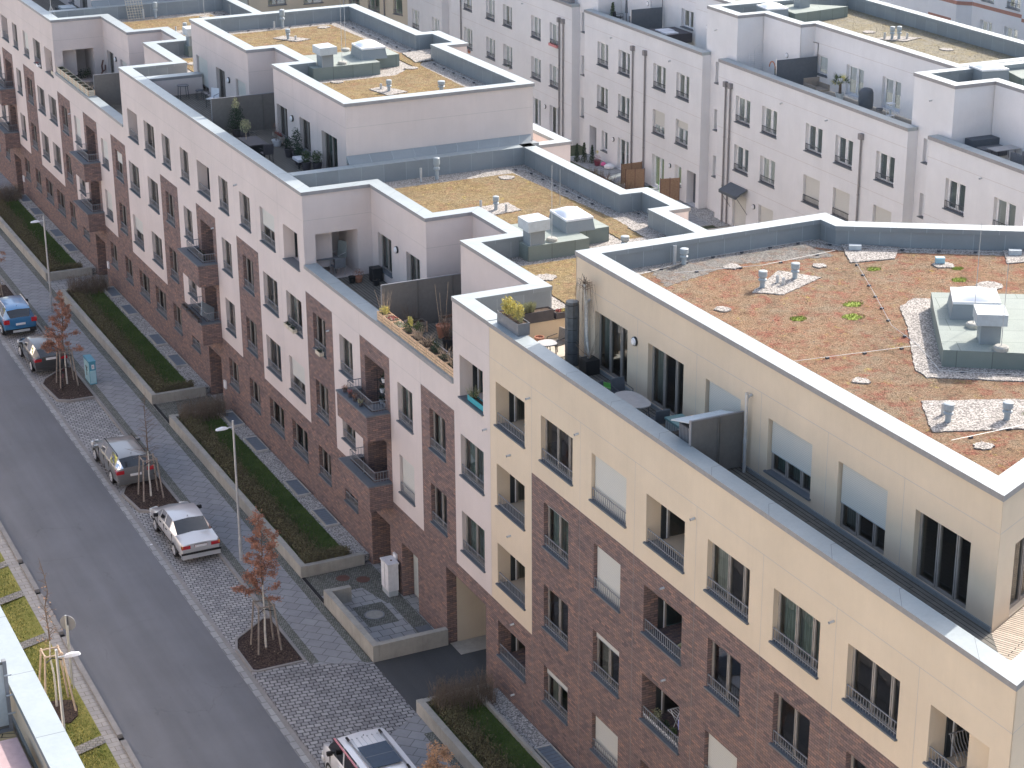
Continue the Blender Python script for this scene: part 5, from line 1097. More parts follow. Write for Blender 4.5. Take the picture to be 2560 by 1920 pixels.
for i, (y0, y1, lb) in enumerate(beds):
    bed(y0, y1, lb)
    poly('planting_bed', [(23.68, y0+.26), (25.68, y0+.26), (25.68, y1-.26), (23.68, y1-.26)], .45, 'lawn_grass', .3)
    poly('gravel_strip', [(25.68, y0+.26), (26.49, y0+.26), (26.49, y1-.26), (25.68, y1-.26)], .46, 'gravel_grey', .3)
blades('grass', [(24.3, 25.7, y0+.8, y1-.8) for y0, y1, _ in beds], 40000, 12, ['lawn_grass', 'lawn_grass', 'leaf_green'], (.03, .08), 'stuff', .45, 'short dark green lawn inside the low concrete planter walls', 'lawn')
for i, (y0, y1, _) in enumerate(beds):
    where = ['in mid street', 'beside the blue utility box', 'by the farther street lamp', 'beside the white van'][i]
    T = Thing('hedge', 'brown leafless hedge along the low planter wall ' + where, 'hedge', (23.9, (y0+y1)/2, .45), 0, 'hedges behind the planter walls')
    r_ = random.Random(50+i); q = MB(); g = MB()
    n = 10000 if i in (0, 3) else 7000
    for k in range(n):
        if k % 6 == 0: x = r_.uniform(23.7, 25.7); y = y0+r_.uniform(.28, .9)
        else: x = 23.7+abs(r_.gauss(0, .28))+r_.uniform(0, .45); y = r_.uniform(y0+.28, y1-.28)
        if x > 25.7: continue
        h = r_.uniform(.18, .46); a = (r_.uniform(-.10, .10), r_.uniform(-.10, .10)); w = .009
        q.face([(x-w, y-w, .44), (x+w, y+w, .44), (x+a[0], y+a[1], .45+h)], 'hedge_twig')
        for _k in range(2):
            t_ = r_.uniform(.3, 1); lx, ly, lz = x+a[0]*t_+r_.uniform(-.04, .04), y+a[1]*t_+r_.uniform(-.04, .04), .45+h*t_
            s_ = r_.uniform(.018, .04); d = Vector((r_.uniform(-1, 1), r_.uniform(-1, 1), r_.uniform(-.4, 1))).normalized(); e = d.orthogonal().normalized()
            p = Vector((lx, ly, lz)); g.face([p-e*s_, p-d*s_*.7, p+e*s_, p+d*s_*.7], 'hedge_leaf')
    q.build('twigs', T); g.build('leaves', T)
    T = Thing('bush', 'tall wispy leafless bush, far end of the planter ' + where, 'bush', (24.6, y1-.9, .45), 0, 'leafless bushes at the entrances'); q = MB()
    for k in range(520):
        x = r_.uniform(23.8, 26.0); y = y1-r_.uniform(.35, 1.3); z = .45; h = r_.uniform(.6, 1.15); dx, dy = r_.uniform(-.18, .18), r_.uniform(-.18, .18)
        q.cyl((x, y, z), (x+dx, y+dy, z+h*.6), .007, .005, 3, 'hedge_twig', False); q.cyl((x+dx, y+dy, z+h*.6), (x+dx*1.6+r_.uniform(-.08, .08), y+dy*1.6+r_.uniform(-.08, .08), z+h), .005, .002, 3, 'hedge_twig', False)
        for _k in range(4):
            t_ = r_.uniform(.4, 1); p = Vector((x+dx*t_, y+dy*t_, z+h*t_)); q.cyl(p, p+Vector((r_.uniform(-.14, .14), r_.uniform(-.14, .14), r_.uniform(.02, .15))), .004, .002, 3, 'hedge_twig', False)
    q.build('twigs', T)
# light wells along the facade
for k, y in enumerate((85.5, 82.0, 76.4, 72.9, 107.4, 103.9, 98.3, 94.7, 129.9, 126.4, 120.8, 117.2, 51.2, 47.8)):
    ends = ['farthest', 'second farthest', 'second nearest', 'nearest']
    bd = ['in the grass bed nearest the archway', 'in the grass bed beside the blue utility box', 'in the farthest grass bed', 'in the grass bed below the yellow house']
    T = Thing('light_well', 'framed cellar light well, ' + ends[k % 4] + ', ' + bd[min(3, k//4)], 'light well', (26.1, y, .46), 0, 'cellar light wells at the foot of the wall')
    q = MB(); x0, x1, a, b = 25.78, 26.42, y-.92, y+.92; z1 = .56
    q.box(x0, x1, a, a+.07, .3, z1, 'concrete_pale'); q.box(x0, x1, b-.07, b, .3, z1, 'concrete_pale'); q.box(x0, x0+.07, a+.07, b-.07, .3, z1, 'concrete'); q.box(x1-.04, x1, a+.07, b-.07, .3, z1, 'concrete'); q.build('frame', T)
    g = MB(); g.box(x0+.07, x1-.04, a+.07, b-.07, .4, z1-.03, 'grate_sky_tint')  # blue of the grate imitates reflected sky in its base colour
    for i in range(8): yy = a+.15+i*.21; g.box(x0+.07, x1-.04, yy, yy+.012, z1-.03, z1-.022, 'sill_metal')
    g.build('grate', T)
# yellow house front strip: raised gravel edge
Tn = Thing('planter_wall', 'raised grey gravel trough at the foot of the yellow house wall', 'planter wall', (26, 50, .1)); MB().box(25.55, 25.68, 40, 56.4, .3, .62, 'concrete').build('wall', Tn)
# courts at the entrances
def court(y0, y1):
    poly('entrance_court', [(23.42, y0), (27.9, y0), (27.9, y1), (23.42, y1)], .13, 'court_slabs')
court(87.2, 90.05); court(109.0, 112.35); court(60.95, 68.55)
poly('mosaic_strip', [(23.5, 66.7), (26.45, 66.7), (26.45, 68.55), (23.5, 68.55)], .137, 'mosaic'); poly('mosaic_strip', [(25.7, 65.0), (26.45, 65.0), (26.45, 66.7), (25.3, 66.7)], .136, 'mosaic')
poly('mosaic_strip', [(24.3, 63.4), (25.55, 63.4), (25.55, 65.2), (24.3, 65.2)], .139, 'mosaic'); poly('mosaic_strip', [(25.8, 61.2), (26.45, 61.2), (26.45, 65), (25.8, 65)], .138, 'mosaic')
poly('mosaic_strip', [(23.5, 87.25), (26.4, 87.25), (26.4, 90.0), (23.5, 90.0)], .139, 'mosaic')
T = Thing('court_wall', 'pale concrete wall wrapping the paved court with the manhole beside the archway', 'wall', (23.5, 63.4, .1))
q = MB(); 
for a, b in ((60.8, 63.3), (63.3, 66.0)): q.box(23.42, 23.67, a+.004, b-.004, 0, .78, 'concrete')
q.box(23.674, 24.5, 65.75, 66.0, 0, .76, 'concrete'); q.build('wall', T)
q = MB()
for a, b in ((23.674, 24.35), (24.35, 25.4), (25.4, 26.48)): q.box(a+.003, b-.003, 60.8, 61.05, 0, .775, 'concrete')
q.build('end_wall', T)
def manhole(x, y, r, m_, label, r2=None):
    q = MB(); q.lathe([(r, .142), (r, .152), (r*.86, .153)], x, y, 24, 'iron_rust' if m_ == 'iron_rust' else 'rail_grey'); q.lathe([(r*.86, .149), (0, .149)], x, y, 24, m_)
    for i in range(-3, 4):
        l = math.sqrt(max(0, (r*.8)**2-(i*r*.22)**2)); q.box(x-l, x+l, y+i*r*.22-.01, y+i*r*.22+.01, .149, .155, m_)
    tag(q.build('manhole_cover'), label, 'manhole cover')
manhole(24.87, 64.28, .40, 'concrete', 'large pale round manhole cover in the paved court behind the low wall')
manhole(24.92, 67.81, .28, 'iron_rust', 'rusty round cover nearer the sidewalk of the two by the grey cabinet'); manhole(25.61, 67.34, .28, 'iron_rust', 'rusty round cover nearer the house of the two by the grey cabinet')
q = MB(); q.box(25.85, 26.4, 61.5, 62.6, .14, .16, 'sill_metal'); tag(q.build('grate_cover'), 'blue grey metal grate flush in the paving beside the archway', 'grate')
q = MB(); q.box(23.42, 23.56, 66.05, 68.55, .135, .148, 'rubber'); tag(q.build('drain_channel'), 'narrow dark drain channel across the entrance beside the grey cabinet', 'drain')
q = MB(); q.box(26.55, 26.7, 57.5, 60.7, .03, .055, 'rubber'); tag(q.build('drain_channel'), 'narrow dark drain channel across the driveway under the archway', 'drain')
q = MB(); q.box(23.42, 23.56, 87.2, 90.05, .135, .148, 'rubber'); tag(q.build('drain_channel'), 'narrow dark drain channel across the entrance near the silver wagon', 'drain')

# tree pits
def pit(y0, y1, flat_near, label):
    L = y1-y0
    pts = [(19.42, y0+.35), (19.9, y0+.02), (21.12, y0), (21.12, y1-.1), (20.9, y1), (20.2, y1-.55), (19.5, y1-1.25), (19.22, y1-1.9)]
    if flat_near: pts = [(19.22, y0+.1), (19.35, y0), (21.12, y0), (21.12, y1-.1), (20.9, y1), (20.2, y1-.6), (19.45, y1-1.2), (19.22, y1-1.9)]
    T = Thing('tree_pit', label, 'tree pit', (20.2, (y0+y1)/2, 0), 0, 'tree pits in the parking strip')
    MB().prism(pts, -.02, .09, 'mulch').build('mulch', T)
    q = MB(); q.ring(pts, -.11, -.02, .135, 'kerb_stone', True) if False else q.ring(pts, -.10, -.02, .13, 'kerb_stone', True); q.build('kerb', T)
    r_ = random.Random(int(y0)); q = MB()
    for k in range(900):
        x = r_.uniform(19.5, 21.0); y = r_.uniform(y0+.2, y1-1.3); s_ = r_.uniform(.02, .05); a = r_.uniform(0, 6.28)
        q.face([(x+s_*math.cos(a), y+s_*math.sin(a), .095+r_.uniform(0, .02)), (x-s_*.3*math.sin(a), y+s_*.3*math.cos(a), .10), (x-s_*math.cos(a), y-s_*math.sin(a), .095+r_.uniform(0, .03))], r_.choice(['mulch', 'twig', 'bark', 'twig_pale'] if k % 5 == 0 else ['mulch', 'bark', 'soil']))
    q.build('wood_chips', T)
pit(62.15, 66.0, True, 'mulched tree pit with the reddest young tree, by the driveway'); pit(77.75, 82.0, False, 'mulched tree pit between the silver sedan and the wagon'); pit(92.6, 97.4, False, 'mulched tree pit with the leaning red bicycle'); pit(108.2, 113.0, False, 'mulched tree pit behind the blue car at the left edge'); pit(46.5, 50.6, True, 'mulched tree pit behind the white van, below the frame')

# trees
def young_tree(x, y, H, crown0, seed, label, leaf='leaf_brown', nleaf=2600, spread=.8, stem='bark_white', wob=.05):
    r_ = random.Random(seed); T = Thing('young_tree', label, 'tree', (x, y, .1), 0, 'young street trees')
    q = MB(); pts = [Vector((x, y, .1))]; n = 9
    for i in range(1, n+1):
        t_ = i/n; pts.append(Vector((x+r_.uniform(-wob, wob)*t_*2, y+r_.uniform(-wob, wob)*t_*2, .1+H*t_)))
    for i, (a, b) in enumerate(zip(pts, pts[1:])): q.cyl(a, b, .045*(1-.88*i/n), .045*(1-.88*(i+1)/n), 7, stem if a.z < crown0 else 'twig', False)
    q.build('trunk', T)
    def at(z):
        t_ = (z-.1)/H*n; i = min(n-1, int(t_)); return pts[i].lerp(pts[i+1], t_-i)
    br = MB(); lf = MB(); tips = []
    nb = 46
    for k in range(nb):
        f = (k+.5)/nb; z = crown0+(H-crown0-.15)*f; p = at(z); a = r_.uniform(0, 6.28); L = spread*(1-f)**.75*r_.uniform(.45, 1.25)+.08
        d = Vector((math.cos(a), math.sin(a), r_.uniform(.15, .75))).normalized(); m_ = p+d*L*.55+Vector((0, 0, .03)); e = p+d*L+Vector((0, 0, r_.uniform(-.12, .08)))
        br.cyl(p, m_, .011, .007, 4, 'twig', False); br.cyl(m_, e, .007, .003, 4, 'twig', False); tips.append((p, m_, e, L))
        for _k in range(3):
            s0 = m_.lerp(e, r_.random()); s1 = s0+Vector((r_.uniform(-.2, .2), r_.uniform(-.2, .2), r_.uniform(-.05, .15)))*max(.5, L); br.cyl(s0, s1, .004, .002, 3, 'twig', False); tips.append((s0, s0, s1, L*.4))
    br.build('branches', T)
    if nleaf:
        tot = sum(t[3] for t in tips)
        for p, m_, e, L in tips:
            for _k in range(int(nleaf*L/tot)):
                t_ = r_.random()**.6; c = p.lerp(m_, t_*2) if t_ < .5 else m_.lerp(e, t_*2-1)
                c = c+Vector((r_.gauss(0, .055), r_.gauss(0, .055), r_.gauss(-.02, .05))); s_ = r_.uniform(.03, .07)
                d = Vector((r_.uniform(-1, 1), r_.uniform(-1, 1), r_.uniform(-1, .6))).normalized(); e2 = d.orthogonal().normalized()
                e2.rotate(Matrix.Rotation(r_.uniform(0, 6.28), 3, d)); g_ = d.cross(e2)
                lf.face([c, c+e2*s_*.45+d*s_*.5, c+d*s_*1.4+g_*s_*.2, c-e2*s_*.45+d*s_*.6], leaf)
        lf.build('leaves', T)
    return T
def support(x, y, label, mat='wood_stake', H=2.0, sq=.42, lean=0.08, tie='black_plastic'):
    T = Thing('tree_stakes', label, 'tree support', (x, y, .1), 0, 'wooden stakes around the young trees'); tops = []
    for sx, sy in ((-1, -1), (1, -1), (1, 1), (-1, 1)):
        q = MB(); b = Vector((x+sx*sq*(1+lean), y+sy*sq*(1+lean), .05)); t_ = Vector((x+sx*sq*.7, y+sy*sq*.7, H)); q.cyl(b, t_, .038, .035, 8, mat); q.build('stake', T); tops.append(t_)
    for i in range(4):
        q = MB(); a, b = tops[i], tops[(i+1) % 4]; d = (b-a).normalized()*.06; q.cyl(a-d-Vector((0, 0, .07)), b+d-Vector((0, 0, .07)), .03, .03, 7, mat); q.build('rail', T)
    q = MB(); z = H-.3
    for t_ in tops[:2]: q.cyl(Vector((t_.x, t_.y, z)), Vector((x, y, z)), .022, .022, 5, tie)
    q.build('tie', T); return T
young_tree(20.23, 63.75, 5.9, 2.1, 1, 'young tree dense with red brown dead leaves near the driveway apron', nleaf=7000, spread=1.15)
support(20.23, 63.75, 'square frame of wooden stakes around the red leaved tree near the driveway')
young_tree(20.25, 79.35, 4.9, 1.9, 2, 'bare young tree without leaves behind the grey wagon', nleaf=0, spread=.9)
support(20.25, 79.35, 'square frame of wooden stakes around the bare tree between the sedan and the wagon')
young_tree(20.35, 94.95, 5.2, 1.7, 3, 'young tree with brown dead leaves beside the leaning bicycle', nleaf=6500, spread=1.0)
support(20.35, 94.95, 'square frame of wooden stakes around the brown tree by the bicycle')
young_tree(19.95, 110.6, 5.3, 1.8, 4, 'young brown leaved tree at the left edge above the blue car', nleaf=3000, spread=.8)
support(19.95, 110.6, 'stakes around the young tree at the left edge behind the blue car')
young_tree(20.4, 47.9, 4.6, 1.8, 5, 'tree top with pale dry leaves at the bottom edge beside the white van', 'leaf_pale_brown', nleaf=5200, spread=1.15)
young_tree(12.05, 62.9, 5.9, 2.2, 6, 'thin bare tree with pale twigs on the verge by the round sign', nleaf=150, spread=.5, leaf='leaf_pale_brown', wob=.10)
support(12.05, 62.9, 'tall bright new wooden stakes around the bare tree on the verge', 'wood_stake_new', 2.35, .42, .3)
patch_m = [(12.05+.75*math.cos(a*.6283)*rnd.uniform(.8, 1.1), 62.6+.95*math.sin(a*.6283)*rnd.uniform(.8, 1.1)) for a in range(10)]
MBo = MB().prism(patch_m, .0, .06, 'gravel_grey').build('mulch_patch'); MBo.data.materials[0] = MAT['mulch']; struct(MBo)

# lamps
def lamp(x, y, H, label, ang_, zl=None):
    T = Thing('street_lamp', label, 'street lamp', (x, y, .1), 0, 'grey street lamps'); q = MB()
    q.cyl((x, y, 0.1), (x, y, 1.1), .075, .07, 14, 'galv'); q.cyl((x, y, 1.1), (x, y, H), .055, .042, 14, 'galv'); q.cyl((x, y, 1.08), (x, y, 1.14), .078, .06, 14, 'galv'); q.build('pole', T)
    c, s_ = math.cos(ang_), math.sin(ang_); z = H-.28
    a = MB(); a.cyl((x, y, z), (x+c*.28, y+s_*.28, z), .03, .03, 8, 'galv'); a.build('arm', T)
    h = MB(); n = 5; prof = [(.22, .04, .0), (.30, .08, .05), (.46, .11, .075), (.70, .09, .03), (.74, .05, .0)]
    for (d0, w0, h0), (d1, w1, h1) in zip(prof, prof[1:]):
        def P(d, w, zz): return (x+c*d-s_*w, y+s_*d+c*w, z+zz)
        A0 = [P(d0, -w0, -.03), P(d0, -w0*.5, h0), P(d0, w0*.5, h0), P(d0, w0, -.03)]; A1 = [P(d1, -w1, -.03), P(d1, -w1*.5, h1), P(d1, w1*.5, h1), P(d1, w1, -.03)]
        for i in range(4): j = (i+1) % 4; h.face([A0[i], A1[i], A1[j], A0[j]], 'plastic_white')
    h.face([P2_ for P2_ in (P(.22, -.05, -.03), P(.22, -.02, .0), P(.22, .02, .0), P(.22, .05, -.03))], 'plastic_white'); h.build('lamp_head', T); return T
lamp(21.77, 71.3, 6.35, 'slim grey street lamp on the sidewalk beside the silver sedan', math.pi)
lamp(22.4, 106.7, 5.75, 'slim grey street lamp beside the far planter, above the brown tree', math.pi)
lamp(10.74, 55.3, 6.4, 'slim grey street lamp on the verge at the lower left, before the bright stakes', 0)
# round sign, seen from the back
T = Thing('road_sign', 'round traffic sign seen from behind on a thin grey post at the verge', 'road sign', (12.96, 64.36, 0))
q = MB(); q.cyl((12.96, 64.36, 0), (12.96, 64.36, 2.85), .035, .035, 10, 'galv'); q.build('post', T)
q = MB(); q.cyl((13.02, 64.40, 2.5), (13.035, 64.42, 2.5), .30, .30, 28, 'rail_grey'); q.build('sign_plate', T)
q = MB(); q.box(12.99, 13.02, 64.37, 64.41, 2.2, 2.8, 'rubber'); q.build('bracket', T)
q = MB(); q.cyl((12.93, 64.0, 0), (12.93, 64.0, 2.6), .025, .025, 8, 'galv'); tag(q.build('thin_post'), 'second thin grey post standing beside the round sign', 'post')
# cabinets
T = Thing('utility_cabinet', 'tall pale grey cabinet beside the brick pier and glass door', 'cabinet', (26.1, 65.75, .13))
q = MB(); q.box(25.95, 26.35, 65.4, 66.1, .14, .38, 'zinc'); q.build('base', T); q = MB(); q.box(25.93, 26.37, 65.38, 66.12, .38, 1.52, 'cloth_white'); q.box(25.9, 26.4, 65.35, 66.15, 1.52, 1.58, 'cloth_white'); q.build('body', T)
q = MB(); q.box(25.92, 25.93, 65.74, 65.75, .42, 1.5, 'rail_grey'); q.cyl((26.2, 65.7, 1.58), (26.2, 65.7, 1.6), .04, .04, 8, 'iron_rust'); q.build('door_seam', T)
T = Thing('utility_box', 'blue painted utility box with dark drawings beside the tree pit with the bicycle', 'utility box', (21.55, 94.7, .1))
x0, x1, y0, y1 = 21.38, 21.72, 94.26, 95.35; q = MB(); q.box(x0, x1, y0, y1, .1, 1.3, 'box_blue'); q.build('body', T); q = MB(); q.box(x0-.02, x1+.02, y0-.02, y1+.02, 1.3, 1.36, 'box_blue'); q.build('lid', T)
q = MB(); q.box(x0-.006, x0, y0+.03, y1-.03, .15, 1.25, 'box_blue_pale'); q.box(x0+.02, x1-.02, y0-.006, y0, .15, .85, 'box_blue_pale'); q.build('painted_panel', T)
q = MB(); q.box(x0+.12, x1-.08, y0-.01, y0-.006, .93, 1.17, 'plastic_white'); q.box(x0+.17, x1-.13, y0-.014, y0-.01, 1.0, 1.1, 'pink'); q.build('notice', T)
q = MB(); px = x0-.01
for a, b in (((94.85, .45), (94.8, .8)), ((94.8, .8), (94.62, .98)), ((94.8, .8), (95.0, .95)), ((94.8, .8), (94.65, .74)), ((94.8, .8), (94.98, .70)), ((94.8, .8), (94.82, 1.02))): q.cyl((px, *a), (px, *b), .02, .012, 5, 'ink')
q.build('drawing', T)
# litter
q = MB(); q.box(18.85, 18.95, 74.6, 74.68, .005, .02, 'plastic_white'); tag(q.build('paper_scrap'), 'tiny white scrap of paper lying on the road by the sedan', 'litter')

# bicycle leaning on the stakes
def bicycle(x, y, rz, label):
    T = Thing('bicycle', label, 'bicycle', (x, y, .1), rz)
    Ml = Matrix.Translation((x, y, .1)) @ Matrix.Rotation(rz, 4, 'Z') @ Matrix.Rotation(.12, 4, 'X')
    def V_(a, b, c): return Ml @ Vector((a, b, c))
    for cx in (-.52, .52):
        q = MB(); n = 22; P = [V_(cx+.33*math.cos(2*math.pi*i/n), 0, .35+.33*math.sin(2*math.pi*i/n)) for i in range(n)]
        for i in range(n): q.cyl(P[i], P[(i+1) % n], .018, .018, 5, 'rubber', False)
        o = q.build('wheel', T); q = MB()
        for i in range(0, n, 2): q.cyl(V_(cx, 0, .35), P[i], .003, .003, 3, 'steel', False)
        for i in range(n): a = P[i].lerp(V_(cx, 0, .35), .06); b = P[(i+1) % n].lerp(V_(cx, 0, .35), .06); q.cyl(a, b, .012, .012, 4, 'plastic_white', False)
        q.build('rim', Sub(o, T.inv))
    q = MB()
    for a, b in (((-.52, 0, .35), (-.15, 0, .30)), ((-.52, 0, .35), (-.22, 0, .78)), ((-.15, 0, .30), (-.24, 0, .85)), ((-.15, 0, .30), (.36, 0, .72)), ((-.22, 0, .62), (.36, 0, .72)), ((.36, 0, .72), (.52, 0, .35)), ((.36, 0, .72), (.32, 0, .95))): q.cyl(V_(*a), V_(*b), .018, .018, 7, 'bike_red')
    q.build('frame', T)
    q = MB(); q.cyl(V_(.32, -.28, .98), V_(.32, .28, .98), .013, .013, 6, 'rubber'); q.build('handlebar', T)
    q = MB(); q.cyl(V_(-.36, 0, .9), V_(-.12, 0, .92), .06, .025, 8, 'rubber'); q.build('saddle', T)
bicycle(20.0, 94.55, R(75), 'dark red bicycle leaning against the tree stakes')

# ---------------------------------------------------------------- cars
def car(label, x, y, L, Wd, prof, paintm, style, rail=False):
    """prof: stations (d from rear, belt z, roof z, roof half-width factor, kind). Car points towards +y, rear bumper at y."""
    T = Thing('parked_car', label, 'car', (x, y, 0.01), 0, 'cars parked along the street')
    st = prof['st']; hw = Wd/2; zb = prof.get('z0', .24)
    rows = []
    for (d, wf, belt, roof, rf) in st:
        w = hw*wf
        if roof <= belt+.02:   # bonnet / boot: no glasshouse
            ring_ = [(w*.80, zb), (w*.97, zb+.12), (w*1.0, .5*(zb+belt)+.05), (w*.97, belt-.05), (w*.90, belt), (w*.62, roof+.015), (0, roof+.03)]
        else:
            ring_ = [(w*.80, zb), (w*.97, zb+.12), (w*1.0, .5*(zb+belt)+.05), (w*.965, belt-.03), (w*.92, belt+.01), (w*rf, roof-.07), (w*rf*.55, roof), ]
            ring_ = [(w*.80, zb), (w*.97, zb+.12), (w*1.0, .5*(zb+belt)+.05), (w*.965, belt-.03), (w*.925, belt+.01), (w*rf, roof-.05), (0, roof)]
        rows.append([(x+sx*a, y+d, z) for sx in (1,) for a, z in ring_])
    nst = len(rows); parts = {'body': MB(), 'windscreen': MB(), 'rear_window': MB(), 'side_window': MB(), 'sunroof': MB()}
    kinds = prof['kinds']       # per gap: (top, side)
    for i in range(nst-1):
        top, side = kinds[i]
        for sgn in (1, -1):
            def P(k, j): a = rows[k][j]; return (x+(a[0]-x)*sgn, a[1], a[2])
            for j in range(6):
                fc = [P(i, j), P(i+1, j), P(i+1, j+1), P(i, j+1)]
                if sgn < 0: fc = fc[::-1]
                if j == 5: parts[top].face(fc, 'car_glass' if top in ('windscreen', 'rear_window') else ('solar_dark' if top == 'sunroof' else paintm))
                elif j == 4: parts[side].face(fc, 'car_glass' if side == 'side_window' else paintm)
                else: parts['body'].face(fc, paintm)
    for k, rev in ((0, False), (nst-1, True)):
        for sgn in (1, -1):
            P = [(x+(a[0]-x)*sgn, a[1], a[2]) for a in rows[k]]; P = P+[(x, P[0][1], P[0][2])]
            parts['body'].face(P, paintm)
    bo = parts['body'].build('body', T, smooth=True)
    bm = bo.data
    md = bo.modifiers.new('bevel', 'EDGE_SPLIT'); md.split_angle = R(38)
    for k in ('windscreen', 'rear_window', 'side_window', 'sunroof'):
        if parts[k].f: parts[k].build(k, T, smooth=True, weld=True)
    # cabin
    q = MB(); a, b = prof['cabin']; q.box(x-hw*.8, x+hw*.8, y+a+.35, y+b-.5, .45, st[3][2]-.02, 'rubber'); q.box(x-.5*hw, x-.1*hw, y+(a+b)/2-.1, y+(a+b)/2+.1, .6, 1.15, 'rail_dark'); q.box(x+.1*hw, x+.5*hw, y+(a+b)/2-.1, y+(a+b)/2+.1, .6, 1.15, 'rail_dark'); q.build('interior', T)
    # wheels
    for dy in prof['wheels']:
        for sgn in (1, -1):
            r = prof.get('wr', .31); xo = x+sgn*(hw-.005); xi = x+sgn*(hw-.2); q = MB(); q.cyl((xi, y+dy, r), (xo+sgn*.012, y+dy, r), r, r*.98, 22, 'rubber'); o = q.build('wheel', T)
            g = MB(); g.cyl((xo+sgn*.0125, y+dy, r), (xo+sgn*.022, y+dy, r), r*.68, r*.60, 18, 'steel'); 
            for k in range(5):
                an = k*1.2566; g.cyl((xo+sgn*.024, y+dy, r), (xo+sgn*.024, y+dy+r*.6*math.cos(an), r+r*.6*math.sin(an)), .03, .022, 5, 'paint_silver')
            g.cyl((xo+sgn*.0245, y+dy, r), (xo+sgn*.03, y+dy, r), .05, .04, 10, 'rail_grey'); g.build('rim', Sub(o, T.inv))
            # dark arch lip
            q = MB(); n = 12
            for k in range(n):
                a0 = math.pi*k/n; a1 = math.pi*(k+1)/n; xx = x+sgn*(hw+.004)
                q.face([(xx, y+dy+(r+.015)*math.cos(a0), r+(r+.015)*math.sin(a0)), (xx, y+dy+(r+.05)*math.cos(a0), r+(r+.05)*math.sin(a0)), (xx, y+dy+(r+.05)*math.cos(a1), r+(r+.05)*math.sin(a1)), (xx, y+dy+(r+.015)*math.cos(a1), r+(r+.015)*math.sin(a1))], 'rubber' if prof.get('clad') else paintm)
            q.build('wheel_arch', T)
    # lights, bumpers, plate
    yr = y-.012
    for sgn in (1, -1):
        w0, w1, z0, z1 = prof['tail']; q = MB(); q.box(min(x+sgn*w0*hw, x+sgn*w1*hw), max(x+sgn*w0*hw, x+sgn*w1*hw), yr-.02+prof.get('td', 0), yr+.28, z0, z1, 'light_red')
        if prof.get('amber'): q.box(min(x+sgn*.86*hw, x+sgn*w1*hw), max(x+sgn*.86*hw, x+sgn*w1*hw), yr-.03, yr+.2, z1-.07, z1+.005, 'light_orange')
        q.build('tail_light', T)
        q = MB(); q.obox(x+sgn*hw*.72, y+L-.18, .56, .72, .36, .3, sgn*.35*-1, 'light_clear'); q.build('headlight', T)
        q = MB(); d = prof['mirror']; q.box(min(x+sgn*hw*.98, x+sgn*(hw+.17)), max(x+sgn*hw*.98, x+sgn*(hw+.17)), y+d, y+d+.12, prof['st'][3][2]+.0, prof['st'][3][2]+.13, prof.get('mm', 'rubber')); q.build('wing_mirror', T)
        for d in prof['handles']: q = MB(); q.box(min(x+sgn*hw*.975, x+sgn*(hw+.012)), max(x+sgn*hw*.975, x+sgn*(hw+.012)), y+d, y+d+.16, prof['st'][3][2]-.13, prof['st'][3][2]-.1, 'rubber' if style == 'old' else paintm); q.build('door_handle', T)
        q = MB(); 
        for d in prof['seams']: q.box(min(x+sgn*hw*.9, x+sgn*(hw+.003)), max(x+sgn*hw*.9, x+sgn*(hw+.003)), y+d, y+d+.012, .34, prof['st'][3][2]-.03, 'rubber')
        q.build('door_seam', T)
    q = MB(); q.box(x-hw*.93, x+hw*.93, y-.05, y+.15, zb+.02, zb+.22, prof.get('bump', paintm)); q.box(x-hw*.93, x+hw*.93, y+L-.12, y+L+.03, zb+.02, zb+.2, prof.get('bump', paintm)); q.build('bumper', T)
    if style == 'old': q = MB(); q.box(x-hw*.96, x+hw*.96, y-.075, y-.02, .46, .53, 'rubber'); q.box(x-hw-.01, x-hw+.02, y+.3, y+L-.4, .45, .50, 'rubber'); q.box(x+hw-.02, x+hw+.01, y+.3, y+L-.4, .45, .5, 'rubber'); q.build('bumper_strip', T)
    q = MB(); zp = prof['plate']; q.box(x-.26, x+.26, yr-.04, yr-.005, zp, zp+.11, 'plastic_white'); q.build('number_plate', T)
    if rail:
        for sgn in (1, -1): q = MB(); a, b = prof['rails']; xx = x+sgn*hw*.70; zt = prof['railz']; q.tube([(xx, y+a, zt-.02), (xx, y+a+.15, zt+.04), (xx, y+b-.15, zt+.04), (xx, y+b, zt-.02)], .022, 6, rail); q.build('roof_rail', T)
    q = MB(); q.cyl((x, y+prof['ant'], prof['antz']), (x, y+prof['ant']-.06, prof['antz']+.07), .02, .006, 6, 'rubber'); q.build('antenna', T)
    return T
BD, SB, RW, WS = ('body', 'body'), ('body', 'side_window'), ('rear_window', 'body'), ('windscreen', 'body')
sed = dict(st=[(0, .88, .86, .88, .6), (.10, .96, .92, .95, .6), (.85, .98, .95, .985, .6), (.98, .99, .95, 1.0, .80), (1.62, 1, .95, 1.36, .74), (1.72, 1, .95, 1.385, .745), (2.35, 1, .95, 1.42, .755), (2.42, 1, .95, 1.42, .755), (3.0, 1, .95, 1.385, .75), (3.08, 1, .94, 1.36, .74), (3.60, .99, .93, 1.0, .82), (3.72, .98, .92, .94, .6), (4.45, .95, .80, .83, .6), (4.72, .86, .66, .70, .6)],
           kinds=[BD, BD, BD, RW, BD, SB, BD, SB, BD, WS, BD, BD, BD], cabin=(.95, 3.6), wheels=(.98, 3.74), tail=(.50, .93, .70, .84), amber=True, mirror=3.15, handles=(1.95, 2.8), seams=(1.25, 2.38, 3.35), plate=.73, ant=1.75, antz=1.38, wr=.315)
sed['kinds'][3] = ('rear_window', 'side_window'); sed['kinds'][9] = ('windscreen', 'side_window')
SD = car('old silver sedan parked next to the slim lamp, seen from behind', 20.32, 72.1, 4.72, 1.76, sed, 'paint_silver', 'old')
q = MB(); q.box(20.32-.27, 20.32+.27, 72.05, 72.085, .73, .84, 'light_red'); q.build('number_plate', SD)
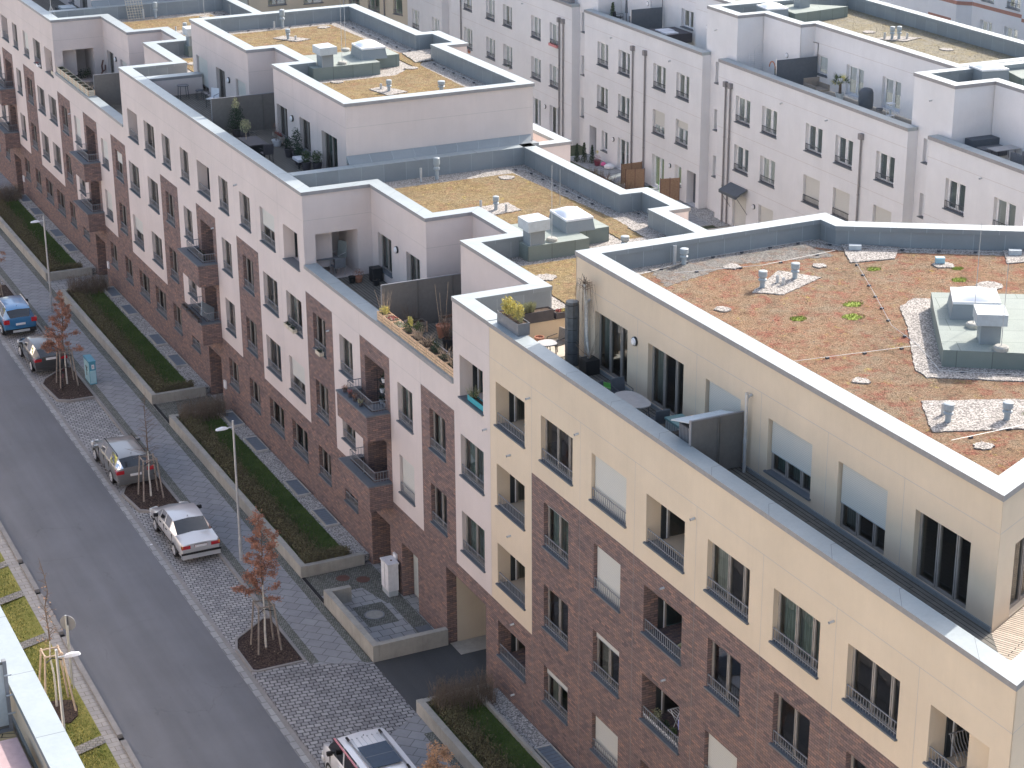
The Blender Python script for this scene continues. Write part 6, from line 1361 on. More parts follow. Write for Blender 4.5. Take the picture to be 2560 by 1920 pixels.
wag = dict(st=[(0, .86, .80, .82, .6), (.06, .94, .98, 1.0, .84), (.42, .98, .98, 1.40, .72), (.52, .99, .98, 1.43, .72), (1.25, 1, .98, 1.46, .73), (1.32, 1, .98, 1.46, .73), (2.1, 1, .98, 1.47, .735), (2.17, 1, .98, 1.47, .735), (2.75, 1, .97, 1.44, .73), (2.85, 1, .96, 1.42, .72), (3.55, .99, .95, 1.0, .82), (3.65, .98, .93, .95, .6), (4.35, .95, .82, .85, .6), (4.66, .84, .66, .70, .6)],
           kinds=[BD, ('rear_window', 'side_window'), BD, SB, BD, SB, BD, SB, BD, ('windscreen', 'side_window'), BD, BD, BD], cabin=(.5, 3.5), wheels=(.98, 3.82), tail=(.58, .98, .76, .92), mirror=3.0, handles=(1.8, 2.65), seams=(1.3, 2.13, 3.1), plate=.62, ant=.62, antz=1.45, wr=.33, rails=(.55, 2.9), railz=1.45, mm='paint_grey')
car('grey station wagon parked beside the bare tree, seen from behind', 20.0, 80.75, 4.66, 1.80, wag, 'paint_grey', 'new', 'rubber')
hat = dict(st=[(0, .84, .78, .80, .6), (.05, .94, .95, .97, .84), (.50, .98, .96, 1.33, .70), (.62, .99, .96, 1.37, .71), (1.15, 1, .96, 1.43, .72), (1.22, 1, .96, 1.44, .72), (1.9, 1, .95, 1.455, .73), (1.97, 1, .95, 1.455, .73), (2.45, 1, .95, 1.43, .73), (2.52, 1, .94, 1.41, .72), (3.15, .99, .93, 1.0, .82), (3.25, .98, .92, .94, .6), (3.9, .94, .82, .84, .6), (4.22, .84, .64, .68, .6)],
           kinds=[BD, ('rear_window', 'body'), BD, SB, BD, SB, BD, SB, BD, ('windscreen', 'side_window'), BD, BD, BD], cabin=(.4, 3.2), wheels=(.86, 3.40), tail=(.55, .97, .78, .92), mirror=2.65, handles=(1.75,), seams=(1.2, 2.75), plate=.84, ant=.65, antz=1.38, wr=.32, mm='paint_darkgrey')
car('small dark grey hatchback parked below the blue car', 20.05, 96.95, 4.22, 1.76, hat, 'paint_darkgrey', 'new')
suv = dict(st=[(0, .84, .88, .90, .6), (.06, .95, 1.08, 1.10, .84), (.42, .98, 1.08, 1.50, .73), (.55, .99, 1.08, 1.56, .73), (1.1, 1, 1.08, 1.62, .74), (1.18, 1, 1.08, 1.62, .74), (1.9, 1, 1.07, 1.65, .745), (1.97, 1, 1.07, 1.65, .745), (2.6, 1, 1.06, 1.60, .74), (2.68, 1, 1.05, 1.58, .73), (3.2, .99, 1.04, 1.13, .82), (3.3, .98, 1.03, 1.06, .6), (3.95, .95, .95, .98, .6), (4.28, .86, .76, .80, .6)],
           kinds=[BD, ('rear_window', 'body'), BD, SB, BD, SB, BD, SB, BD, ('windscreen', 'side_window'), BD, BD, BD], cabin=(.4, 3.2), wheels=(.85, 3.41), tail=(.66, .99, .82, 1.06), mirror=2.72, handles=(1.7, 2.5), seams=(1.14, 1.94, 2.9), plate=.72, ant=.72, antz=1.57, wr=.345, rails=(.6, 2.7), railz=1.59, z0=.28, clad=True, bump='rubber')
SU = car('bright blue compact off-roader at the left edge, seen from behind', 19.95, 103.5, 4.28, 1.80, suv, 'paint_blue', 'new', 'steel')
q = MB(); q.box(19.95-.45, 19.95+.45, 103.43, 103.47, .33, .45, 'zinc'); q.build('skid_plate', SU)
van = dict(st=[(0, .95, 1.18, 1.22, .9), (.06, .97, 1.18, 1.84, .86), (.3, .99, 1.18, 1.93, .86), (.4, 1, 1.18, 1.94, .86), (1.6, 1, 1.18, 1.96, .86), (1.72, 1, 1.18, 1.96, .86), (2.75, 1, 1.18, 1.96, .86), (2.86, 1, 1.18, 1.95, .86), (3.35, 1, 1.17, 1.93, .855), (3.55, 1, 1.14, 1.88, .84), (4.25, .98, 1.12, 1.28, .84), (4.35, .97, 1.10, 1.18, .6), (4.72, .94, .98, 1.02, .6), (4.9, .86, .72, .76, .6)],
           kinds=[BD, ('body', 'body'), BD, SB, BD, SB, BD, SB, ('body', 'side_window'), ('windscreen', 'side_window'), BD, BD, BD], cabin=(.3, 4.2), wheels=(.95, 3.98), tail=(.86, .98, .85, 1.25), mirror=3.62, handles=(1.9, 2.95), seams=(1.66, 2.8, 3.9), plate=.62, ant=3.2, antz=1.92, wr=.34, rails=(.6, 3.3), railz=1.95, z0=.26, mm='rubber')
VN = car('white camper van with a dark solar panel on its roof at the bottom edge', 20.07, 50.1, 4.9, 1.90, van, 'paint_white', 'new')
q = MB(); q.box(19.58, 20.58, 51.15, 52.55, 1.985, 2.005, 'solar_dark'); q.build('solar_panel', VN)
for xx in (19.50, 20.66):
    q = MB(); q.box(xx-.02, xx+.02, 50.6, 53.3, 1.95, 1.985, 'rail_grey'); q.box(xx-.035, xx+.035, 53.1, 53.35, 1.94, 1.99, 'rubber'); q.box(xx-.035, xx+.035, 50.7, 50.95, 1.94, 1.99, 'rubber'); q.build('roof_rail', VN)
q = MB()
for i in range(6): xx = 19.62+i*.18; q.box(xx-.006, xx+.006, 52.6, 53.25, 1.958, 1.966, 'zinc'); q.box(xx-.03, xx+.03, 53.15, 53.17, 1.958, 1.968, 'rail_grey')
q.build('roof_rib', VN)
q = MB(); q.box(19.14, 19.20, 51.4, 53.6, 1.86, 1.90, 'light_red'); q.build('awning_rail', VN)
q = MB(); q.box(19.18, 19.20, 53.7, 54.0, 0.0, 0.0, 'rubber') if False else q.box(19.58, 20.58, 51.84, 51.86, 2.005, 2.009, 'rail_grey'); q.build('panel_seam', VN)

# ---------------------------------------------------------------- things on terraces
def leafs(q, c, rx, ry, rz_, n, m_, s=(.02, .05), r_=rnd, up=.2):
    for k in range(n):
        v = Vector((r_.gauss(0, 1), r_.gauss(0, 1), r_.gauss(0, 1))).normalized()*(r_.random()**.45)
        p = Vector((c[0]+v.x*rx, c[1]+v.y*ry, c[2]+v.z*rz_)); sz = r_.uniform(*s)
        d = Vector((r_.uniform(-1, 1), r_.uniform(-1, 1), r_.uniform(-.6, 1)+up)).normalized(); e = d.orthogonal().normalized(); e.rotate(Matrix.Rotation(r_.uniform(0, 6.28), 3, d))
        q.face([p, p+e*sz*.4+d*sz*.5, p+d*sz, p-e*sz*.4+d*sz*.5], m_)
def stems(q, c, n, h, sp, m_='twig', r=.005, r_=rnd, bend=.3):
    for k in range(n):
        a = r_.uniform(0, 6.28); d0 = r_.uniform(0, sp*.4); b = Vector((c[0]+d0*math.cos(a), c[1]+d0*math.sin(a), c[2])); L = h*r_.uniform(.6, 1.1)
        e = b+Vector((math.cos(a)*sp*r_.uniform(.3, 1), math.sin(a)*sp*r_.uniform(.3, 1), L)); mdp = b.lerp(e, .55)+Vector((r_.uniform(-bend, bend)*.1, r_.uniform(-bend, bend)*.1, 0))
        q.cyl(b, mdp, r, r*.7, 3, m_, False); q.cyl(mdp, e, r*.7, r*.3, 3, m_, False)
        if r_.random() < .6: s0 = mdp; q.cyl(s0, s0+Vector((r_.uniform(-.1, .1), r_.uniform(-.1, .1), L*.35)), r*.5, r*.3, 3, m_, False)
def potlathe(q, x, y, z, r, h, m_): q.lathe([(r*.72, z), (r, z+h-.03), (r*1.06, z+h-.03), (r*1.06, z+h), (r*.92, z+h), (r*.9, z+h-.05), (0, z+h-.05)], x, y, 16, m_)
def potted(name, label, cat, x, y, z, r, h, pm, plant, group=None, seed=1):
    T = Thing(name, label, cat, (x, y, z), 0, group); q = MB(); potlathe(q, x, y, z, r, h, pm); q.build('pot', T); q = MB(); r_ = random.Random(seed); plant(q, (x, y, z+h-.05), r_); q.build('plant', T); return T
def trough(label, x0, x1, y0, y1, z, h, mat, plant=None, name='planter_box', cat='planter', group=None, seed=1, slats=True):
    T = Thing(name, label, cat, ((x0+x1)/2, (y0+y1)/2, z), 0, group); q = MB(); t = .02
    q.box(x0, x1, y0, y0+t, z, z+h, mat); q.box(x0, x1, y1-t, y1, z, z+h, mat); q.box(x0, x0+t, y0+t, y1-t, z, z+h, mat); q.box(x1-t, x1, y0+t, y1-t, z, z+h, mat)
    if slats:
        for k in range(1, 3): zz = z+h*k/3; q.box(x0-.003, x0, y0, y1, zz-.006, zz+.006, 'rubber'); q.box(x0, x1, y0-.003, y0, zz-.006, zz+.006, 'rubber')
        for px_, py_ in ((x0-.006, y0-.006), (x0-.006, y1-.03), (x1-.03, y0-.006)): q.box(px_, px_+.036, py_, py_+.036, z, z+h+.008, 'wood_light' if mat.startswith('wood') else mat)
    q.build('box', T); MB().box(x0+t, x1-t, y0+t, y1-t, z+.02, z+h-.04, 'soil').build('soil', T)
    if plant: q = MB(); plant(q, ((x0+x1)/2, (y0+y1)/2, z+h-.04), random.Random(seed)); q.build('plant', T)
    return T
def chair(label, x, y, z, rz, m_='rail_dark', seat='panel_dark', h=.9, w=.48, group=None, cat='chair', name='garden_chair'):
    T = Thing(name, label, cat, (x, y, z), rz, group); q = MB(); q.box(-w/2, w/2, -w/2, w/2, .42, .45, seat); q.build('seat', T, True)
    q = MB(); q.box(-w/2, w/2, w/2-.02, w/2+.02, .45, h, seat, Matrix.Rotation(-.12, 4, 'X')); q.build('backrest', T, True)
    for sx in (-1, 1):
        for sy in (-1, 1): q = MB(); q.cyl((sx*w*.48, sy*w*.5, 0), (sx*w*.46, sy*w*.46, .43), .014, .014, 6, m_); q.build('leg', T, True)
        q = MB(); q.tube([(sx*w*.5, -w*.45, .43), (sx*w*.52, -w*.45, .64), (sx*w*.52, w*.5, .66)], .013, 6, m_); q.build('armrest', T, True)
    return T
def table(label, x, y, z, rz, lx, ly, h=.73, top='stone_table', legm='rail_dark', round_=False, group=None):
    T = Thing('garden_table', label, 'table', (x, y, z), rz, group); q = MB()
    if round_:
        n = 26; pts = [(lx/2*math.copysign(abs(math.cos(2*math.pi*i/n))**.75, math.cos(2*math.pi*i/n)), ly/2*math.copysign(abs(math.sin(2*math.pi*i/n))**.75, math.sin(2*math.pi*i/n))) for i in range(n)]; q.prism(pts, h-.03, h, top)
    else: q.box(-lx/2, lx/2, -ly/2, ly/2, h-.035, h, top)
    q.build('table_top', T, True)
    for sx in (-1, 1):
        for sy in (-1, 1): q = MB(); q.cyl((sx*lx*.38, sy*ly*.38, 0), (sx*lx*.32, sy*ly*.32, h-.03), .016, .016, 6, legm); q.build('leg', T, True)
    return T
ZT = 13.3
# --- yellow house terrace
bam = lambda q, c, r_: [leafs(q, (c[0]+r_.uniform(-.1, .1), c[1]+r_.uniform(-.6, .6), c[2]+.32), .16, .2, .30, 260, 'leaf_yellow', (.03, .09), r_, .6) for _ in range(7)] + [stems(q, (c[0], c[1]+k*.2-.6, c[2]), 26, .5, .14, 'leaf_olive', .004, r_) for k in range(7)]
T = trough('long grey planter with bright yellow green bamboo standing on the pale parapet', 26.68, 27.12, 55.05, 56.65, 14.3, .42, 'planter_grey', bam, slats=False)
T = trough('dark planter with dry olive grass on the ledge behind the bamboo planter', 27.5, 28.85, 56.72, 57.12, 14.03, .38, 'planter_dark', lambda q, c, r_: [stems(q, (c[0]+r_.uniform(-.45, .1), c[1], c[2]), 60, .36, .16, 'leaf_olive', .005, r_) for _ in range(5)] + [leafs(q, (c[0]-.2, c[1], c[2]+.2), .3, .14, .16, 220, 'leaf_olive', (.02, .05), r_, .8)], slats=False)
T = trough('shallow dark planter with low red and green succulents on the same ledge', 28.95, 30.35, 56.72, 57.10, 14.03, .22, 'planter_dark', lambda q, c, r_: [leafs(q, (c[0]+k*.16-.5, c[1], c[2]+.05), .12, .12, .07, 90, ['leaf_red', 'leaf_yellow', 'leaf_green', 'leaf_brown'][k % 4], (.02, .05), r_) for k in range(7)]+[leafs(q, (c[0]+.1, c[1], c[2]+.12), .15, .12, .12, 160, 'leaf_dark', (.02, .05), r_)], slats=False)
potted('flower_pot', 'small terracotta pot tucked behind the bamboo planter', 'flower pot', 27.62, 55.35, ZT, .16, .75, 'terracotta', lambda q, c, r_: stems(q, c, 8, .1, .08, 'twig', .004, r_))
table('small round bistro table beside the bamboo planter on the yellow house', 27.66, 54.85, ZT, 0, .62, .62, .7, 'stone_table', round_=True)
chair('thin black metal chair by the bistro table on the yellow house', 28.25, 55.3, ZT, R(-75), 'ink', 'wicker', .92)
T = Thing('rain_barrel', 'tall dark stacked block column like a rain tank beside the yellow penthouse corner', 'rain tank', (28.3, 54.3, ZT)); q = MB(); z = ZT
for k in range(6):
    h_ = .42 if k < 5 else .12; s_ = .235-(.02 if k == 5 else 0)
    pts = [(28.3+s_*math.cos(a), 54.3+s_*math.sin(a)) for a in [R(22.5+45*i) for i in range(8)]]; q.prism(pts, z+.01, z+h_-.01, 'water_tank'); q.prism([(28.3+(x-28.3)*.93, 54.3+(y-54.3)*.93) for x, y in pts], z-.01, z+.01, 'rubber'); z += h_
q.build('tank', T)
T = Thing('potted_tree', 'weeping birch with white stem and hanging bare twigs in a black tub', 'potted tree', (28.45, 53.35, ZT))
q = MB(); q.box(28.2, 28.7, 53.1, 53.6, ZT, ZT+.5, 'black_plastic'); q.build('pot', T)
q = MB(); q.tube([(28.45, 53.4, ZT+.5), (28.42, 53.5, 14.6), (28.47, 53.62, 15.4), (28.42, 53.66, 16.25)], .045, 8, 'bark_white'); q.build('trunk', T); q = MB(); r_ = random.Random(5)
for k in range(48):
    a = r_.uniform(0, 6.28); L = r_.uniform(.2, .7); b = Vector((28.42, 53.66, 16.15+r_.uniform(-.1, .2))); m_ = b+Vector((math.cos(a)*L*.45, math.sin(a)*L*.6, r_.uniform(.05, .2))); e = Vector((b.x+math.cos(a)*L*.6, b.y+math.sin(a)*L, 16.2-r_.uniform(.3, 1.4)))
    if m_.x > 28.68: continue
    e.x = min(e.x, 28.72); q.cyl(b, m_, .008, .005, 3, 'twig', False); mm = m_.lerp(e, .5)+Vector((-.02, .02, .12)); q.cyl(m_, mm, .005, .003, 3, 'twig', False); q.cyl(mm, e, .003, .002, 3, 'twig', False)
for k in range(26):
    a = r_.uniform(0, 6.28); b = Vector((28.45, 53.35, ZT+.5)); e = b+Vector((math.cos(a)*.35-.1, math.sin(a)*.4, r_.uniform(.3, .9))); q.cyl(b, e, .008, .003, 3, 'twig_pale', False)
q.build('branches', T)
T = Thing('basin', 'bright green plastic basin on the dark terrace floor by the penthouse door', 'basin', (28.2, 51.75, ZT)); q = MB()
q.prism(rect(28.2, 51.75, .62, .42, -.9), ZT, ZT+.02, 'green_plastic'); q.ring(rect(28.2, 51.75, .66, .46, -.9), .03, ZT, ZT+.16, 'green_plastic', True); q.build('tub', T)
table('oval grey garden table half hidden by the parapet on the yellow house terrace', 27.6, 48.95, ZT, R(90), 1.5, .85, .76, 'stone_table', 'rail_dark', True)
chair('dark mesh chair at the far end of the oval table', 27.95, 50.2, ZT, 0, group=None); chair('dark mesh chair at the near end of the oval table', 27.85, 47.85, ZT, R(180)); chair('dark mesh chair nearest the parapet beside the oval table', 27.25, 50.15, ZT, R(10))
T = Thing('storage_box', 'pale storage box with a teal tarpaulin lid against the penthouse wall', 'storage box', (28.1, 46.75, ZT)); q = MB(); q.box(27.85, 28.4, 46.05, 47.35, ZT, 13.93, 'box_pale')
for k in range(9): q.box(27.842, 27.85, 46.1+k*.14, 46.12+k*.14, ZT, 13.9, 'rail_grey')
q.build('box', T); q = MB(); q.box(27.82, 28.43, 46.02, 47.38, 13.93, 14.0, 'tarp_teal'); q.build('lid', T)
T = Thing('barbecue', 'black covered barbecue with a steel handle between the teal box and the tin shed', 'barbecue', (27.5, 46.0, ZT)); q = MB(); q.box(27.2, 27.75, 45.75, 46.35, ZT+.1, 13.85, 'black_plastic'); q.cyl((27.2, 46.05, 13.85), (27.75, 46.05, 13.85), .24, .24, 12, 'black_plastic'); q.build('body', T); q = MB(); q.cyl((27.18, 45.8, 13.95), (27.18, 46.3, 13.95), .02, .02, 6, 'steel'); q.build('handle', T)
T = Thing('garden_shed', 'small corrugated tin shed with a slanted roof behind the grey screen', 'shed', (27.5, 45, ZT)); q = MB(); q.box(27.1, 28.5, 44.55, 45.3, ZT, 14.72, 'rail_dark')
for k in range(9): q.box(27.085, 27.10, 44.6+k*.08, 44.63+k*.08, ZT, 14.7, 'rail_grey')
q.build('wall', T); q = MB()
for k in range(16): x = 26.95+k*.105; q.face([(x, 44.52, 15.0), (x+.05, 44.52, 15.03), (x+.05, 45.45, 14.78), (x, 45.45, 14.75)], 'zinc'); q.face([(x+.05, 44.52, 15.03), (x+.105, 44.52, 15.0), (x+.105, 45.45, 14.75), (x+.05, 45.45, 14.78)], 'zinc')
q.tube([(26.94, 44.5, 15.0), (26.94, 45.47, 14.75), (28.64, 45.47, 14.75)], .02, 6, 'steel'); q.build('roof', T)
# chair in the corner at the frame edge
chair('reddish brown lounge chair on the sunlit deck at the right frame edge', 30.3, 32.6, ZT, R(200), 'ink', 'bike_red')
# loggia things on the yellow house
def logchair(y, z, label, mat, bk): chair(label, 27.35, y, z-.55, R(90), 'rail_dark', mat, .95)
T = Thing('flower_box', 'pale flower box full of dry twigs hooked in the corner loggia of the yellow house', 'flower box', (26.6, 31.3, 10.75)); q = MB(); q.box(26.52, 26.75, 30.5, 31.7, 10.74, 10.95, 'wood_pale'); q.build('box', T); q = MB(); stems(q, (26.63, 31.2, 10.9), 60, .45, .45, 'twig_pale', .006, random.Random(3)); q.build('plant', T)
T = Thing('hammock_chair', 'blue grey lounger with a pale fur throw and curved slats inside the corner loggia', 'lounger', (27.3, 31.2, 10.2)); q = MB()
for k in range(11): x = 26.95+k*.09; q.tube([(x, 32.2, 11.5), (x+.05, 32.15, 11.2), (x+.05, 31.9, 10.95)], .012, 5, 'rail_grey')
q.tube([(26.92, 32.2, 11.5), (27.95, 32.2, 11.5)], .018, 6, 'rail_grey'); q.build('backrest', T); q = MB(); q.box(26.85, 27.9, 30.6, 31.8, 10.7, 10.8, 'sill_metal'); q.build('seat', T); q = MB(); leafs(q, (27.3, 31.3, 10.88), .5, .45, .12, 1500, 'fur', (.04, .09), random.Random(9)); q.build('throw', T)
T = Thing('drying_rack', 'drying rack hung with white and blue washing inside the plant filled brick loggia', 'drying rack', (27.2, 44.5, 4.3)); q = MB()
for k in range(8): q.cyl((26.9+k*.09, 43.95, 5.35), (26.9+k*.09, 45.2, 5.35), .008, .008, 4, 'plastic_white')
for yy in (43.95, 45.2): q.cyl((26.9, yy, 5.35), (27.53, yy, 5.35), .012, .012, 5, 'plastic_white'); q.cyl((27.0, yy, 5.35), (27.4, yy, 4.4), .012, .012, 5, 'plastic_white'); q.cyl((27.4, yy, 5.35), (27.0, yy, 4.4), .012, .012, 5, 'plastic_white')
q.build('rack', T); q = MB(); r_ = random.Random(8)
for k in range(16): x = 26.9+(k % 8)*.09; y = 44+r_.uniform(0, 1); w = r_.uniform(.06, .14); h = r_.uniform(.15, .4); q.face([(x, y, 5.35), (x+.01, y+w, 5.35), (x+.02, y+w*.9, 5.35-h), (x+.01, y+.02, 5.35-h*.9)], r_.choice(['cloth_white', 'cloth_blue', 'cloth_white', 'ink']))
q.build('laundry', T)
for k, (y, m_, lb, sz) in enumerate(((45.6, 'leaf_olive', 'pale green spiky plant at the left end of the plant filled brick loggia', .3), (45.05, 'leaf_dark', 'dark leafy plant left of centre behind the railing of the plant filled brick loggia', .22), (44.6, 'leaf_green', 'green trailing plant in the middle of the plant filled brick loggia', .2), (44.1, 'flower_white', 'white flowering plant right of the middle of the plant filled brick loggia', .18))):
    potted('potted_plant', lb, 'potted plant', 26.75, y, 4.72, .09, .16, 'terracotta' if k == 3 else 'planter_grey', (lambda m_, sz: lambda q, c, r_: (leafs(q, (c[0], c[1], c[2]+sz*.6), sz*.7, sz*.8, sz*.6, 170, m_, (.03, .08), r_, .5), stems(q, c, 10, sz*1.3, sz*.8, 'leaf_green', .005, r_)))(m_, sz), seed=k+20)
q = MB()
for k in range(11): y = 43.95+k*.19; q.tube([(26.52, y, 4.85), (26.5, y+.05, 4.97), (26.52, y+.10, 4.86), (26.5, y+.15, 4.99)], .008, 4, 'plastic_white')
tag(q.build('fairy_wire'), 'wavy pale wire ornament woven through the railing of the plant filled brick loggia', 'ornament')
chair('grey padded chair in the topmost cream loggia of the yellow house', 27.3, 54.9, 10.2, R(90), 'rail_dark', 'planter_grey', .95)
chair('reddish wooden chair in the second cream loggia of the yellow house', 27.3, 54.9, 7.2, R(90), 'rail_dark', 'terracotta', .9)
T = Thing('surfboard', 'pale pointed board leaning inside the teal brick loggia', 'board', (27.2, 44.6, 7.2)); q = MB(); q.cyl((27.0, 44.9, 7.6), (27.3, 44.3, 8.3), .09, .02, 6, 'leaf_olive'); q.build('board', T)
T = Thing('crate', 'yellow green slatted crate in the dark cream loggia of the yellow house', 'crate', (27.2, 44.1, 10.3)); q = MB()
for zz in (10.75, 10.9, 11.05): q.box(27.0, 27.4, 43.9, 44.3, zz, zz+.09, 'leaf_olive')
q.build('slats', T)
# box with blue bottom in the white loggia above the archway
T = trough('turquoise flower box with long dry grass in the loggia above the archway', 26.56, 26.8, 57.55, 58.9, 10.75, .2, 'teal_box', lambda q, c, r_: (stems(q, (c[0], c[1]+.4, c[2]), 60, .38, .3, 'leaf_olive', .005, r_), leafs(q, (c[0], c[1]+.35, c[2]+.12), .15, .35, .12, 160, 'leaf_green', (.02, .06), r_)), 'flower_box', 'flower box', slats=False)
# window boxes
for k, (y, z, lb) in enumerate(((77.35, 7.72, 'left one of two beige flower boxes at the same window'), (76.72, 7.72, 'right one of two beige flower boxes at the same window'), (73.45, 7.72, 'lone beige flower box at the brick framed window left of the brick balconies'))):
    trough(lb, 26.26, 26.46, y-.28, y+.28, z, .17, 'wood_pale', lambda q, c, r_: (leafs(q, (c[0], c[1], c[2]+.06), .08, .24, .06, 110, 'leaf_dark', (.02, .05), r_), stems(q, c, 12, .12, .2, 'twig', .003, r_)), 'flower_box', 'flower box', 'beige window flower boxes', 30+k, False)
# --- low terrace of building A: wooden boxes on the parapet
specs = [('far end one with a round yellow green bush', 'leaf_yellow', .22), ('second from the far end, filled with pinkish shards and stones', 'leaf_red', .06), ('third from the far end, filled with small beige stones', 'leaf_olive', .07), ('fourth from the far end, with feathery green stalks and pink blossoms', 'leaf_green', .34), ('fifth from the far end, with a tangle of pinkish bare twigs', 'twig_pale', .2), ('sixth from the far end, with thin brown stalks', 'twig', .2), ('third from the near end, with a dark rosemary bush', 'leaf_dark', .18), ('second from the near end, with dark leaves and dry blossoms', 'leaf_dark', .15), ('nearest one beside the white wall, with dark sprigs', 'leaf_dark', .12)]
yb = 67.25
for k, (lb, m_, sz) in enumerate(specs):
    w = .55 if k == 0 else .78; y1 = yb; y0 = yb-w; yb = y0-.05
    def pl(q, c, r_, m_=m_, sz=sz, k=k):
        leafs(q, (c[0], c[1], c[2]+sz*.6), .20, .30, sz*.75, 420 if k in (0, 3, 6) else 200, m_, (.03, .06), r_, .4)
        if k == 3: [leafs(q, (c[0], c[1]-.1+r_.uniform(-.2, .2), c[2]+.45), .05, .06, .2, 40, 'leaf_yellow', (.04, .09), r_, 1) for _ in range(5)]; leafs(q, (c[0], c[1]+.22, c[2]+.32), .1, .12, .1, 60, 'pink', (.03, .06), r_)
        if k in (0, 4, 5, 7, 8): stems(q, c, 26 if k != 0 else 14, .5 if k != 0 else .95, .35, 'twig_pale', .009, r_)
        if k in (1, 2): [q.cyl((c[0]+r_.uniform(-.12, .12), c[1]+r_.uniform(-.28, .28), c[2]), (c[0]+r_.uniform(-.12, .12), c[1]+r_.uniform(-.28, .28), c[2]+.05), .03, .02, 5, r_.choice(['pink', 'tile_light', 'leaf_olive'])) for _ in range(26)]
    trough('wooden parapet flower box, ' + lb, 26.56, 26.98, y0, y1, 11.15, .34, 'wood_light', pl, group='wooden flower boxes on the parapet', seed=60+k)
trough('long white trough with grasses on the terrace floor behind the wooden boxes', 27.5, 27.85, 63.3, 64.9, 10.36, .5, 'plastic_white', lambda q, c, r_: (leafs(q, (c[0], c[1]+.3, c[2]+.1), .15, .6, .12, 220, 'leaf_green', (.03, .07), r_), stems(q, c, 20, .4, .4, 'leaf_olive', .005, r_)), seed=71, slats=False)
potted('potted_tree', 'large terracotta pot with three tall bamboo canes before the grey screen', 'potted tree', 28.9, 66.3, 10.36, .27, .5, 'terracotta', lambda q, c, r_: [q.cyl((c[0]+dx, c[1]+dy, c[2]), (c[0]+dx*2.5, c[1]+dy*2.5, c[2]+L), .012, .010, 5, 'twig_pale') for dx, dy, L in ((-.1, .05, 1.7), (.08, -.05, 1.8), (0, .1, 1.3))])
trough('dark wooden trough on the floor along the grey screen, left of the bamboo canes', 27.5, 28.6, 67.15, 67.6, 10.36, .42, 'wood_stake', lambda q, c, r_: (leafs(q, (c[0], c[1], c[2]+.1), .45, .15, .1, 200, 'leaf_dark', (.02, .05), r_), stems(q, c, 20, .9, .5, 'twig', .006, r_)), seed=72)
trough('dark wooden trough on the floor along the grey screen, right of the bamboo canes', 29.3, 30.6, 67.15, 67.6, 10.36, .42, 'wood_stake', lambda q, c, r_: leafs(q, (c[0], c[1], c[2]+.05), .5, .15, .06, 200, 'leaf_brown', (.02, .05), r_), seed=73)
potted('potted_tree', 'black tub with a tall half dead shrub behind the wooden boxes', 'potted plant', 28.5, 64.9, 10.36, .24, .45, 'black_plastic', lambda q, c, r_: (stems(q, c, 40, 1.2, .4, 'twig', .007, r_), leafs(q, (c[0], c[1], c[2]+.6), .25, .25, .4, 160, 'leaf_brown', (.02, .05), r_)), seed=74)
potted('potted_plant', 'dark glazed pot with conifer sprigs between the boxes and the white trough', 'potted plant', 27.6, 65.6, 10.36, .2, .4, 'planter_dark', lambda q, c, r_: leafs(q, (c[0], c[1], c[2]+.35), .22, .22, .35, 400, 'leaf_green', (.03, .08), r_, 1), seed=75)
trough('empty grey metal bench box at the wall end of the plant terrace', 28.0, 29.4, 61.0, 61.4, 10.36, .4, 'wood_stake', None)
# far side of the screen
potted('flower_pot', 'small black pot on the shaded deck by the terrace loggia', 'flower pot', 28.25, 74.3, 10.36, .15, .28, 'black_plastic', lambda q, c, r_: stems(q, c, 8, .15, .1, 'twig', .005, r_), 'pots on the shaded deck', 76)
potted('flower_pot', 'terracotta pot with a reddish brown bush on the shaded deck', 'flower pot', 28.55, 74.3, 10.36, .17, .24, 'terracotta', lambda q, c, r_: leafs(q, (c[0], c[1], c[2]+.2), .26, .26, .2, 260, 'leaf_brown', (.02, .05), r_), 'pots on the shaded deck', 77)
T = Thing('planter_tub', 'tall square black tub standing against the terrace window', 'planter', (29.25, 74.1, 10.36)); q = MB(); q.box(29.05, 29.5, 73.9, 74.35, 10.36, 10.95, 'black_plastic'); q.build('tub', T)
potted('flower_pot', 'round black pot at the foot of the tall black tub', 'flower pot', 29.05, 73.55, 10.36, .16, .24, 'black_plastic', lambda q, c, r_: stems(q, c, 5, .1, .1, 'twig', .005, r_), 'pots on the shaded deck', 78)
table('grey garden table inside the terrace loggia', 27.75, 76.3, 10.35, 0, 1.0, 1.2, .74, 'planter_grey'); chair('grey sling chair in front of the table inside the terrace loggia', 28.1, 75.55, 10.35, R(180), 'steel', 'planter_grey'); chair('high backed blue grey folding chair inside the terrace loggia', 28.5, 76.6, 10.35, R(-60), 'plastic_white', 'box_pale', 1.15)
# --- balcony plants of building A, upper balcony
for k, (y, m_) in enumerate(((68.9, 'leaf_brown'), (68.3, 'leaf_red'), (67.8, 'leaf_brown'), (67.2, 'leaf_olive'))):
    potted('flower_pot', 'withered plant on the grey balcony ledge, ' + ['first from the far end', 'second, reddish', 'third, brown', 'last, nearest the corner'][k], 'potted plant', 25.72, y, 7.73, .1, .15, 'planter_dark', (lambda m_: lambda q, c, r_: (stems(q, c, 16, .25, .18, 'twig', .004, r_), leafs(q, (c[0], c[1], c[2]+.1), .12, .2, .1, 100, m_, (.02, .05), r_)))(m_), 'withered plants on the balcony ledge', 80+k)
T = Thing('plant_stand', 'black plant stand crowded with white pots in the upper brick balcony opening', 'plant stand', (26.9, 67.2, 6.9)); q = MB(); r_ = random.Random(12)
for zz in (7.4, 7.9, 8.4): q.box(26.75, 27.2, 66.75, 68.0, zz, zz+.02, 'ink')
for xx, yy in ((26.76, 66.76), (26.76, 67.98), (27.18, 66.76), (27.18, 67.98)): q.cyl((xx, yy, 6.9), (xx, yy, 8.8), .012, .012, 5, 'ink')
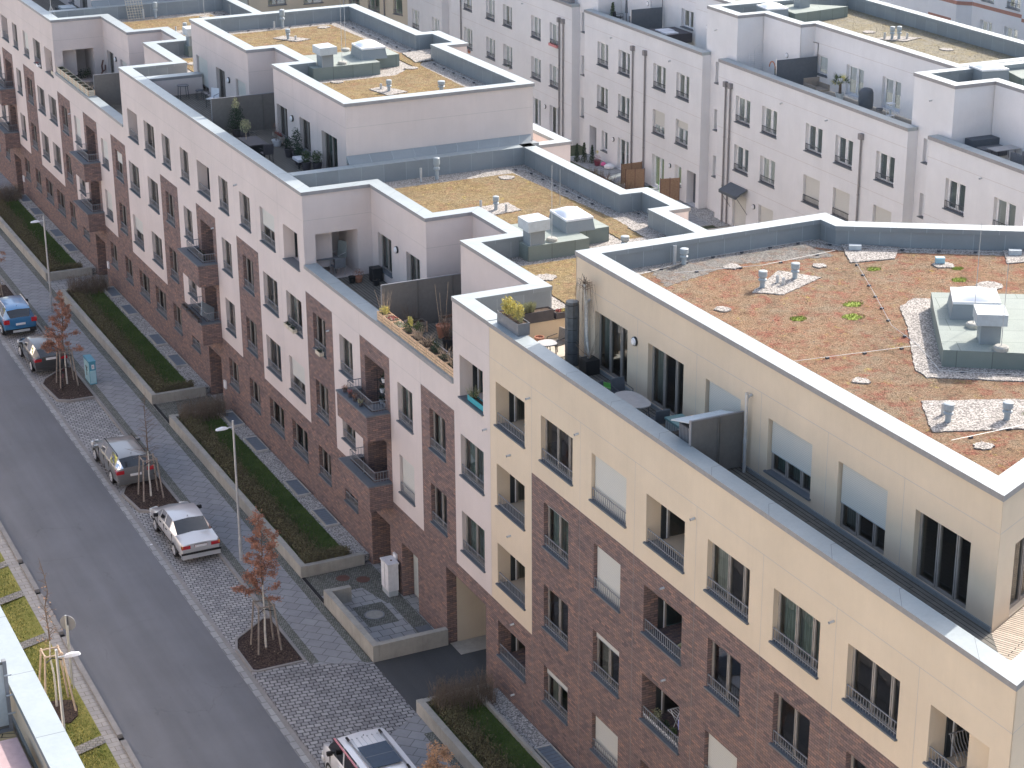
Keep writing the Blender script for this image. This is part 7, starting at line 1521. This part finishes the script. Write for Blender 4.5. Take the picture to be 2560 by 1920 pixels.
q.build('stand', T)
for k, (y, z) in enumerate(((67.8, 7.42), (67.4, 7.42), (67.0, 7.42), (67.7, 7.92), (67.2, 7.92), (67.5, 8.42))):
    potted('flower_pot', 'white pot on the black plant stand, ' + ['lowest shelf left', 'lowest shelf middle', 'lowest shelf right', 'middle shelf left', 'middle shelf right', 'top shelf'][k], 'flower pot', 26.85, y, z, .1, .17, 'plastic_white', lambda q, c, r_: leafs(q, (c[0], c[1], c[2]+.12), .12, .12, .14, 90, 'leaf_dark', (.03, .07), r_, .5), 'white pots on the plant stand', 90+k)
T = Thing('lantern', 'small yellow hanging lantern in the upper brick balcony opening', 'lantern', (26.8, 67.0, 8.7)); q = MB(); q.cyl((26.8, 67.0, 8.65), (26.8, 67.0, 8.85), .05, .05, 8, 'yellow_lamp'); q.cyl((26.8, 67, 8.85), (26.8, 67, 9.28), .004, .004, 4, 'ink'); q.build('lantern_body', T)
T = Thing('balcony_table', 'round dark little table by the railing of the upper brick balcony', 'table', (26.4, 67.3, 6.9)); q = MB(); q.cyl((26.35, 67.2, 7.55), (26.35, 67.2, 7.58), .32, .32, 20, 'planter_grey'); q.build('table_top', T); q = MB(); q.cyl((26.35, 67.2, 6.87), (26.35, 67.2, 7.55), .025, .025, 8, 'ink'); q.build('leg', T)
# lower balcony of building B: tilted white table, black troughs
T = Thing('folded_table', 'white square table top propped up on the brick balcony above the grass bed', 'table', (26.1, 89.0, 4.0)); Mx = Matrix.Translation((26.2, 88.9, 4.95)) @ Matrix.Rotation(R(-50), 4, 'Z') @ Matrix.Rotation(R(58), 4, 'Y') @ Matrix.Rotation(R(45), 4, 'Z')
q = MB(); q.box(-.42, .42, -.42, .42, -.015, .015, 'zinc', Mx); q.build('table_top', T); q = MB(); q.cyl((26.2, 88.9, 4.9), (26.3, 88.8, 3.95), .03, .03, 6, 'rail_dark'); q.build('leg', T)
for k in range(3): trough('black trough with withered stems on the lower balcony ledge, ' + ['far one', 'middle one', 'near one'][k], 25.42, 25.62, 88.0+.95*(2-k), 88.85+.95*(2-k), 4.76, .16, 'planter_dark', lambda q, c, r_: stems(q, c, 20, .1, .3, 'twig', .004, r_), 'flower_box', 'flower box', 'black troughs on the balcony ledge', 100+k, False)
potted('potted_plant', 'green leafy plant inside the railing of the upper balcony above the white table', 'potted plant', 26.2, 89.5, 6.9, .16, .35, 'planter_dark', lambda q, c, r_: leafs(q, (c[0], c[1], c[2]+.4), .3, .4, .35, 300, 'leaf_dark', (.03, .07), r_), seed=103)
# --- terrace of the penthouse house
def conifer(q, c, r_, H=1.6, R0=.42, m_='leaf_green'):
    for k in range(14): f = k/14; leafs(q, (c[0], c[1], c[2]+.1+H*f), R0*(1-f)**.8+.05, R0*(1-f)**.8+.05, .12, int(150*(1-f)+25), m_ if k < 10 else 'leaf_olive', (.03, .08), r_, .2)
potted('potted_tree', 'dense cone shaped evergreen in a pot before the taupe terrace screen', 'potted tree', 28.45, 89.6, ZT, .26, .4, 'planter_dark', lambda q, c, r_: conifer(q, c, r_, 1.45, .52, 'leaf_dark'), seed=110)
potted('potted_tree', 'small standard olive tree with a thin stem on the big penthouse terrace', 'potted tree', 27.75, 86.1, ZT, .2, .35, 'planter_grey', lambda q, c, r_: (q.cyl(c, (c[0], c[1], c[2]+.75), .018, .015, 6, 'twig_pale'), leafs(q, (c[0], c[1], c[2]+1.05), .27, .27, .36, 700, 'leaf_olive', (.03, .06), r_)), seed=111)
T = Thing('lounge_set', 'dark wicker dining set in the shade by the parapet of the big penthouse terrace', 'furniture', (28, 85, ZT)); q = MB(); q.box(27.5, 28.4, 84.9, 86.6, 13.95, 14.0, 'planter_dark'); q.build('table_top', T); q = MB(); q.box(27.6, 28.3, 85.1, 86.4, ZT, 13.95, 'ink'); q.build('base', T)
chair('dark wicker chair at the near end of the big terrace dining set', 28.1, 84.3, ZT, R(180), 'ink', 'planter_dark', .95); chair('dark wicker chair at the far end of the big terrace dining set', 28.3, 87.3, ZT, R(20), 'ink', 'planter_dark', .95)
for k, (x, y, r0, m_, lb) in enumerate(((29.35, 84.75, .3, 'leaf_dark', 'dark round bush before the wall lamp of the big terrace'), (29.5, 84.1, .34, 'leaf_dark', 'tall dark shrub between the two narrow penthouse windows'), (29.3, 83.3, .3, 'leaf_dark', 'dark conifer in a square tub right of the tall shrub'), (29.6, 81.7, .35, 'leaf_green', 'light green leafy plant at the near corner of the big terrace'), (29.2, 82.0, .3, 'leaf_green', 'low green plant at the near corner beside the folded cover'))):
    potted('potted_plant', lb, 'potted plant', x, y, ZT, .22, .4, 'planter_dark', (lambda r0, m_, k: lambda q, c, r_: (leafs(q, (c[0], c[1], c[2]+(.55 if k == 1 else .3)), r0*.75, r0*.8, .6 if k == 1 else .3, 900 if k == 1 else 600, m_, (.03, .07), r_)))(r0, m_, k), 'potted plants by the penthouse wall', 120+k)
potted('potted_plant', 'white pot with a spindly shrub below the first penthouse window', 'potted plant', 29.55, 87.0, ZT, .24, .3, 'plastic_white', lambda q, c, r_: (stems(q, c, 12, 1.1, .25, 'twig', .007, r_), leafs(q, (c[0], c[1], c[2]+.6), .18, .18, .4, 60, 'leaf_brown', (.03, .05), r_)), seed=130)
T = trough('flower box with red and brown leaves on the first penthouse window sill', 29.6, 29.82, 86.6, 87.8, 13.62, .18, 'wood_stake', lambda q, c, r_: leafs(q, (c[0], c[1], c[2]+.05), .12, .5, .08, 200, 'leaf_red', (.02, .05), r_), 'flower_box', 'flower box', slats=False)
T = Thing('cushion_cover', 'white folded lounger cover lying among the plants of the big terrace', 'cover', (29.2, 82.9, ZT)); q = MB(); q.box(28.95, 29.4, 82.4, 83.2, ZT+.3, ZT+.42, 'cloth_white'); q.box(28.98, 29.02, 82.45, 82.5, ZT, ZT+.3, 'ink'); q.build('cover', T)
table('small round dark bistro table on the far part of the penthouse terrace', 28.6, 98.9, ZT, 0, .6, .6, .7, 'rail_dark', round_=True); table('low round stool table beside the bistro table on the penthouse terrace', 29.3, 98.3, ZT, 0, .42, .42, .5, 'rail_dark', round_=True)
chair('white shell chair with thin legs on the far part of the penthouse terrace', 29.35, 96.3, ZT, R(-50), 'ink', 'plastic_white', .95)
# --- low terrace of building C: eight white boxes
for k in range(8):
    y1 = 118.7-k*.94; nm = ['farthest, by the tall wall', 'second from the far end, with grey heather', 'third from the far end', 'fourth from the far end', 'fourth from the near end', 'third from the near end', 'second from the near end', 'nearest, sunlit end with a small mark'][k]
    def pl(q, c, r_, k=k): leafs(q, (c[0], c[1], c[2]+.04), .15, .34, .06 if k != 1 else .14, 170, 'leaf_olive' if k == 1 else 'leaf_dark', (.02, .05), r_); (stems(q, c, 22, .35, .4, 'twig_pale', .006, r_) if k >= 6 else None)
    trough('white flower box on the far parapet, ' + nm, 26.56, 26.96, y1-.86, y1, 11.15, .34, 'wood_pale', pl, group='white flower boxes on the far parapet', seed=140+k)
T = Thing('bush', 'dark green potted bushes on the deck inside the far terrace loggia', 'bush', (28.4, 119.8, 10.36)); q = MB(); leafs(q, (28.3, 120, 10.6), .7, .6, .28, 700, 'leaf_dark', (.03, .07), random.Random(4)); leafs(q, (28.6, 119.6, 10.8), .3, .3, .3, 200, 'leaf_green', (.03, .07), random.Random(5)); q.build('leaves', T)
T = Thing('sculpture', 'dark twisted root sculpture standing by the far terrace loggia', 'sculpture', (29.25, 118.6, 10.36)); q = MB(); q.tube([(29.2, 118.5, 10.36), (29.2, 118.5, 10.8), (29.3, 118.5, 11.0), (29.25, 118.4, 11.35), (29.35, 118.4, 11.7)], .05, 7, 'iron_rust'); q.tube([(29.25, 118.5, 10.95), (29.45, 118.4, 11.1), (29.45, 118.35, 11.4)], .04, 6, 'iron_rust'); q.build('root', T)
table('round glass table behind the white boxes, half hidden by the tall wall', 28.1, 105.6, 10.36, 0, 1.3, 1.3, .74, 'box_pale', round_=True)
T = trough('wooden box with a tall dry shrub in the last top floor loggia before the corner', 26.56, 26.8, 119.55, 120.4, 10.75, .22, 'wood_pale', lambda q, c, r_: (stems(q, c, 30, 1.0, .25, 'twig', .006, r_), leafs(q, (c[0]+.1, c[1]+.2, c[2]+.7), .2, .2, .35, 160, 'leaf_brown', (.03, .06), r_)), 'flower_box', 'flower box', seed=151, slats=False)
T = Thing('trellis', 'pale wooden trellis panel leaning on the grey wall of the far green roof', 'trellis', (32.4, 120.9, 13.53)); q = MB()
for k in range(7): x = 31.75+k*.17; q.cyl((x, 120.75+.0, 13.55), (x-.05, 121.45, 15.25), .016, .016, 4, 'wood_pale')
for k in range(12): f = k/11; q.cyl((31.72, 120.75+.7*f, 13.58+1.66*f), (32.8, 120.75+.7*f, 13.58+1.66*f), .013, .013, 4, 'wood_pale')
q.build('lattice', T)
q = MB(); q.cyl((26.9, 120.4, 14.3), (26.9, 120.4, 17.2), .015, .012, 6, 'galv'); q.cyl((26.9, 120.4, 14.9), (26.7, 120.3, 14.3), .01, .01, 5, 'galv'); q.cyl((26.9, 120.4, 14.9), (27.1, 120.2, 14.3), .01, .01, 5, 'galv'); tag(q.build('lightning_mast'), 'thin vertical mast on three feet on the white parapet at the upper left', 'mast')
T = Thing('lounge_set', 'dark furniture group on the farthest penthouse terrace at the top edge', 'furniture', (28.4, 124, ZT)); q = MB(); q.box(28.2, 29.5, 123.3, 125.0, ZT, 14.0, 'ink'); q.build('base', T); q = MB(); q.box(28.3, 29.2, 123.5, 124.6, 14.0, 14.12, 'zinc'); q.build('cushion', T)
# flowers at D window sills
T = trough('red flowers and a white pot on a top floor window sill near the left edge', 26.3, 26.48, 122.75, 123.3, 10.74, .14, 'plastic_white', lambda q, c, r_: leafs(q, (c[0], c[1]+.3, c[2]+.05), .1, .2, .08, 100, 'leaf_red', (.02, .05), r_), 'flower_box', 'flower box', slats=False)

# --- gardens and terraces of the second row
def PP(s_, t_, z): a = P2(s_, t_); return (a[0], a[1], z)
def cone_shrub(s_, t_, z, H, r0, label, seed, m_='leaf_dark'):
    p = PP(s_, t_, z); T = Thing('thuja', label, 'shrub', p, 0, 'small thuja bushes'); q = MB(); q.cyl(p, (p[0], p[1], p[2]+H*.6), .03, .015, 5, 'bark'); q.build('trunk', T); q = MB(); r_ = random.Random(seed)
    for k in range(12): f = k/12; leafs(q, (p[0], p[1], p[2]+.08+H*f), r0*(1-f*.85), r0*(1-f*.85), H/14, 90, m_, (.03, .08), r_, .8)
    q.build('leaves', T)
G = 2.26
cone_shrub(-1.75, 115.7, G, 1.2, .26, 'left one of three small thujas by the dark back door', 1); cone_shrub(-1.35, 115.4, G, 1.3, .27, 'middle one of three small thujas by the dark back door', 2); cone_shrub(-1.0, 114.9, G, 1.2, .26, 'right one of three small thujas by the dark back door', 3)
p = PP(-.9, 114.3, G); potted('potted_plant', 'dark red pot with a yellow flowering shrub on the patio by the thujas', 'potted plant', p[0], p[1], G, .24, .35, 'bike_red', lambda q, c, r_: (leafs(q, (c[0], c[1], c[2]+.25), .25, .25, .2, 160, 'pink', (.03, .06), r_), leafs(q, (c[0], c[1], c[2]+.6), .15, .15, .15, 80, 'leaf_yellow', (.03, .06), r_)), seed=160)
p = PP(-.6, 114.0, G); q = MB(); q.lathe([(0, G), (.16, G+.05), (.18, G+.15), (.1, G+.26), (0, G+.27)], p[0], p[1], 12, 'toy_pink'); tag(q.build('ball'), 'pink toy lying on the patio beside the white sack', 'toy')
p = PP(-.55, 113.2, G); q = MB(); q.lathe([(0, G), (.34, G+.06), (.36, G+.2), (.2, G+.32), (0, G+.33)], p[0], p[1], 12, 'cloth_white'); tag(q.build('sack'), 'white plastic sack lying on the patio against the wall', 'sack')
def wicker(s0, t0, s1, t1, z, H, label):
    a = PP(s0, t0, z); b = PP(s1, t1, z); T = Thing('wicker_fence', label, 'fence panel', a, 0, 'brown garden screens'); q = MB(); d = Vector((b[0]-a[0], b[1]-a[1], 0)); n = Vector((-d.y, d.x, 0)).normalized()*.02
    P = [Vector(a)-n, Vector(b)-n, Vector(b)+n, Vector(a)+n]; q.prism([(v.x, v.y) for v in P], z, z+H, 'fence_wicker'); q.build('panel', T)
    q = MB(); k = 0
    for f in (0, .5, 1): c = Vector(a)+d*f; q.cyl((c.x, c.y, z), (c.x, c.y, z+H+.05), .03, .03, 6, 'iron_rust')
    for zz in (.3, .9): q.cyl((a[0], a[1], z+zz), (b[0], b[1], z+zz), .02, .02, 5, 'iron_rust')
    q.build('post', T)
wicker(-1.6, 109.4, -.1, 109.4, G, 1.3, 'brown wicker screen left of the pair between the two patios'); wicker(-1.9, 108.2, -.7, 107.9, G, 1.25, 'brown wicker screen right of the pair between the two patios'); wicker(-1.3, 104.6, -.1, 104.3, G, 1.45, 'brown wicker screen by itself before the dark garden door')
T = Thing('bush', 'dry brown bushes in the garden bed between the patios', 'bush', PP(-2.2, 109, G)); q = MB(); r_ = random.Random(31)
for k in range(9): c = PP(-2.3+r_.uniform(-.3, .3), 104.5+k*.95, G); stems(q, c, 26, .7, .4, 'twig', .008, r_); leafs(q, (c[0], c[1], c[2]+.3), .35, .35, .25, 90, ['leaf_brown', 'leaf_olive', 'leaf_green'][k % 3], (.03, .06), r_)
q.build('leaves', T)
c = PP(-.35, 106.2, G); q = MB(); n = 16
for k in range(n): a0, a1 = 2*math.pi*k/n, 2*math.pi*(k+1)/n; q.cyl((c[0], c[1]+.42*math.cos(a0), G+.45+.42*math.sin(a0)), (c[0], c[1]+.42*math.cos(a1), G+.45+.42*math.sin(a1)), .015, .015, 5, 'green_plastic')
tag(q.build('hoop'), 'green hoop leaning by the patio door behind the front roof', 'hoop')
c = PP(.2, 98.9, 2.28); q = MB()
for dd in (0, .05, .1):
    for k in range(n): a0, a1 = 2*math.pi*k/n, 2*math.pi*(k+1)/n; q.cyl((c[0]-dd, c[1]+.25*math.cos(a0), 2.65+.35*math.sin(a0)), (c[0]-dd, c[1]+.25*math.cos(a1), 2.65+.35*math.sin(a1)), .014, .014, 5, 'twig_pale')
tag(q.build('garden_hose'), 'coiled garden hose hanging near the double downpipe', 'hose')
# awning over the garden door
T = Thing('awning', 'small dark scalloped awning on thin stays over the garden door', 'awning', PP(0, 97, 4.6)); q = MB(); a0, a1, b0, b1 = PP(-.02, 98.1, 4.95), PP(-.02, 96.1, 4.95), PP(-.85, 98.1, 4.6), PP(-.85, 96.1, 4.6)
q.face([a0, a1, b1, b0], 'panel_dark'); q.face([b0, b1, (b1[0], b1[1], 4.42), (b0[0], b0[1], 4.42)], 'panel_dark'); q.face([a0, b0, (b0[0], b0[1], 4.42)], 'panel_dark'); q.face([a1, b1, (b1[0], b1[1], 4.42)], 'panel_dark'); q.build('canopy', T)
q = MB(); q.cyl(b0, PP(0, 98.1, 3.4), .015, .015, 5, 'rail_dark'); q.cyl(b1, PP(0, 96.1, 3.4), .015, .015, 5, 'rail_dark'); q.build('stay', T)
# terraces, floor 11.3
Z2 = 11.3
def panel2(s0, s1, t_, z1, label, m_='panel_dark'):
    T = Thing('privacy_screen', label, 'screen', PP(s0, t_, Z2), -al, 'dark terrace screens'); q = MB(); q.box(0, s1-s0, -.02, .02, .05, z1-Z2, m_); q.build('panel', T, True); q = MB(); q.cyl((0, 0, 0), (0, 0, z1-Z2+.1), .025, .025, 6, 'steel'); q.cyl((s1-s0, 0, 0), (s1-s0, 0, z1-Z2+.75), .02, .02, 6, 'ink'); q.cyl((s1-s0, 0, z1-Z2+.75), (s1-s0-.35, 0, z1-Z2+.85), .02, .02, 6, 'ink'); q.build('post', T, True)
panel2(.55, 3.3, 94.4, 12.95, 'dark grey fabric screen left of the palm'); panel2(.6, 2.9, 112.6, 12.9, 'dark grey wall screen on the terrace of the house with the thujas')
p = PP(2.3, 90.4, Z2); T = Thing('potted_palm', 'green fan palm with one yellowing frond on the long white terrace', 'palm', p); q = MB(); potlathe(q, p[0], p[1], Z2, .25, .4, 'zinc'); q.build('pot', T); q = MB(); q.cyl((p[0], p[1], Z2+.35), (p[0], p[1], Z2+.9), .09, .07, 8, 'bark'); q.build('trunk', T); q = MB(); r_ = random.Random(2)
for k in range(26):
    a = r_.uniform(0, 6.28); el_ = r_.uniform(.0, 1.1); L = r_.uniform(.45, .75); b = Vector((p[0], p[1], Z2+.9)); d = Vector((math.cos(a)*math.cos(el_), math.sin(a)*math.cos(el_), math.sin(el_))); c = b+d*L*.6
    q.cyl(b, c, .01, .008, 4, 'leaf_green', False); m_ = 'leaf_yellow' if k < 7 else 'leaf_green'; sd_ = d.cross(Vector((0, 0, 1))).normalized(); up_ = sd_.cross(d)
    for j in range(13): f = (j-6)/6*1.25; dd = (d*math.cos(f)+sd_*math.sin(f)).normalized(); e = c+dd*L*.6+Vector((0, 0, -.12*abs(f)-.05)); w_ = dd.cross(up_).normalized()*.015; q.face([c-w_, c+w_, e], m_)
q.build('fronds', T)
p = PP(2.35, 87.9, Z2); T = Thing('covered_grill', 'barbecue under a tight black cover beside the palm', 'grill', p, -al); q = MB(); q.lathe([(.40, Z2+.03), (.42, Z2+.5), (.40, Z2+.95), (.34, Z2+1.1), (.2, Z2+1.16), (0, Z2+1.17)], p[0], p[1], 8, 'panel_dark'); q.build('cover', T, smooth=True)
p = PP(2.6, 86.9, Z2); potted('flower_pot', 'small grey bowl beside the covered grill', 'flower pot', p[0], p[1], Z2, .18, .2, 'planter_grey', lambda q, c, r_: None or stems(q, c, 4, .05, .05, 'twig', .004, r_))
T = Thing('lounge_chair', 'brown wicker lounge chair half hidden behind the palm', 'chair', PP(1.9, 92.2, Z2), -al); q = MB(); q.box(-.5, .5, -.6, .6, .25, .35, 'wicker'); q.build('seat', T, True); q = MB(); q.box(-.5, .5, .5, .6, .35, .85, 'wicker'); q.box(-.5, -.42, -.6, .5, .35, .6, 'wicker'); q.box(.42, .5, -.6, .5, .35, .6, 'wicker'); q.build('backrest', T, True)
T = Thing('lantern', 'tall white metal lantern on the terrace before the near patio door', 'lantern', PP(2.4, 85.6, Z2), -al); q = MB()
for sx, sy in ((-1, -1), (1, -1), (1, 1), (-1, 1)): q.cyl((sx*.15, sy*.15, 0), (sx*.15, sy*.15, .75), .015, .015, 5, 'plastic_white')
q.box(-.19, .19, -.19, .19, .75, .79, 'plastic_white'); q.box(-.17, .17, -.17, .17, .1, .13, 'plastic_white'); q.cyl((0, 0, .13), (0, 0, .45), .06, .06, 8, 'zinc'); q.build('frame', T, True)
def rack(s_, t_, H, label):
    T = Thing('drying_rack', label, 'drying rack', PP(s_, t_, Z2), -al, 'white drying racks'); q = MB()
    for dx in (-.45, .45): q.cyl((dx, 0, 0), (dx, 0, H), .012, .012, 5, 'plastic_white')
    for k in range(8): q.cyl((-.45, 0, .3+k*(H-.35)/7), (.45, 0, .3+k*(H-.35)/7), .008, .008, 4, 'plastic_white')
    q.tube([(-.1, 0, .2), (-.1, 0, H+.25), (.2, 0, H+.5)], .014, 5, 'zinc'); q.build('rack', T, True)
rack(1.6, 100.9, 1.1, 'grey wire drying rack in the corner by the tower'); rack(1.7, 98.6, 1.2, 'white wire drying rack by the narrow terrace door')
T = Thing('garden_chair', 'black chair between the two wire racks', 'chair', PP(1.5, 99.6, Z2)); q = MB(); q.box(PP(1.5, 99.6, 0)[0]-.25, PP(1.5, 99.6, 0)[0]+.25, 99.35, 99.85, Z2+.3, Z2+.75, 'ink'); q.build('seat', T)
p = PP(1.6, 95.6, Z2); T = Thing('covered_grill', 'grey covered barbecue with a red hose ring beside the dark fabric screen', 'grill', p); q = MB(); q.lathe([(.34, Z2), (.36, Z2+.8), (.25, Z2+1.1), (0, Z2+1.15)], p[0], p[1], 7, 'leaf_dark'); q.build('cover', T); q = MB()
for k in range(12): a0, a1 = math.pi*k/11, math.pi*(k+1)/11; q.cyl((p[0], p[1]+.9+.3*math.cos(a0), Z2+.75+.35*math.sin(a0)), (p[0], p[1]+.9+.3*math.cos(a1), Z2+.75+.35*math.sin(a1)), .04, .04, 6, 'terracotta')
q.build('hose_ring', T)
T = Thing('sofa', 'dark wicker corner sofa with a covered back on the right edge terrace', 'sofa', PP(2.3, 76.7, Z2), -al); q = MB(); q.box(-.9, .8, .2, .9, 0, .75, 'panel_dark'); q.build('backrest', T, True); q = MB(); q.box(-.7, .8, -.5, .2, 0, .42, 'wicker_grey'); q.build('seat', T, True)
table('grey stone low table before the dark sofa', *PP(2.2, 75.5, Z2), -al, 1.5, .8, .62, 'stone_table')
T = Thing('armchair', 'grey wicker armchair at the near end of the stone table', 'armchair', PP(2.4, 74.2, Z2), -al); q = MB(); q.box(-.4, .4, -.4, .4, 0, .42, 'wicker_grey'); q.build('seat', T, True); q = MB(); q.box(-.4, .4, -.5, -.38, .3, .85, 'wicker_grey'); q.box(-.48, -.38, -.5, .4, .2, .65, 'wicker_grey'); q.box(.38, .48, -.5, .4, .2, .65, 'wicker_grey'); q.build('backrest', T, True)
cone_shrub(1.5, 117.0, Z2, 1.25, .32, 'bushy conifer in the corner of the terrace above the thujas', 9, 'leaf_green')
chair('black chair beside the terrace conifer', *PP(1.6, 116.3, Z2), R(40), 'ink', 'ink', .8); chair('wicker chair before the dark wall screen', *PP(1.7, 114.1, Z2), R(100), 'ink', 'wicker_grey', .9)
T = Thing('parasol', 'closed dark parasol standing among the chairs of the far terrace', 'parasol', PP(1.6, 115.2, Z2)); p = PP(1.6, 115.2, Z2); q = MB(); q.cyl(p, (p[0], p[1], Z2+2.6), .025, .025, 6, 'ink'); q.build('pole', T); q = MB(); q.cyl((p[0], p[1], Z2+.9), (p[0], p[1], Z2+2.5), .10, .03, 8, 'panel_dark'); q.build('canopy', T)
T = Thing('lounge_set', 'dark lounge block with white cushions on the far terrace', 'furniture', PP(1.9, 109.6, Z2), -al); q = MB(); q.box(-1.0, 1.0, -1.1, 1.3, 0, .6, 'planter_dark'); q.build('base', T, True); q = MB(); q.box(-.8, .1, -.9, -.2, .6, .68, 'cloth_white'); q.box(-.7, .3, 0, .8, .6, .66, 'cloth_white'); q.build('cushion', T, True)
for s_, t_ in ((.2, 123.2), (.2, 122.5)): trough('pink flower box hanging at the upper back window, ' + ('left' if t_ > 123 else 'right') + ' one', P2(-.22, t_)[0], P2(-.02, t_)[0], t_-.3, t_+.3, 8.72, .18, 'pink_pot', lambda q, c, r_: leafs(q, (c[0], c[1], c[2]+.08), .08, .25, .08, 60, 'leaf_dark', (.02, .05), r_), 'flower_box', 'flower box', 'pink flower boxes', int(t_), False)
trough('grey box planter standing on the parapet at the top edge', P2(0, 122)[0], P2(.4, 122)[0], 120.6, 122.2, 12.08, .4, 'planter_grey', lambda q, c, r_: leafs(q, (c[0], c[1], c[2]+.1), .15, .6, .1, 100, 'leaf_dark', (.02, .05), r_), slats=False)
# roof furniture of the second row
pd = [P2(4.4, 98.8), P2(5.2, 98.9), P2(8.6, 99.5), P2(6.4, 101.6), P2(4.6, 101.4)]
MB().prism(pd, 13.95, 14.6, 'bitumen', 'bitumen_side').build('roof_pad', S3)
skylight(S3, [P2(3.0, 99.6), P2(4.3, 99.4), P2(4.5, 101.0), P2(3.2, 101.2)], 13.95, 14.85); q = MB(); p = P2(6.0, 100.6); q.obox(p[0], p[1], 14.6, 15.2, .7, .7, -al, 'cladding'); q.build('vent_box', S3)
skylight(S4, [P2(3.7, 79.6), P2(5.1, 79.3), P2(5.3, 80.7), P2(3.9, 81.0)], 13.95, 14.9); MB().prism([P2(5.4, 78.6), P2(9, 77), P2(9.6, 80), P2(6, 80.8)], 13.95, 14.5, 'bitumen', 'bitumen_side').build('roof_pad', S4)
for s_, t_, h, k in ((6.9, 92.3, .75, 'c'), (7.3, 92.2, .75, 'c'), (6.6, 92.6, .4, 'p'), (7.8, 92.1, .35, 'p'), (4.9, 82.6, .5, 'c'), (3.9, 95.3, .4, 'c')): p = P2(s_, t_); vent(S3, p[0], p[1], 13.96, h, .11 if k == 'c' else .1, 'cowl' if k == 'c' else 'pipe')
patch(S3, [P2(6.0, 92.9), P2(7.3, 91.5), P2(8.7, 92.0), P2(7.5, 93.2)], 13.96); p = P2(8, 88.6); patch(S3, blob(p[0], p[1], .4), 13.96); p = P2(7, 94.8); patch(S3, blob(p[0], p[1], .4), 13.96)
tufts(S3, [P2(3.6, 82.0), P2(10.0, 82.0), P2(10.0, 102), P2(5, 102), P2(3.5, 94)], 13.95, 2500, ['sedum_pale', 'sedum_pale', 'sedum_gold', 'sedum_grey'], 41)
# oversized items sitting in windows
potted('potted_plant', 'white pot with flowers on the sill of an upper back window behind the green roof', 'potted plant', P2(-.05, 130.8)[0], 130.8, 5.62, .14, .18, 'plastic_white', lambda q, c, r_: leafs(q, (c[0], c[1], c[2]+.1), .15, .3, .12, 90, 'leaf_green', (.03, .06), r_), seed=170)
potted('potted_plant', 'pot with red flowers on the sill of the farther upper back window', 'potted plant', P2(-.05, 138.3)[0], 138.3, 5.45, .14, .18, 'terracotta', lambda q, c, r_: leafs(q, (c[0], c[1], c[2]+.1), .15, .25, .12, 90, 'leaf_red', (.03, .06), r_), seed=171)

T = Thing('garden_bench', 'dusty pink cushioned bench on the wooden terrace in the lower left corner', 'bench', (5.6, 37.4, 13.3)); q = MB(); q.box(4.8, 6.35, 36.3, 37.9, 13.72, 13.84, 'pink'); q.build('cushion', T); q = MB(); q.box(4.82, 6.33, 36.32, 37.88, 13.62, 13.72, 'rail_dark'); q.build('frame', T)
for x in (4.9, 6.25):
    for y in (36.4, 37.8): q = MB(); q.box(x-.03, x+.03, y-.03, y+.03, 13.3, 13.62, 'rail_dark'); q.build('leg', T)

# ---------------------------------------------------------------- thin haze between camera and the far houses
hz = MB(); hz.box(-130, 330, -70, 430, -1.6, 37.5, 'rubber'); ho = hz.build('haze'); ho['kind'] = 'stuff'; tag(ho, 'faint pale haze lying over the whole street and gardens', 'haze')
hm = bpy.data.materials.new('haze'); hm.use_nodes = True; hn = hm.node_tree.nodes; hl = hm.node_tree.links
hn.remove(hn['Principled BSDF']); pv = hn.new('ShaderNodeVolumePrincipled'); pv.inputs['Color'].default_value = (0.80, 0.86, 0.95, 1); pv.inputs['Density'].default_value = 0.00005; pv.inputs['Anisotropy'].default_value = 0.0
hl.new(pv.outputs[0], hn['Material Output'].inputs['Volume']); ho.data.materials.clear(); ho.data.materials.append(hm)
